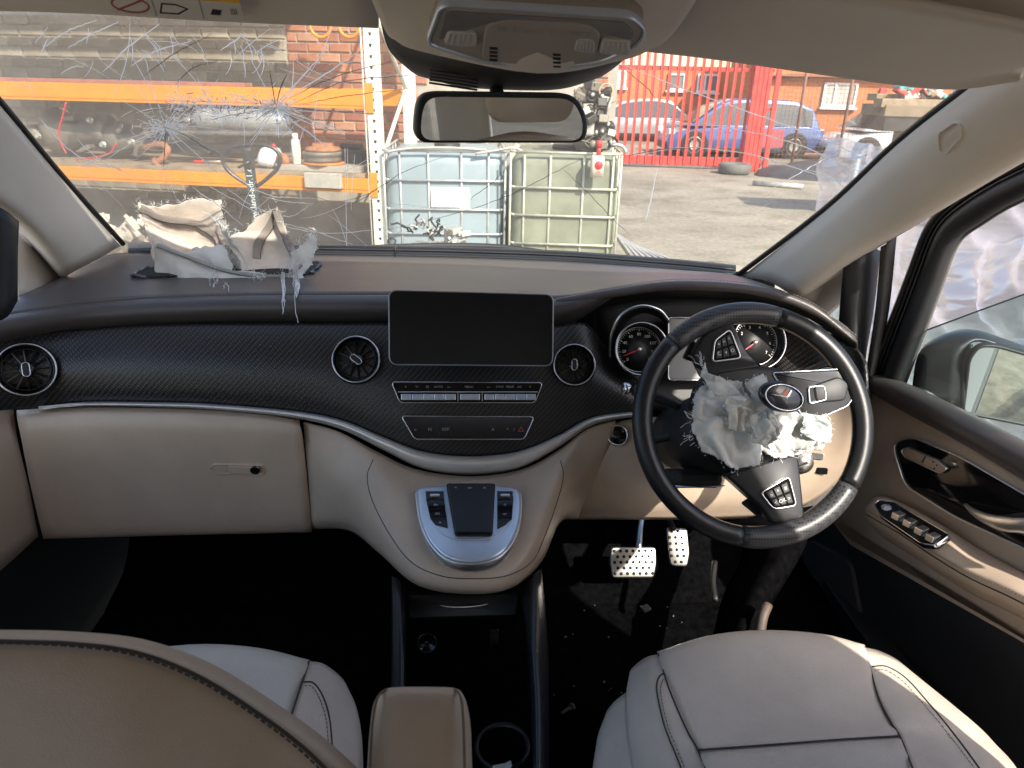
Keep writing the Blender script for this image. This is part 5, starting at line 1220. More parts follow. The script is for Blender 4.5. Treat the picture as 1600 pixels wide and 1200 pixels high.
# pull handle: a silver sickle
hc = dl([(1508, 787, .006), (1522, 800, .022), (1545, 812, .034), (1575, 820, .04), (1610, 824, .04), (1660, 850, .03)])
q = crom(hc, 5); vs = []
for i, p in enumerate(q):
    t = i/(len(q)-1); h = .004+.020*min(1, t*1.8)
    vs += [p+DF.y*h*.9, p+DF.y*h*.4+DF.z*.006, p-DF.y*h*.3+DF.z*.007, p-DF.y*h*.8, p-DF.y*h*.2-DF.z*.006]
build('pull_handle', vs, gridfaces(len(q), 5, True)+[(0, 1, 2, 3, 4)], silver, dd, subs=1)
dprism('handle_well', [(1545, 808), (1600, 800), (1640, 820), (1640, 850), (1600, 838), (1560, 822)], 0, .004, blackp, ip, bev=.001, r=.01)
# armrest
am = [dl([(1352, 792, .0), (1375, 774, .0), (1430, 795, 0), (1485, 828, .0), (1532, 858, .0), (1600, 895, .0), (1790, 995, .0)]), dl([(1352, 793, .03), (1374, 777, .035), (1428, 801, .04), (1482, 834, .04), (1528, 866, .035), (1600, 903, .035), (1790, 1003, .035)]),
      dl([(1350, 796, .05), (1368, 790, .06), (1410, 818, .07), (1465, 855, .075), (1520, 888, .075), (1600, 925, .075), (1790, 1030, .075)]), dl([(1351, 800, .052), (1364, 800, .066), (1405, 829, .078), (1462, 868, .082), (1518, 900, .082), (1600, 938, .082), (1790, 1043, .082)]),
      dl([(1354, 812, .04), (1368, 822, .052), (1412, 852, .064), (1468, 890, .068), (1520, 918, .07), (1600, 955, .07), (1790, 1060, .07)]), dl([(1362, 822, .0), (1380, 840, .0), (1425, 868, .0), (1472, 900, .0), (1522, 930, .0), (1600, 968, .0), (1790, 1075, .0)])]
ams = loft('armrest', am, beige, dd, nu=5, nv=4, solid=.006)
stitches('stitching', dl([(1358, 799, .063), (1402, 826, .0795), (1460, 864, .0835), (1517, 896, .0835), (1600, 934, .0835), (1790, 1039, .0835)]), stitchm, dd, .004, .0022, .0007, .0015, up=V((-.6, -.5, .6)))
tube('armrest_seam', dl([(1354, 804, .058), (1404, 833, .0785), (1462, 872, .0825), (1518, 905, .082), (1600, 944, .082), (1790, 1049, .082)]), .0012, darkthread, dd, n=6, sm=4)
AF = Fr(DF(*DF.uv(1425, 812, .058), .058), DF(*DF.uv(1480, 843, .062), .062)-DF(*DF.uv(1370, 785, .048), .048), DF(*DF.uv(1432, 802, .04), .04)-DF(*DF.uv(1415, 822, .072), .072))
def apx(l, c=.0): return [AF.uv(a, b, c) for a, b in l]
sp_ = apx([(1366, 788), (1374, 781), (1395, 784), (1484, 836), (1462, 852), (1440, 850), (1376, 806)], .003)
swp = prism('switch_plate', AF, roundpoly(sp_, .006, 4), -.008, .003, blackg, dd, bev=.001)
outline('plate_rim', AF, inset(roundpoly(sp_, .006, 4), -.001), .0018, -.004, .0046, chrome, dd)
u, v = AF.uv(1385, 793, .003); lathe('mirror_knob', AF.sub(u, v), [(0, .007), (.007, .007), (.008, .005), (.0115, .0045), (.012, .002)], silverp, swp, n=20, sy=.7)
for k, (a, b) in enumerate(((1404, 806), (1422, 817), (1440, 829), (1458, 840))):
    u, v = AF.uv(a, b, .003)
    f = AF.sub(u, v, .003)
    q = [f(-.009, -.012, 0), f(.009, -.012, 0), f(.009, -.004, .009), f(-.009, -.004, .009), f(-.009, .004, .004), f(.009, .004, .004), f(.009, .012, .001), f(-.009, .012, .001)]
    build('window_switch', q, [(0, 1, 2, 3), (3, 2, 5, 4), (4, 5, 6, 7), (0, 3, 4, 7), (1, 6, 5, 2), (0, 7, 6, 1)], silver, swp, smooth=False, bevel=.001)
# window frame
outr = [(1350, 600), (1372, 540), (1396, 478), (1420, 415), (1440, 362), (1462, 330), (1500, 298), (1550, 268), (1600, 243), (1790, 150)]
innr = [(1412, 606), (1432, 552), (1452, 500), (1474, 440), (1490, 396), (1506, 370), (1535, 350), (1566, 330), (1600, 313), (1790, 222)]
def mid(t): return [(a[0]+(b[0]-a[0])*t, a[1]+(b[1]-a[1])*t) for a, b in zip(outr, innr)]
def wl_(l, c): return dl([(a, b, c) for a, b in l])
loft('window_frame', [wl_(outr, -.05), wl_(mid(.03), -.012), wl_(mid(.22), -.004), wl_(mid(.26), -.014), wl_(mid(.34), -.016), wl_(mid(.40), .008), wl_(mid(.66), .010), wl_(mid(.92), -.008), wl_(innr, -.05)], blackp, dd, nu=4, nv=2, solid=.006)
tube('frame_seal', wl_(mid(.10), -.004), .006, blackl, dd, n=8, sm=4)
tube('frame_seal', wl_(mid(.30), -.008), .0016, greyrub, dd, n=6, sm=4)
tube('glass_channel', wl_(mid(.97), -.03), .005, greyrub, dd, n=6, sm=4)
gq = [(1402, 640), (1448, 516), (1520, 489), (1600, 460), (1790, 392), (1790, 840), (1600, 740)]
gv = [DF(u, v, -.035) for u, v in dp(gq, -.035)]
build('door_window', gv, [tuple(range(len(gv)))], doorglass, dd, smooth=False)
tube('glass_edge', wl_([(1448, 516), (1520, 489), (1600, 460), (1790, 392)], -.035), .0016, mat('cut glass edge', (.10, .16, .16), .3), dd, n=5)
# door mirror
dm = root('door_mirror', at(1500, 600, 1.30), 'black door mirror outside the driver window reflecting the yard', 'mirror')
HM = [P([(1428, 618, 1.33), (1440, 552, 1.36), (1466, 528, 1.37), (1510, 514, 1.36), (1570, 530, 1.34), (1700, 575, 1.30)]), P([(1428, 625, 1.28), (1438, 556, 1.30), (1470, 526, 1.31), (1520, 516, 1.30), (1575, 532, 1.28), (1700, 580, 1.24)]), P([(1500, 640, 1.24), (1502, 560, 1.255), (1512, 538, 1.26), (1532, 530, 1.26), (1580, 545, 1.24), (1700, 590, 1.2)])]
loft('mirror_housing', HM, bodyp, dm, nu=5, nv=4, solid=.006)
loft('housing_side', [P([(1428, 622, 1.30), (1438, 555, 1.32), (1470, 526, 1.33)]), P([(1470, 640, 1.27), (1478, 570, 1.28), (1495, 535, 1.29)]), P([(1506, 655, 1.23), (1508, 580, 1.25), (1518, 538, 1.258)])], bodyp, dm, solid=.005)
loft('mirror_foot', [P([(1422, 606, 1.28), (1450, 612, 1.26), (1490, 640, 1.24)]), P([(1424, 640, 1.27), (1460, 655, 1.25), (1510, 660, 1.23)])], bodyp, dm, solid=.02)
nn = V((-.37, -1.62, -.22)).normalized()
GF = Fr(at(1560, 600, 1.235), V((1, 0, 0))-nn*nn.x, nn.cross(V((1, 0, 0))-nn*nn.x))
gp = roundpoly([GF.uv(a, b) for a, b in ((1506, 642), (1560, 652), (1640, 668), (1720, 680), (1720, 600), (1640, 566), (1556, 542), (1530, 541), (1516, 560))], .012, 4)
prism('mirror_glass', GF, gp, -.003, .002, mirrorm, dm)
outline('glass_rim', GF, inset(gp, -.006), .006, -.006, .006, blackp, dm)
# ================================================================ the yard outside
yard = mat('worn yard concrete', (.30, .265, .21), .95, var=(.55, .22, (.40, .36, .29)), bump=(9, .5), bumpd=.03, spec=.2)
nt = yard.node_tree; b_ = nt.nodes['Principled BSDF']
# darker tyre tracks and oil smears over the concrete
tc_ = nt.nodes.new('ShaderNodeTexCoord'); mp1 = nt.nodes.new('ShaderNodeMapping'); mp1.inputs['Rotation'].default_value = (0, 0, radians(62)); mp1.inputs['Scale'].default_value = (1.0, 1.25, 1)
n1 = nt.nodes.new('ShaderNodeTexNoise'); n1.inputs['Scale'].default_value = 1.1; n1.inputs['Detail'].default_value = 9; n1.inputs['Roughness'].default_value = .68
nt.links.new(tc_.outputs['Object'], mp1.inputs[0]); nt.links.new(mp1.outputs[0], n1.inputs['Vector'])
r1 = nt.nodes.new('ShaderNodeValToRGB'); r1.color_ramp.elements[0].position = .36; r1.color_ramp.elements[1].position = .5; r1.color_ramp.elements[0].color = (.60, .58, .55, 1); r1.color_ramp.elements[1].color = (1, 1, 1, 1)
mx = nt.nodes.new('ShaderNodeMix'); mx.data_type = 'RGBA'; mx.blend_type = 'MULTIPLY'; mx.inputs[0].default_value = .75
nt.links.new(n1.outputs['Fac'], r1.inputs[0])
old = b_.inputs['Base Color'].links[0].from_socket
ng = nt.nodes.new('ShaderNodeTexNoise'); ng.inputs['Scale'].default_value = 16; ng.inputs['Detail'].default_value = 8; ng.inputs['Roughness'].default_value = .75
nt.links.new(tc_.outputs['Object'], ng.inputs['Vector']); rg_ = nt.nodes.new('ShaderNodeValToRGB'); rg_.color_ramp.elements[0].position = .35; rg_.color_ramp.elements[1].position = .62; rg_.color_ramp.elements[0].color = (.6, .58, .56, 1); rg_.color_ramp.elements[1].color = (1.1, 1.08, 1.04, 1)
nt.links.new(ng.outputs['Fac'], rg_.inputs[0]); mg = nt.nodes.new('ShaderNodeMix'); mg.data_type = 'RGBA'; mg.blend_type = 'MULTIPLY'; mg.inputs[0].default_value = .8
nt.links.new(old, mg.inputs[6]); nt.links.new(rg_.outputs[0], mg.inputs[7]); old = mg.outputs[2]
nt.links.new(old, mx.inputs[6]); nt.links.new(r1.outputs[0], mx.inputs[7]); nt.links.new(mx.outputs[2], b_.inputs['Base Color'])
gv = []; N = 40
for i in range(N+1):
    for j in range(N+1):
        a = (i/N*2-1); b = (j/N*2-1); x = math.copysign(abs(a)**2.2, a)*150; y = 6+math.copysign(abs(b)**2.2, b)*150
        gv.append(V((x, y, .02*noise.noise(V((x*.4, y*.4, 0))))))
tag(build('ground', gv, gridfaces(N+1, N+1), yard), kind='structure')
rz = random.Random(12)
def randmat(name, cols, rough=.9, bump=None, spec=.3, noise_s=14, dirt=(.5, .45, .38)):
    m = bpy.data.materials.new(name); m.use_nodes = True; nt = m.node_tree; b = nt.nodes['Principled BSDF']
    oi = nt.nodes.new('ShaderNodeObjectInfo'); r = nt.nodes.new('ShaderNodeValToRGB')
    while len(r.color_ramp.elements) < len(cols): r.color_ramp.elements.new(.5)
    for k, c in enumerate(cols): r.color_ramp.elements[k].position = k/(len(cols)-1); r.color_ramp.elements[k].color = (*c, 1)
    nt.links.new(oi.outputs['Random'], r.inputs[0])
    tc = nt.nodes.new('ShaderNodeTexCoord'); n = nt.nodes.new('ShaderNodeTexNoise'); n.inputs['Scale'].default_value = noise_s; n.inputs['Detail'].default_value = 7
    nt.links.new(tc.outputs['Object'], n.inputs['Vector'])
    r2 = nt.nodes.new('ShaderNodeValToRGB'); r2.color_ramp.elements[0].position = .35; r2.color_ramp.elements[1].position = .65; r2.color_ramp.elements[0].color = (*dirt, 1); r2.color_ramp.elements[1].color = (1, 1, 1, 1)
    nt.links.new(n.outputs['Fac'], r2.inputs[0])
    mx = nt.nodes.new('ShaderNodeMix'); mx.data_type = 'RGBA'; mx.blend_type = 'MULTIPLY'; mx.inputs[0].default_value = .6
    nt.links.new(r.outputs[0], mx.inputs[6]); nt.links.new(r2.outputs[0], mx.inputs[7]); nt.links.new(mx.outputs[2], b.inputs['Base Color'])
    b.inputs['Roughness'].default_value = rough; b.inputs['Specular IOR Level'].default_value = spec
    bp = nt.nodes.new('ShaderNodeBump'); bp.inputs['Strength'].default_value = .5; bp.inputs['Distance'].default_value = .006
    nt.links.new(n.outputs['Fac'], bp.inputs['Height']); nt.links.new(bp.outputs[0], b.inputs['Normal'])
    return m
mortar = mat('mortar', (.40, .36, .30), .95, bump=(60, .5), bumpd=.004, var=(6, .2))
greybrick = randmat('painted grey brick', [(.36, .31, .235), (.42, .365, .285), (.30, .26, .20), (.46, .405, .32)])
redbrick = randmat('red brick', [(.46, .19, .11), (.56, .26, .15), (.38, .15, .10), (.60, .33, .21), (.50, .28, .19)], dirt=(.62, .5, .42))
# rack and wall share one direction, turned a little from the van
RT = radians(12.0)
RF = Fr((-.80, 5.8, 0), (cos(RT), -sin(RT), 0), (0, 0, 1))
WC = -1.25
def brickmesh(name, w, h, d, m, seed):
    r = random.Random(seed); b = .006
    vs, fs = prismgeo(Fr((0, 0, 0), (1, 0, 0), (0, 1, 0)), [(-w/2+r.uniform(0, .004), -h/2+r.uniform(0, .003)), (w/2-r.uniform(0, .004), -h/2+r.uniform(0, .003)), (w/2-r.uniform(0, .004), h/2-r.uniform(0, .003)), (-w/2+r.uniform(0, .004), h/2-r.uniform(0, .003))], 0, d, b, 1)
    me = bpy.data.meshes.new(name); me.from_pydata([tuple(v) for v in vs], [], fs); me.materials.append(m); return me
def frame_rot(fr):
    return Matrix((fr.x, fr.y, fr.z)).transposed().to_euler()
def brickwall(par, fr, u0, u1, v0, v1, bw, bh, m, c, gap=.010, vis=None, d=.035, cutends=True):
    ms = [brickmesh('brick', bw-gap, bh-gap, d, m, k) for k in range(4)]
    hm = [brickmesh('brick', bw/2-gap, bh-gap, d, m, k+9) for k in range(2)]
    e = frame_rot(fr); n = 0
    for j in range(int((v1-v0)/bh)):
        v = v0+(j+.5)*bh; o = (bw/2 if j % 2 else 0)
        u = u0
        while u < u1-.02:
            w = bw
            if u == u0 and o: w = bw/2
            if u+w > u1+.01: w = bw/2
            if u+w > u1+.03: break
            if vis is None or vis(u+w/2, v):
                src = rz.choice(ms) if w == bw else rz.choice(hm)
                inst(src, 'brick', fr(u+w/2, v, c-d+.004+rz.uniform(-.004, .004)), par, e); n += 1
            u += w
    return n
def project(p):
    v = p-CAM; z = v.dot(cf); return 800+FPX*v.dot(cr_)/z, 600-FPX*v.dot(cu)/z
def visible(fr, c, x0, x1, y0, y1):
    def f(u, v):
        x, y = project(fr(u, v, c)); return x0 <= x <= x1 and y0 <= y <= y1
    return f
ug = RF.uv(455, 150, WC)[0]
u_l = RF.uv(-60, 100, WC)[0]
ue = RF.uv(962, 150, WC)[0]
gwall = root('grey_brick_wall', RF((u_l+ug)/2, 0, WC), 'grey painted brick wall behind the pallet rack', 'wall')
box('mortar_bed', RF, -12, ug, 0, 4.2, WC-.3, WC-.012, mortar, gwall, bevel=0)
n1_ = brickwall(gwall, RF, u_l-.1, ug, .3, 2.55, .275, .094, greybrick, WC, vis=visible(RF, WC, -40, 470, 20, 345))
rwall = root('red_brick_wall', RF((ug+ue)/2, 0, WC), 'sunlit red brick wall right of the grey wall, behind the liquid tanks', 'wall')
box('mortar_bed', RF, ug, ue, 0, 4.2, WC-.3, WC-.012, mortar, rwall, bevel=0)
n2_ = brickwall(rwall, RF, ug, ue, .88, 2.5, .205, .084, redbrick, WC, vis=lambda u, v: visible(RF, WC, 440, 662, 25, 345)(u, v) or visible(RF, WC, 900, 980, 60, 240)(u, v))
# ---------------- pallet rack
orange = mat('orange rack paint', (.72, .25, .015), .45, var=(9, .10), bump=(30, .1))
cream = mat('cream rack paint', (.74, .70, .58), .5, var=(7, .12))
rustred = mat('red oxide plank', (.34, .13, .09), .9, var=(12, .2))
wood = mat('weathered wood', (.30, .22, .14), .9, var=(10, .3), bump=(40, .5), bumpd=.004)
rack = root('pallet_rack', RF(0, 0, -.4), 'orange and cream pallet rack with loaded wooden shelf against the brick wall', 'rack')
u0 = RF.uv(576, 200, 0)[0]; u1 = RF.uv(596, 200, 0)[0]
def upright(u, c):
    up = box('upright', RF, u-.005, u+.095, 0, 3.2, c-.08, c, cream, rack, bevel=.004)
    for k in range(40):
        v = .25+k*.075
        if 0.3 < v < 2.6 and c > -.1:
            prism('slot', RF.sub(u+.048, v, c), [(-.013, .010), (.013, .010), (.007, -.012), (-.007, -.012)], -.003, .0012, blackp, up)
    return up
upright(u0, 0); upright(u0, -.90)
upright(u0-3.9, 0)
for k in range(4):
    tube('brace', [RF(u0+.04, .4+k*.6, -.06 if k % 2 else -.86), RF(u0+.04, 1.0+k*.6, -.86 if k % 2 else -.06)], .018, cream, rack, n=6)
tube('edge_strip', [RF(u0-.022, .2, .002), RF(u0-.022, 3.1, .002)], .006, cream, rack, n=6)
def beam(pt, pb, c, name='beam'):
    v1 = RF.uv(*pt, c)[1]; v0 = RF.uv(*pb, c)[1]
    bm_ = box(name, RF, u0-3.85, u0-.005, v0+.02, v1, c-.05, c+.006, orange, rack, bevel=.006)
    box('beam_lip', RF, u0-3.85, u0-.02, v0, v0+.018, c-.05, c+.014, orange, bm_, bevel=.003)
    box('beam_connector', RF, u0-.012, u0+.05, v0-.03, v1+.05, c+.002, c+.012, orange, bm_, bevel=.003)
    return v0, v1
vU0, vU1 = beam((300, 134), (300, 163), 0)
vL0, vL1 = beam((450, 274), (450, 296), 0)
for v0, v1 in ((vU0, vU1), (vL0, vL1)):
    box('beam', RF, u0-3.85, u0-.005, v0, v1, -.90, -.85, orange, rack, bevel=.006)
vT = vU1+.70
box('beam', RF, u0-3.85, u0-.005, vT-.11, vT, -.05, .005, orange, rack, bevel=.006)
for c0, c1 in ((-.27, -.02), (-.60, -.30), (-.80, -.62)):
    box('shelf_board', RF, u0-3.85, u0-.25, vT+.001, vT+.03, c0, c1, wood, rack, bevel=.003)
for c0, c1 in ((-.05, -.005),):
    box('shelf_board', RF, u0-3.85, u0-1.0, vU1+.001, vU1+.03, c0-.10, c1, rustred, rack, bevel=.003)
for c0, c1 in ((-.29, .0), (-.60, -.30), (-.90, -.61)):
    box('shelf_board', RF, u0-3.85, u0-.06, vL1+.001, vL1+.035, c0, c1, wood, rack, bevel=.003)
zs = vL1+.036
box('shelf_board', RF, u0-3.85, u0-.25, vT+.9, vT+.93, -.9, -.25, wood, rack, bevel=.003)  # unseen upper deck, boards spaced to throw shade and sun strips on the wall
box('shelf_board', RF, u0-3.85, u0-.25, vT+.9, vT+.93, -.19, -.10, wood, rack, bevel=.003)
# hanging orange hooks at the top beside the upright
for px in (500, 545):
    u, v = RF.uv(px, 44, .01); torus('strap_loop', RF.sub(u, v+.02, .0), .08, .012, orange, rack, n=20, m=6)
# ---------------- things on the shelf
rust = mat('rusty iron', (.33, .14, .06), .8, var=(14, .35), bump=(60, .5), bumpd=.003)
castg = mat('oily cast grey', (.22, .195, .155), .6, .4, var=(8, .35), bump=(40, .4), bumpd=.004)
darkm = mat('dark oily metal', (.05, .046, .042), .5, .5, var=(10, .4), bump=(40, .3), bumpd=.004)
palem = mat('pale alloy', (.50, .48, .43), .5, .5, var=(10, .25), bump=(40, .4), bumpd=.004)
def S(px, c): return RF.uv(px, 255, c)[0]
def rfr(u, v, c, rot=0): return RF.sub(u, v, c, rot)
def up_fr(u, v, c, rot=0):
    o = RF(u, v, c); x = RF.x*cos(rot)+RF.z*sin(rot); return Fr(o, x, V((0, 0, 1)).cross(x))
u = S(504, -.12)
bd_ = root('brake_disc_stack', RF(u, zs+.05, -.14), 'stack of rusty brake discs on a grey board beside the cream upright', 'brake disc')
box('board', RF, S(440, -.12), S(568, -.12), zs, zs+.045, -.30, -.01, mat('grey plank', (.36, .31, .25), .9, var=(8, .25), bump=(30, .4)), bd_, bevel=.004)
f = up_fr(u, zs+.046, -.15)
f = Fr(f.o, RF.x, -RF.z)
lathe('disc', f, [(.02, 0), (.165, 0), (.168, .008), (.165, .018), (.02, .018)], mat('orange rust', (.50, .17, .04), .85, var=(16, .3), bump=(60, .4)), bd_, n=36)
lathe('disc', f.sub(-.01, 0, .022), [(.02, 0), (.145, 0), (.15, .02), (.145, .045), (.155, .05), (.155, .07), (.15, .078), (.02, .078)], castg, bd_, n=36)
lathe('disc', f.sub(-.005, .01, .102), [(.02, 0), (.14, 0), (.145, .012), (.13, .028), (.085, .04), (.08, .06), (.03, .062), (.02, .05)], rust, bd_, n=36)
box('concrete_block', RF, S(478, 0), S(535, 0), vL0+.03, zs-.002, .018, .06, mat('rough concrete', (.40, .37, .31), .95, var=(10, .2), bump=(40, .6)), bd_, bevel=.005)
u = S(463, -.08); cn = root('spray_can', RF(u, zs+.046, -.08), 'yellow and white spray can standing left of the brake discs', 'can')
f = Fr(RF(u, zs+.046, -.10), RF.x, -RF.z)
lathe('can_body', f, [(.034, 0), (.036, .006), (.036, .17), (.030, .186), (.026, .19)], mat('can label', (.66, .70, .30), .4, var=(12, .35, (.8, .82, .78))), cn, n=24)
lathe('can_cap', f.sub(0, 0, .19), [(.024, 0), (.024, .035), (.018, .045), (0, .046)], white, cn, n=20)
u = S(416, -.08); jr = root('white_jar', RF(u, zs, -.1), 'bulging white plastic bag with red ties behind the loop handle', 'bag')
f = Fr(RF(u, zs+.002, -.16), RF.x, -RF.z)
vs, fs = lathegeo(f, [(0, 0), (.06, 0), (.10, .03), (.11, .07), (.10, .11), (.085, .14), (.05, .16), (.0, .165)], 24)
vs = [p+V((noise.noise(p*11), noise.noise(p*11+V((3, 3, 3))), noise.noise(p*13+V((7, 1, 1)))))*.018 for p in vs]
build('bag_body', vs, fs, mat('white plastic', (.80, .80, .78), .45), jr)
for dx in (-.03, .05): lathe('red_tie', f.sub(dx, -.02, .16), [(0, .03), (.018, .025), (.02, .005), (.01, 0)], mat('red plastic', (.65, .04, .04), .4) if dx < 0 else MATS['red plastic'], jr, n=12)
u = S(442, -.05); o = lathe('gear_wheel', Fr(RF(u, zs+.075, -.05), RF.x, RF.y), [(.012, .02), (.03, .022), (.032, .012), (.055, .012), (.058, -.012), (.02, -.014)], rust, None, n=24)
tag(o, 'small rusty gear wheel leaning between the white bag and spray can', 'gear')
db = root('battery_tray', RF(S(545, -.3), zs, -.3), 'dark battery-like box on the shelf right of the brake discs', 'box')
box('tray_body', RF, S(530, -.3), S(570, -.3), zs+.04, zs+.16, -.45, -.25, darkm, db, bevel=.01); box('tray_lid', RF, S(534, -.3), S(562, -.3), zs+.16, zs+.20, -.42, -.28, darkm, db, bevel=.01)
# gearbox and engine at the left
gb = root('gearbox', RF(S(150, -.4), zs, -.4), 'oily grey gearbox lying on the left of the rack shelf', 'gearbox')
def shc(px, py, c): return RF(*RF.uv(px, py, c), c)
def horiz(name, p0, p1, prof, m, par, n=20):
    d = (p1-p0); L = d.length; z = d.normalized(); x = z.cross(V((0, 0, 1))).normalized(); f = Fr(p0, x, z.cross(x))
    return lathe(name, f, [(r, t*L) for r, t in prof], m, par, n=n)
horiz('bell_housing', shc(85, 205, -.35), shc(175, 205, -.35), [(.10, 0), (.19, .02), (.20, .15), (.15, .3), (.13, .8), (.15, .85), (.15, 1)], castg, gb)
horiz('casing', shc(170, 215, -.35), shc(250, 222, -.35), [(.14, 0), (.145, .3), (.10, .5), (.10, .9), (.06, 1)], castg, gb)
horiz('flange', shc(52, 212, -.25), shc(88, 210, -.28), [(.05, 0), (.09, .05), (.09, .4), (.06, .45), (.06, 1)], castg, gb)
for k, (px, py) in enumerate(((110, 185), (135, 232), (190, 200), (215, 235), (230, 205))):
    box('rib_boss', RF.sub(*RF.uv(px, py, -.2), -.2, k*.4), -.05, .05, -.02, .02, -.06, .03, castg, gb, bevel=.008)
for px, py in ((60, 212), (140, 188), (160, 226), (205, 222)):
    lathe('bolt', RF.sub(*RF.uv(px, py, -.16), -.16), [(0, .02), (.018, .02), (.02, 0), (.03, -.01)], palem, gb, n=8, smooth=False)
ax = root('drive_shaft', RF(S(300, -.3), zs, -.3), 'pale grey shaft tube lying along the middle of the shelf', 'shaft')
horiz('shaft_tube', shc(262, 206, -.3), shc(456, 208, -.3), [(.022, 0), (.026, .02), (.026, .98), (.02, 1)], palem, ax, 14)
horiz('shaft_joint', shc(235, 207, -.3), shc(266, 207, -.3), [(.03, 0), (.05, .2), (.05, .8), (.03, 1)], darkm, ax, 14)
ex = root('exhaust_pipe', RF(S(280, -.15), zs, -.15), 'bent brown exhaust pipe resting at the front of the shelf', 'pipe')
tube('pipe', [shc(244, 254, -.05), shc(256, 246, -.06), shc(262, 233, -.08), shc(250, 226, -.12), shc(225, 232, -.16)], .028, rust, ex, n=10, sm=5)
horiz('pipe_flange', shc(242, 256, -.045), shc(247, 252, -.05), [(.03, 0), (.045, .1), (.045, .9), (.03, 1)], rust, ex, 12)
bl = root('leaf_spring', RF(S(340, -.3), zs, -.3), 'curved dark steel spring lying behind the loop handle', 'spring')
tube('leaf', [shc(265, 228, -.2), shc(300, 222, -.2), shc(330, 232, -.2), shc(350, 244, -.2)], .022, darkm, bl, n=8, sm=5); tube('leaf', [shc(270, 236, -.19), shc(300, 229, -.19), shc(330, 240, -.19)], .018, darkm, bl, n=8, sm=5)
pl = root('pliers', RF(S(315, -.05), zs, -.05), 'red handled pliers on the wooden shelf', 'pliers')
tube('handle', [shc(303, 252, -.03), shc(312, 253, -.03), shc(318, 252, -.03)], .012, MATS['red plastic'], pl, n=8, sm=3); tube('jaw', [shc(318, 252, -.03), shc(345, 252, -.03)], .006, palem, pl, n=6)
for k, pts in enumerate(([(103, 160), (97, 185), (92, 205), (96, 225), (104, 240)], [(120, 250), (145, 246), (170, 240), (182, 224)])):
    o = tube('red_cable', [shc(a, b, .03-.02*k) for a, b in pts], .006, MATS['red plastic'], None, n=6, sm=6)
    tag(o, ('red cable hanging down from the upper rack beam', 'red cable lying loose along the shelf in front of the gearbox')[k], 'cable')
cy = root('gas_cylinder', RF(S(330, -.6), zs, -.6), 'dusty grey steel cylinder lying at the back of the shelf', 'cylinder')
horiz('cylinder_body', shc(300, 188, -.6), shc(450, 190, -.6), [(.03, 0), (.09, .08), (.10, .15), (.10, .9), (.06, 1)], mat('dusty grey steel', (.36, .37, .37), .5, .3, var=(8, .3)), cy); horiz('valve', shc(286, 188, -.6), shc(302, 188, -.6), [(.02, 0), (.03, .5), (.02, 1)], palem, cy, 10)
# rubble heap under the rack at the left
rg = []
for k in range(150):
    px = rz.uniform(60, 300); py = rz.uniform(338, 395)
    p = at(px, py, rz.uniform(5.2, 5.6)); s = rz.uniform(.02, .07)
    f = Fr(p, (rz.uniform(-1, 1), rz.uniform(-1, 1), rz.uniform(-1, 1)), (rz.uniform(-1, 1), 1, rz.uniform(-1, 1)))
    v, q = boxgeo(f, -s, s*rz.uniform(.5, 1.4), -s*.5, s*.6, -s*.35, s*.3); rg.append((v, q))
o = joined('rubble', rg, mat('pale rubble', (.52, .47, .38), .95, var=(9, .35)), None, smooth=False, bevel=.006); tag(o, 'pale heap of plaster rubble and packaging below the rack', 'rubble', kind='stuff')
gv = [at(a, b, 5.75) for a, b in ((20, 352), (320, 352), (340, 420), (0, 420))]
o = tag(box('rubble_bin', Fr(at(190, 400, 5.6), (1, 0, 0), (0, 0, 1)), -.75, .75, -.5, -.02, -.3, .3, wood, None, bevel=.01), 'low wooden bin full of rubble below the rack', 'bin')
# ---------------- pallet truck handle
pt = root('pallet_truck', at(400, 460, 4.55), 'black pallet truck handle loop on a dark printed stem', 'pallet truck')
tubem = mat('worn black tube', (.09, .085, .08), .35, .6, var=(20, .3))
tube('loop_handle', [at(a, b, 4.55) for a, b in ((390, 290), (372, 279), (356, 266), (348, 250), (352, 237), (364, 229), (393, 226), (420, 228), (434, 238), (438, 250), (432, 265), (416, 280), (402, 291))], .012, tubem, pt, n=10, sm=5)
PF = Fr(at(399, 330, 4.56), at(406, 330, 4.56)-at(392, 330, 4.56), at(392, 232, 4.56)-at(402, 345, 4.56))
zt = PF.uv(392, 232)[1]
box('stem', PF, -.028, .028, -1.2, zt-.02, -.02, .02, mat('dark green stem', (.035, .05, .045), .5, var=(15, .3)), pt, bevel=.006)
prism('stem_head', PF, roundpoly([(-.028, zt-.12), (.03, zt-.12), (.028, zt), (-.02, zt+.012)], .01), -.026, .026, tubem, pt, bev=.006, smooth=True)
tube('release_lever', [at(a, b, 4.53) for a, b in ((372, 262), (380, 258), (390, 252))], .007, tubem, pt, n=8)
text('lettering', PF.sub(0, .03, .0, pi/2), 'SGU  www.land-adr.1.co', .052, white, pt, .0215)
lathe('pump_body', Fr(PF(0, -1.2, 0), (1, 0, 0), (0, 1, 0)), [(.12, -.15), (.14, 0), (.08, .2), (.05, .3)], tubem, pt, n=20)
for s in (-.27, .27): box('fork', Fr(PF(0, -1.35, 0), (1, 0, 0), (0, 1, 0)), s-.08, s+.08, .0, 1.1, .0, .06, orange, pt, bevel=.01)

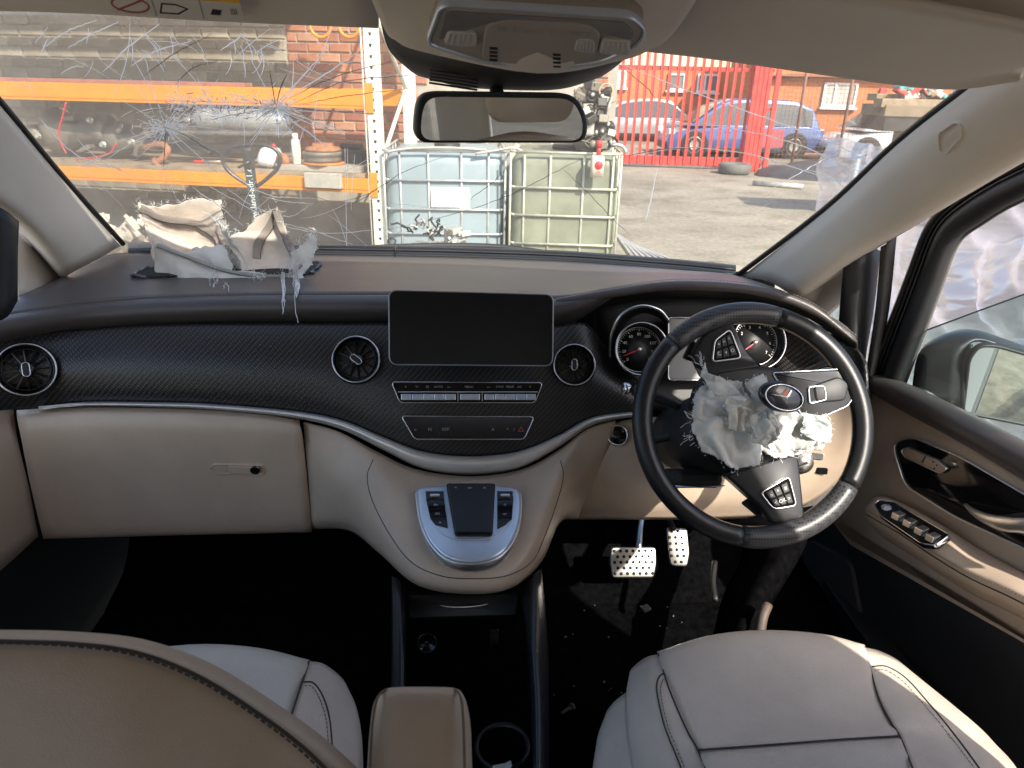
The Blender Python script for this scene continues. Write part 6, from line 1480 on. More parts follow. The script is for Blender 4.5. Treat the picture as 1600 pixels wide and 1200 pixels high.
# ================================================================ liquid tanks in wire cages
def tank(name, org, rot, w, d, z0, z1, body, bars, label, vx, hz, pipe_r=.0095):
    r = root(name, (org[0], org[1], 0), label, 'tank', 'caged liquid tanks')
    T = Fr((org[0], org[1], 0), (cos(rot), sin(rot), 0), (-sin(rot), cos(rot), 0))
    # body: rounded block, slightly bulged
    rows = []
    for z, s in ((z0, .95), (z0+.03, .985), (z0+.3, 1.0), (z0+.6, 1.0), (z1-.09, .99), (z1-.04, .975), (z1-.01, .93), (z1, .86)):
        pol = rrect((w-.012)*s, (d-.012)*s, .10, 5, w/2, d/2)
        rows.append([T(x, y, z) for x, y in pol])
    n = len(rows[0]); vs = [p for q in rows for p in q]
    bdy = build('tank_body', vs, gridfaces(len(rows), n, True)+[tuple(range(n)), tuple(range((len(rows)-1)*n, len(rows)*n))], body, r)
    lathe('filler_cap', T.sub(w/2, d/2, z1), [(.10, 0), (.11, .01), (.11, .035), (.09, .04), (0, .04)], blackp, bdy, n=24)
    for k, x in enumerate((w*.34, w*.66)):
        tube('tank_groove', [T(x, .028, z0+.1), T(x, .022, z1-.3), T(x, .028, z1-.1)], .008, body, bdy, n=6)
    for x in vx:
        for y in (0, d): tube('cage_bar', [T(x, y, z0-.02), T(x, y+(.004 if y == 0 else 0), (z0+z1)/2), T(x, y, z1+.01)], pipe_r, bars, r, n=8)
    for k in range(1, 5):
        for x in (0, w): tube('cage_bar', [T(x, d*k/5, z0-.02), T(x, d*k/5, z1+.01)], pipe_r, bars, r, n=6)
    for z in hz:
        c = .04
        pts = [T(c, -.010, z), T(w-c, -.010, z), T(w, c, z), T(w, d-c, z), T(w-c, d, z), T(c, d, z), T(0, d-c, z), T(0, c, z), T(c, -.010, z)]
        tube('cage_bar', pts, pipe_r*1.05, bars, r, n=8)
    for x in (0.02, w/2-.06, w-.14): box('pallet_foot', T, x, x+.12, 0, d, 0, z0-.06, bars, r, bevel=.008)
    box('pallet_deck', T, 0, w, 0, d, z0-.06, z0-.02, bars, r, bevel=.006)
    return r, T
ibcb = mat('milky blue tank', (.27, .335, .355), .45, var=(3, .10), bump=(12, .2), bumpd=.01)
ibcg = mat('stained green tank', (.24, .255, .18), .5, var=(2.6, .45, (.30, .315, .23)), bump=(12, .2), bumpd=.01)
galv = mat('galvanised cage', (.50, .53, .51), .45, .5, var=(12, .2))
galy = mat('dirty yellowed cage', (.48, .48, .38), .6, .3, var=(12, .25))
y1 = 5.75
xl = at(601, 300, y1).x; xr = at(789, 300, y1).x
def txs(l, Y, x0): return [at(a, 300, Y).x-x0 for a in l]
def tzs(l, px, Y): return [at(px, b, Y).z for b in l]
z1 = at(690, 240, y1).z
t1, T1 = tank('liquid_tank', (xl, y1), 0, xr-xl, 1.15, .16, z1, ibcb, galv, 'milky blue liquid tank in a grey cage with a paper label', [0, *txs((626, 670, 721, 763), y1, xl), xr-xl], tzs((236, 282, 327, 365, 405), 690, y1))
y2 = 5.62; rot2 = radians(-6)
xl2 = at(797, 300, y2).x; xr2 = at(968, 300, y2-.1).x; w2 = (xr2-xl2)/cos(rot2)
t2, T2 = tank('liquid_tank', (xl2, y2), rot2, w2, 1.15, .16, at(880, 242, y2).z, ibcg, galy, 'greenish stained liquid tank in a cage with engine on top', [0, *[a/cos(rot2) for a in txs((819, 859, 910, 954), y2-.05, xl2)], w2], tzs((238, 293, 336, 380, 420), 880, y2))
# paper labels on the first tank
lf = Fr(at(697, 308, y1-.012), (1, 0, 0), (0, 0, 1))
o = prism('tank_label', lf, rrect(.24, .155, .003), .006, .008, mat('white paper', (.82, .82, .80), .7), t1); text('lettering', lf.sub(.02, -.01, 0, pi/2), 'H', .07, greyprint, t1, .010)
prism('tank_label', lf.sub(.14, -.005), [(-.03, -.08), (.05, -.085), (.045, -.03), (.055, .01), (.04, .08), (-.03, .075)], .004, .006, MATS['white paper'], t1)
# ---------------- engine standing on the second tank
en = root('scrap_engine', T2(w2-.22, .35, at(930, 238, y2).z), 'dark scrap engine with pulleys standing on the greenish tank', 'engine')
ey = y2+.05
def ebox(a, b, c, d, y0, y1, m, nm): 
    p = at(a, d, y0); q = at(c, b, y0); box(nm, WF, min(p.x, q.x), max(p.x, q.x), y0, y1, p.z, q.z, m, en, bevel=.015)
ebox(904, 160, 948, 238, ey+.06, ey+.45, darkm, 'engine_block')
ebox(915, 135, 946, 165, ey+.10, ey+.4, castg, 'cylinder_head')
ebox(918, 172, 938, 190, ey+.02, ey+.1, palem, 'bracket')
for px, py, r_ in ((940, 205, .055), (946, 226, .045), (958, 222, .035), (940, 150, .04), (925, 148, .045)):
    f = Fr(at(px, py, ey+.02), (1, 0, 0), (0, 0, 1))
    lathe('pulley', f, [(.012, .03), (r_*.5, .028), (r_*.55, .012), (r_*.9, .015), (r_, .025), (r_*1.02, 0), (r_*.95, -.02)], darkm, en, n=24)
    lathe('pulley_boss', f, [(0, .036), (.014, .034), (.016, .02)], palem, en, n=10)
tube('hose', [at(a, b, ey) for a, b in ((952, 212), (956, 225), (965, 226), (974, 230), (978, 238))], .014, palem, en, n=8, sm=5)
tube('hose', [at(a, b, ey) for a, b in ((938, 150), (950, 140), (953, 150), (948, 165), (946, 180))], .010, blackp, en, n=8, sm=5)
torus('wire_coil', Fr(at(947, 142, ey), (1, 0, 0), (0, 0, 1)), .05, .006, mat('ochre wire', (.5, .36, .2), .7), en, n=24, m=6)
ebox(912, 190, 930, 212, ey+.0, ey+.08, palem, 'alternator')
for k in range(34):
    s = rz.uniform(.012, .045); p_ = at(rz.uniform(902, 962), rz.uniform(128, 232), ey+rz.uniform(.0, .05)); mm = rz.choice([darkm, darkm, darkm, castg, castg, darkm, palem])
    if k % 3: box('engine_fitting', Fr(p_, (1, rz.uniform(-.4, .4), rz.uniform(-.6, .6)), (0, rz.uniform(-.3, .3), 1)), -s, s, -s*rz.uniform(.4, 1.2), s*.8, -.03, .04, mm, en, bevel=.006)
    else: lathe('engine_fitting', Fr(p_, (1, rz.uniform(-.3, .3), 0), (0, rz.uniform(-.5, .5), 1)), [(0, .03), (s*.7, .028), (s, .015), (s, -.03)], mm, en, n=14)
for k in range(16):
    a = at(rz.uniform(904, 954), rz.uniform(140, 225), ey+.03); tube('cable', [a, a+V((rz.uniform(-.05, .05), -.02, rz.uniform(-.08, .02))), a+V((rz.uniform(-.1, .1), -.01, rz.uniform(-.12, 0)))], .005, castg, en, n=5, sm=4)
# plastic bottle hooked on the cage
bo = root('plastic_bottle', at(932, 276, y2-.16), 'small white plastic bottle with a red round label on the tank cage', 'bottle')
f = Fr(at(932, 276, y2-.17), (1, 0, 0), (0, 1, 0))
prism('bottle_body', f, rrect(.098, .07, .02, 4), 0, .155, mat('yellowed plastic', (.66, .62, .50), .5, var=(14, .15)), bo, bev=.02, steps=3, smooth=True)
lathe('bottle_neck', f.sub(.005, 0, .155), [(.02, 0), (.016, .03), (.016, .06)], MATS['red plastic'], bo, n=14)
lathe('bottle_cap', f.sub(.005, 0, .21), [(.022, 0), (.024, .04), (.012, .05), (0, .05)], MATS['red plastic'], bo, n=14)
lathe('round_label', Fr(f(.006, -.037, .085), (1, 0, 0), (0, 0, 1)), [(0, .002), (.030, .002), (.031, 0)], mat('red label', (.70, .03, .05), .5), bo, n=24)
text('lettering', Fr(f(.006, -.0372, .035), (1, 0, 0), (0, 0, 1)), 'OIL', .022, MATS['red label'], bo, .002)
# ragged rags and wires along the tank tops
for k, pts in enumerate(([(742, 240), (770, 236), (800, 231), (815, 236), (818, 244)], [(600, 238), (640, 232), (700, 231), (760, 234)])):
    o = tube('rag_rope', [at(a, b, y1-.03) for a, b in pts], .012, MATS['pale alloy'], None, n=6, sm=5)
    tag(o, ('pale rope knotted over the corner between the two tanks', 'pale strip lying along the rear rim of the milky blue tank')[k], 'rope')
# ---------------- alloy casting with a wiring loom in front of the first tank
ac = root('alloy_casting', at(680, 400, 4.7), 'pale alloy engine casting with black wiring in front of the blue tank', 'engine part')
g = []
f = Fr(at(675, 392, 4.75), (1, 0, 0), (0, 1, 0))
vs, fs = lathegeo(f, [(0, -.55), (.22, -.5), (.24, -.1), (.2, -.02), (.12, .05), (.0, .075)], 26)
vs = [p+V((noise.noise(p*9), noise.noise(p*9+V((3, 3, 3))), noise.noise(p*12+V((7, 1, 1)))))*.03 for p in vs]
build('casting_body', vs, fs, palem, ac)
box('clamp_band', Fr(at(697, 372, 4.6), (1, 0, 0), (0, 0, 1)), -.012, .012, -.06, .05, -.05, .02, greyrub, ac, bevel=.004)
for k in range(10):
    p = at(rz.uniform(702, 730), rz.uniform(360, 385), 4.6); s = rz.uniform(.015, .04); box('casting_lug', Fr(p, (1, rz.random(), rz.random()), (0, rz.random(), 1)), -s, s, -s*.5, s*.5, -s, s, palem, ac, bevel=.004)
for k in range(16):
    px = rz.uniform(628, 690); py = 358+rz.uniform(-4, 10); q = [(px, py)]
    for i in range(5): q.append((q[-1][0]+rz.uniform(-9, 9), q[-1][1]+rz.uniform(-9, 9)))
    tube('wire', [at(a, min(b, 384), 4.58+rz.uniform(-.03, .03)) for a, b in q], .006, blackp if k % 3 else palem, ac, n=5, sm=4)
tube('hook', [at(a, b, 4.6) for a, b in ((608, 384), (606, 376), (612, 372), (618, 376), (616, 382))], .006, blackp, ac, n=6, sm=4)
# ---------------- stack of ribbed metal sheets beside the tanks
zinc = mat('zinc sheet', (.42, .41, .38), .5, .3, var=(8, .2))
for k in range(7):
    a = at(962+k*4.5, 366+k*3.0, Z=.34-.012*k); b = at(990+k*9.5, 414, Z=.30-.012*k)
    d = (b-a); f = Fr(a, d, V((0, 0, 1))); L = d.length
    pol = [(-.03, 0), (-.02, .025), (.02, .025), (.03, 0)]
    ff = Fr(a, f.z, f.y)
    g = prismgeo(Fr(a, d.normalized().cross(V((0, 0, 1))), V((0, 0, 1))), [(-.017, -.02), (-.013, .016), (.013, .016), (.017, -.02)], 0, -L*1.25, 0)
    o = build('metal_profile', g[0], g[1], zinc, None, smooth=False); tag(o, ('top', 'second', 'third', 'fourth', 'fifth', 'sixth', 'lowest')[k]+' zinc profile counted down the leaning stack right of the greenish tank', 'metal profile', 'zinc profiles in a stack')
for k in range(7):
    pass

# ================================================================ red palisade fence and gate
fred = mat('red fence paint', (.60, .06, .05), .5, var=(5, .3))
A_ = at(958, 259, Z=0); B_ = at(1186, 267, Z=0)
FF = Fr(A_, B_-A_, (0, 0, 1)); LF = (B_-A_).length
fen = root('palisade_fence', FF(LF/2, 0, 0), 'red steel palisade fence across the yard', 'fence')
npal = 19
pm_v, pm_f = prismgeo(Fr((0, 0, 0), (1, 0, 0), (0, 1, 0)), [(-.034, 0), (-.026, .012), (-.010, .004), (.010, .004), (.026, .012), (.034, 0), (0, -.006)], 0, 1, 0)
pmesh = bpy.data.meshes.new('pale'); pmesh.from_pydata([(v.x, -v.y, v.z*2.75+.08) for v in pm_v], [], pm_f); pmesh.materials.append(fred)
fe = math.atan2(FF.x.y, FF.x.x)
for k in range(npal): inst(pmesh, 'pale', FF(LF*(k+.3)/npal, 0, .05), fen, (0, radians(rz.uniform(-.25, .25)), fe))
box('bottom_rail', FF, -.1, LF, .06, .25, -.04, .03, fred, fen, bevel=.006)
vt = FF.uv(1070, 108)[1]; box('top_rail', FF, -.1, LF, vt-.03, vt+.04, -.04, .03, fred, fen, bevel=.006)
gate = root('gate_posts', FF(LF+.1, 0, .1), 'cluster of thick red gate posts at the end of the palisade fence', 'gate')
for px, wd in ((1170, .09), (1177, .09), (1184, .09), (1191, .08), (1204, .10)):
    u = FF.uv(px, 200, .12)[0]; box('post', FF, u-wd*.5, u+wd*.5, 0, 3.0, .08, .18, fred, gate, bevel=.01)
for v in (.15, 1.25, 2.3):
    box('hinge_bar', FF, FF.uv(1166, 200, .1)[0], FF.uv(1206, 200, .1)[0], v, v+.07, .06, .14, fred, gate, bevel=.006)
# mesh fence to the right
mf = root('mesh_fence', at(1320, 262, Z=0), 'rusty wire mesh fence on thin posts right of the red gate', 'fence')
A2 = at(1207, 262, Z=0); B2 = at(1470, 268, Z=0); MFn = Fr(A2, B2-A2, (0, 0, 1)); LM = (B2-A2).length
wirem = mat('rusty wire', (.20, .10, .07), .7, var=(9, .3)); g = []
for k in range(int(LM/.09)): g.append(tubegeo([MFn(k*.09, .2, 0), MFn(k*.09, 2.6, 0)], .004, 4))
for k in range(26): g.append(tubegeo([MFn(0, .2+k*.095, 0), MFn(LM, .2+k*.095, 0)], .004, 4))
tag(joined('wire_mesh', g, wirem, mf, smooth=False), kind='stuff')
for px in (1246, 1318, 1400):
    u = MFn.uv(px, 200)[0]; tube('post', [MFn(u, 0, 0), MFn(u, 2.8, 0)], .035, wirem, mf, n=8)

# ================================================================ cars beyond the fence
tyrem = mat('tyre rubber', (.018, .018, .018), .85, bump=(60, .3)); rimm = mat('alloy rim', (.5, .5, .5), .35, .8)
winm = mat('car window', (.05, .06, .065), .08, spec=.7)
lampm = mat('headlamp', (.75, .78, .8), .1, spec=.8); tailm = mat('tail lamp', (.45, .02, .02), .25)
def car(label, org, yaw, L, H, W_, paint, roofc, trim=None):
    r = root('parked_car', org, label, 'car', 'cars parked beyond the fence')
    F = Fr(org, (cos(yaw), sin(yaw), 0), (-sin(yaw), cos(yaw), 0))   # x forward, y left, z up
    h = H; bl = .56*h
    prof = [(-.50, .42), (-.495, .62), (-.47, .70), (-.40, .74), (-.28, .745), (-.05, .72), (.18, .70), (.30, .66), (.42, .58), (.48, .48), (.50, .36)]
    low = .17
    rows = []
    for s, k in ((-1, .86), (-1, .97), (-1, 1.0)):
        pass
    vs = []; rings = []
    ys = [(-1.0, .96, .0), (-.97, 1.0, .0), (-.80, 1.0, .025), (0, 1.01, .035), (.80, 1.0, .025), (.97, 1.0, .0), (1.0, .96, .0)]
    nn_ = 0
    for y, sx, dz in ys:
        ring = [F(a*L*sx, y*W_/2*(1.0 if abs(y) < 1 else 1.0), bl/.70*b*.92+dz) for a, b in prof]+[F(.49*L*sx, y*W_/2, low), F(-.49*L*sx, y*W_/2, low)]
        rings.append(ring)
    n = len(rings[0]); vs = [p for q in rings for p in q]
    build('body', vs, gridfaces(len(rings), n, True)+[tuple(range(n)), tuple(range((len(rings)-1)*n, len(rings)*n))], paint, r, bevel=.03)
    belt = bl*.94
    rr = []
    for y, zoff, sc in ((-.80, 0, 1), (-.70, -.03, .97), (0, 0, .97), (.70, -.03, .97), (.80, 0, 1)):
        pass
    # greenhouse: roof curve with leaning sides
    gh = []
    for y0, y1 in ((-.93, -.70), (-.5, -.45), (0, 0), (.5, .45), (.93, .70)):
        gh.append([F(a*L, (y0+(y1-y0)*min(1, (z-belt)/(h-belt)))*W_/2, z-(.02 if abs(y0) > .6 and z > belt+.2 else 0)) for a, z in [(q[0], belt+(h-belt)*q[1]) for q in roofc]])
    n = len(gh[0]); vs = [p for q in gh for p in q]
    build('roof', vs, gridfaces(len(gh), n)+[tuple(range(n)), tuple(range((len(gh)-1)*n, len(gh)*n))], paint, r, bevel=.02)
    # side glass, windscreen, rear glass: set just proud of the cabin
    def interp(x):
        for (a, b), (c, d) in zip(roofc, roofc[1:]):
            if a <= x <= c: return b+(d-b)*(x-a)/(c-a+1e-9)
        return 0
    xs0 = roofc[0][0]; xs1 = roofc[-1][0]
    def sidepane(xa, xb, s):
        pts = []
        for k in range(7):
            x = xa+(xb-xa)*k/6; t = max(.10, interp(x)-.14); pts.append((x, t))
        pol = [(xa, .05)]+pts+[(xb, .05)]
        v = []
        for x, t in pol:
            z = belt+(h-belt)*t; y = (.93+(.70-.93)*t)*W_/2+.006; v.append(F(x*L, s*y, z))
        build('side_window', v, [tuple(range(len(v)))], winm, r, smooth=False, solid=.004)
    for s in (-1, 1):
        m = (xs0+xs1)/2-.01
        sidepane(xs0+.05, m-.008, s); sidepane(m+.008, xs1-.06, s)
    for (a, b) in ((0, 1), (-1, -2)):
        x0, t0 = roofc[a]; x1, t1 = roofc[b]
        v = []
        for t, yy in ((.12, .86), (.88, .68)):
            x = x0+(x1-x0)*t; tt = t0+(t1-t0)*t; z = belt+(h-belt)*tt
            sgn = -1 if a == 0 else 1
            for s in (-1, 1): v.append(F(x*L+sgn*.012, s*yy*W_/2, z+.012))
        build('windscreen' if a else 'rear_window', v, [(0, 1, 3, 2)], winm, r, smooth=False, solid=.004)
    for x in (-.315, .325):
        for s in (-1, 1):
            f = Fr(F(x*L, s*(W_/2-.02), .31), F.x, (0, 0, 1)); sg = 1 if f.z.dot(F.y*s) > 0 else -1
            wh = lathe('wheel', f, [(.20, -.10*sg), (.30, -.09*sg), (.31, 0), (.30, .03*sg), (.21, .035*sg), (.20, .02*sg)], tyrem, r, n=24)
            lathe('rim', f, [(.0, .02*sg), (.05, .03*sg), (.19, .022*sg), (.205, .034*sg), (.21, .0)], rimm, wh, n=20)
            lathe('wheel_arch', f, [(.33, -.12*sg), (.36, -.02*sg), (.36, .026*sg), (.33, .026*sg)], blackp, r, n=24)
    for s in (-1, 1):
        box('headlamp', F, .455*L, .493*L, s*.42*W_-.13, s*.42*W_+.11, bl*.68, bl*.84, lampm, r, bevel=.02)
        box('tail_lamp', F, -.502*L, -.47*L, s*.43*W_-.09, s*.43*W_+.07, bl*.74, bl*.92, tailm, r, bevel=.02)
        box('door_handle', F, -.10*L, -.06*L, s*W_/2-.01, s*W_/2+.02, bl*.80, bl*.83, paint, r, bevel=.004)
        box('door_handle', F, .10*L, .14*L, s*W_/2-.01, s*W_/2+.02, bl*.78, bl*.81, paint, r, bevel=.004)
        box('side_sill', F, -.22*L, .23*L, s*W_/2-.02, s*W_/2+.008, low-.02, low+.09, blackp, r, bevel=.01)
        tube('door_gap', [F(.015*L, s*(W_/2+.001), low+.1), F(.0*L, s*(W_/2+.001), bl*.93)], .006, blackp, r, n=4)
    for x in (-.497, .497): box('bumper', F, x*L-.03, x*L+.03, -.42*W_, .42*W_, low+.02, low+.2, blackp, r, bevel=.02)
    return r, F
sedan = [(-.38, 0), (-.20, .82), (-.08, .97), (.06, 1.0), (.16, .90), (.32, 0)]
hatch = [(-.47, 0), (-.42, .7), (-.30, .95), (-.05, 1.0), (.10, .95), (.18, .78), (.36, 0)]
silc = mat('silver car paint', (.50, .50, .49), .3, .6, coat=.6, var=(2, .06)); bluc = mat('blue car paint', (.055, .10, .26), .3, .2, coat=.8, var=(2, .1)); whic = mat('white car paint', (.62, .62, .60), .35, coat=.6, var=(2, .06)); redc = mat('dull red panel paint', (.38, .08, .10), .45, coat=.3, var=(3, .15))
p = at(1015, 222, Z=0)
car('silver saloon car behind the red fence, nose to the right', (p.x, p.y+1.1, 0), radians(-3), 4.6, 1.36, 1.8, silc, sedan)
p = at(1172, 250, Z=0)
bc, BFc = car('blue hatchback with a dull red side panel behind the gate', (p.x, p.y+1.3, 0), radians(178), 4.1, 1.47, 1.72, bluc, hatch)
prism('red_side_panel', Fr(BFc(-.02, .866, .0), BFc.x*-1, (0, 0, 1)), roundpoly([(-.02, .30), (.95, .30), (1.05, .78), (.02, .78)], .05), 0, .012, redc, bc, bev=.006) if False else prism('red_side_panel', Fr(BFc(.0, .862, 0), BFc.x, (0, 0, 1)), roundpoly([(-1.0, .28), (-.05, .28), (-.0, .72), (-.98, .74)], .05), -.012, .002, redc, bc)  # flat dull red panel on the lower side of the blue car
p = at(1318, 246, Z=0)
car('white estate car half hidden behind the mesh fence', (p.x+.9, 18.6, 0), radians(176), 4.2, 1.5, 1.75, whic, hatch)
# tyre lying by the gate
o = lathe('loose_tyre', Fr(at(1154, 274, Z=0)+V((0, .3, 0)), (1, 0, 0), (0, 1, 0)), [(.19, .02), (.30, 0), (.34, .05), (.34, .17), (.30, .22), (.19, .20), (.17, .11)], mat('dusty tyre', (.13, .125, .115), .9, bump=(40, .4), var=(6, .2)), None, n=36, closed=True)
tag(o, 'dusty tyre lying flat in front of the red gate', 'tyre')
# ================================================================ buildings behind
orb = mat('orange red brick', (.52, .17, .07), .9, var=(1.5, .12), spec=.2)
def brickmat(m, sx, sy):
    nt = m.node_tree; b = nt.nodes['Principled BSDF']
    tc = nt.nodes.new('ShaderNodeTexCoord'); mp = nt.nodes.new('ShaderNodeMapping'); mp.inputs['Rotation'].default_value = (radians(90), 0, 0)
    br = nt.nodes.new('ShaderNodeTexBrick'); br.inputs['Scale'].default_value = 4.2; br.inputs['Mortar Size'].default_value = .012; br.inputs['Color1'].default_value = (*sx, 1); br.inputs['Color2'].default_value = (*sy, 1); br.inputs['Mortar'].default_value = (.42, .26, .17, 1)
    nt.links.new(tc.outputs['Object'], mp.inputs[0]); nt.links.new(mp.outputs[0], br.inputs['Vector']); nt.links.new(br.outputs['Color'], b.inputs['Base Color'])
brickmat(orb, (.50, .155, .06), (.56, .20, .085))
creamc = mat('cream cladding', (.72, .64, .42), .6, var=(1, .08))
wframe = mat('white window frame', (.75, .74, .70), .5); wglass = mat('dim window pane', (.16, .17, .17), .1, spec=.6, var=(2, .3))
wcurt = mat('curtained pane', (.45, .40, .36), .3, spec=.6, var=(4, .25))
def building(name, fr, u0, u1, h, m, label, top=None):
    r = root(name, fr((u0+u1)/2, 0, 0), label, 'building')
    box('wall', fr, u0, u1, 0, h, -3, 0, m, r, bevel=0)
    return r
def window(r, fr, px0, py0, px1, py1, pane, split=1):
    a, b = fr.uv(px0, py1); c, d = fr.uv(px1, py0)
    w = box('window', fr, a, c, b, d, -.02, .03, pane, r, bevel=.005)
    t = .06
    for q in ((a, c, b, b+t), (a, c, d-t, d), (a, a+t, b+t, d-t), (c-t, c, b+t, d-t)): box('frame_bar', fr, *q, .0, .07, wframe, w, bevel=.006)
    for k in range(split): 
        x = a+(c-a)*(k+1)/(split+1) if split > 1 else a+(c-a)*.36
        if split: box('mullion', fr, x-.03, x+.03, b+t, d-t, .0, .065, wframe, w, bevel=.006)
    box('sill', fr, a-.05, c+.05, b-.06, b, 0, .14, wframe, w, bevel=.006)
K1 = Fr((0, 25, 0), (1, 0, 0), (0, 0, 1))
b1 = building('workshop', K1, K1.uv(930, 100)[0], K1.uv(1240, 100)[0], K1.uv(1070, 104)[1], orb, 'low orange brick workshop with cream cladding behind the silver car')
a, b = K1.uv(930, 105)[0], K1.uv(1240, 105)[0]; v0 = K1.uv(1070, 104)[1]
n = 26
for k in range(n): box('cladding_panel', K1, a+(b-a)*k/n, a+(b-a)*(k+.94)/n, v0+.0, v0+1.6, -2.8, .10+.02*(k % 2), creamc, b1, bevel=.01)
window(b1, K1, 963, 110, 979, 137, wframe, 0); window(b1, K1, 1041, 115, 1071, 141, wglass, 0); window(b1, K1, 1087, 116, 1124, 144, wglass, 1)
K2 = Fr(at(1200, 240, 21.0), (1, -.04, 0), (0, 0, 1)); K2.o.z = 0
b2 = building('office', K2, K2.uv(1192, 100)[0], K2.uv(1520, 100)[0], 3.2, orb, 'orange brick office with a white window and red door behind the mesh fence')
window(b2, K2, 1281, 130, 1341, 167, wcurt, 1)
a, b = K2.uv(1362, 200); c, d = K2.uv(1386, 138); dr = box('door', K2, a, c, 0, d, 0, .06, fred, b2, bevel=.01); box('door_plate', K2, a+.12, a+.2, d-.35, d-.15, .06, .08, wframe, dr)
box('eaves', K2, K2.uv(1192, 100)[0], K2.uv(1520, 100)[0], K2.uv(1290, 121)[1], K2.uv(1290, 117)[1], 0, .25, mat('brown coping', (.30, .13, .08), .8), b2, bevel=.01)
# ---------------- trailer with scrap at the right
tr = root('scrap_trailer', at(1440, 262, Z=0), 'dark flatbed trailer loaded with timber and scrap at the right of the yard', 'trailer')
tf = Fr(at(1395, 250, 9.5), (1, -.15, 0), (0, 0, 1)); tf.o.z = 0
def tb_(nm, p0, p1, m, d0=-.8, d1=0):
    a, b = tf.uv(*p0); c, d = tf.uv(*p1); return box(nm, tf, a, c, b, d, d0, d1, m, tr, bevel=.01)
tb_('bed', (1378, 205), (1560, 180), darkm); tb_('side_board', (1380, 182), (1560, 168), mat('brown side board', (.20, .15, .10), .8, var=(5, .3)), -.85, .02)
tb_('timber', (1376, 168), (1560, 158), wood, -.3, 0); tb_('timber', (1384, 158), (1540, 150), wood, -.7, -.35)
for k in range(26):
    px = rz.uniform(1400, 1540); py = rz.uniform(132, 156); u, v = tf.uv(px, py, -.3); s = rz.uniform(.04, .14)
    box('scrap_piece', tf.sub(u, v, -.3, rz.uniform(-1, 1)), -s, s, -s*.3, s*.4, -.1, .1, rz.choice([darkm, palem, rust, fred, silc, mat('teal scrap', (.1, .35, .33), .6) if k == 0 else MATS['teal scrap']]), tr, bevel=.01)
tb_('cargo_box', (1418, 240), (1560, 205), darkm, -.6, -.1)
for px in (1410, 1470):
    u = tf.uv(px, 240)[0]; lathe('wheel', Fr(tf(u, .32, 0), tf.x, (0, 0, 1)), [(.0, .02), (.16, .03), (.2, .05), (.31, .05), (.33, 0), (.31, -.15)], tyrem, tr, n=24)
# dark mound added where only a shadow lies on the ground
hp = root('shadow_heap', at(1290, 290, Z=0), 'low dark mound standing in for the ground shadow by the mesh fence', 'heap')
hr = random.Random(9); c = at(1330, 284, Z=0); rows = []
for i in range(9):
    t = i/8; r_ = []
    for k in range(28):
        a = 2*pi*k/28; rad = (1.25*(1-t**1.6)+.02)
        q = V((c.x+cos(a)*rad*1.3, c.y+.9+sin(a)*rad*.8, .34*t)); q += V((1, 1, .6))*.16*noise.noise(q*2.1)
        if i == 0: q.z = 0
        r_.append(q)
    rows.append(r_)
build('shadow_skin', [p for r_ in rows for p in r_], gridfaces(9, 28, True), mat('dark tarpaulin', (.045, .045, .05), .6, var=(4, .3)), hp)
lathe('pallet_tube', Fr(at(1255, 292, Z=.05), V((0, 0, 1)), V((.5, .8, 0))), [(.05, 0), (.05, .9), (.04, .9)], palem, hp, n=12)
# ---------------- plastic film curtain on a pole frame beside the van
def filmmat(name, tint, op):
    m = bpy.data.materials.new(name); m.use_nodes = True; nt = m.node_tree; nt.nodes.clear()
    out = nt.nodes.new('ShaderNodeOutputMaterial'); tr_ = nt.nodes.new('ShaderNodeBsdfTransparent'); tl = nt.nodes.new('ShaderNodeBsdfTranslucent'); tl.inputs[0].default_value = (*tint, 1)
    d_ = nt.nodes.new('ShaderNodeBsdfDiffuse'); d_.inputs[0].default_value = (*tint, 1); gl_ = nt.nodes.new('ShaderNodeBsdfGlossy'); gl_.inputs['Roughness'].default_value = .22
    a = nt.nodes.new('ShaderNodeMixShader'); a.inputs[0].default_value = .45; nt.links.new(tl.outputs[0], a.inputs[1]); nt.links.new(d_.outputs[0], a.inputs[2])
    b = nt.nodes.new('ShaderNodeMixShader'); b.inputs[0].default_value = op; nt.links.new(tr_.outputs[0], b.inputs[1]); nt.links.new(a.outputs[0], b.inputs[2])
    c = nt.nodes.new('ShaderNodeMixShader'); c.inputs[0].default_value = .28; nt.links.new(b.outputs[0], c.inputs[1]); nt.links.new(gl_.outputs[0], c.inputs[2])
    nt.links.new(c.outputs[0], out.inputs[0]); return m
film = filmmat('clear plastic film', (.56, .54, .68), .52)
_nt = film.node_tree; _tc = _nt.nodes.new('ShaderNodeTexCoord'); _w = _nt.nodes.new('ShaderNodeTexNoise'); _w.noise_type = 'RIDGED_MULTIFRACTAL'; _w.inputs['Scale'].default_value = 3.2; _w.inputs['Detail'].default_value = 5; _w.inputs['Distortion'].default_value = .6
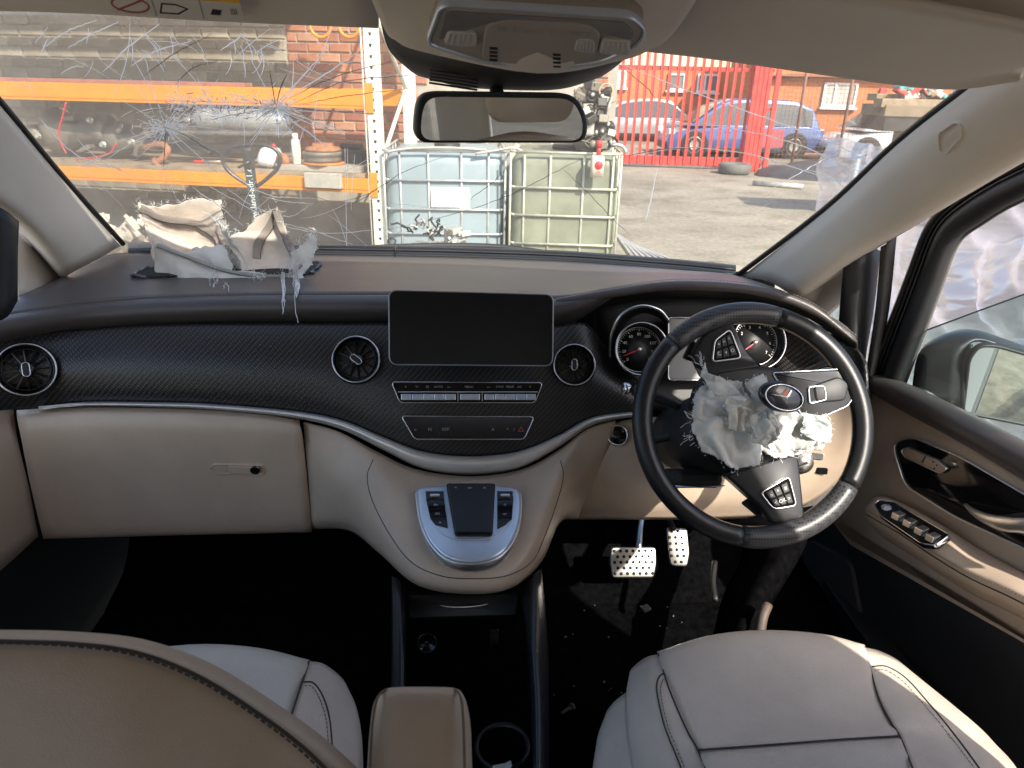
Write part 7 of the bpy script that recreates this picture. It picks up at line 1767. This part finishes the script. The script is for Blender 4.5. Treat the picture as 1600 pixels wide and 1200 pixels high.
_mp = _nt.nodes.new('ShaderNodeMapping'); _mp.inputs['Scale'].default_value = (1, 1.0, .55); _mp.inputs['Rotation'].default_value = (radians(35), 0, 0); _nt.links.new(_tc.outputs['Object'], _mp.inputs[0]); _nt.links.new(_mp.outputs[0], _w.inputs['Vector'])
_bp = _nt.nodes.new('ShaderNodeBump'); _bp.inputs['Strength'].default_value = .8; _bp.inputs['Distance'].default_value = .05; _nt.links.new(_w.outputs['Fac'], _bp.inputs['Height'])
for _nd in _nt.nodes:
    if _nd.type in ('BSDF_TRANSLUCENT', 'BSDF_DIFFUSE', 'BSDF_GLOSSY'): _nt.links.new(_bp.outputs[0], _nd.inputs['Normal'])
fc = root('plastic_curtain', (1.9, 1.5, 0), 'wrinkled clear plastic film hung beside the driver door up to the windscreen corner', 'plastic sheet')
rows = []; NZ, NY = 120, 300
for i in range(NZ):
    r_ = []
    for k in range(NY):
        y = -.9+k/(NY-1)*4.75
        top = 1.86+.04*noise.noise(V((y*2, 0, 5)))-.44*min(1, max(0, (y-2.2)/.6))+.03*noise.noise(V((y*6, 2, 5)))
        z = .35+i/(NZ-1)*(top-.35)
        yy = y+.05*noise.noise(V((z*3, 1, 8)))*(1 if k > NY-20 else 0)
        wq = V((y*1.3+z*.9, z*1.2-y*.3, 2)); wq += V((noise.noise(wq), noise.noise(wq+V((5, 1, 1))), 0))*.7
        x = 1.80+.085*(1-2*abs(noise.noise(wq*1.1)))+.05*(1-2*abs(noise.noise(V((y*3.1-z*1.9, z*1.1+y*.4, 7)))))+.034*(1-2*abs(noise.noise(wq*2.6+V((3, 3, 3)))))+.018*(1-2*abs(noise.noise(wq*5.5)))+.006*(1-2*abs(noise.noise(wq*13)))
        r_.append(V((x, yy, z)))
    rows.append(r_)
build('film', [p for r_ in rows for p in r_], gridfaces(NZ, NY), film, fc)
for y in (-.9, 3.7):
    tube('pole', [V((1.96, y, 0)), V((1.96, y, 2.0 if y < 0 else 1.36))], .02, galv, fc, n=8)
tube('tie_line', [V((1.95, -.9, 1.80)), V((1.93, 1.0, 1.76)), V((1.93, 2.2, 1.70)), V((1.95, 3.7, 1.34))], .006, galv, fc, n=6)
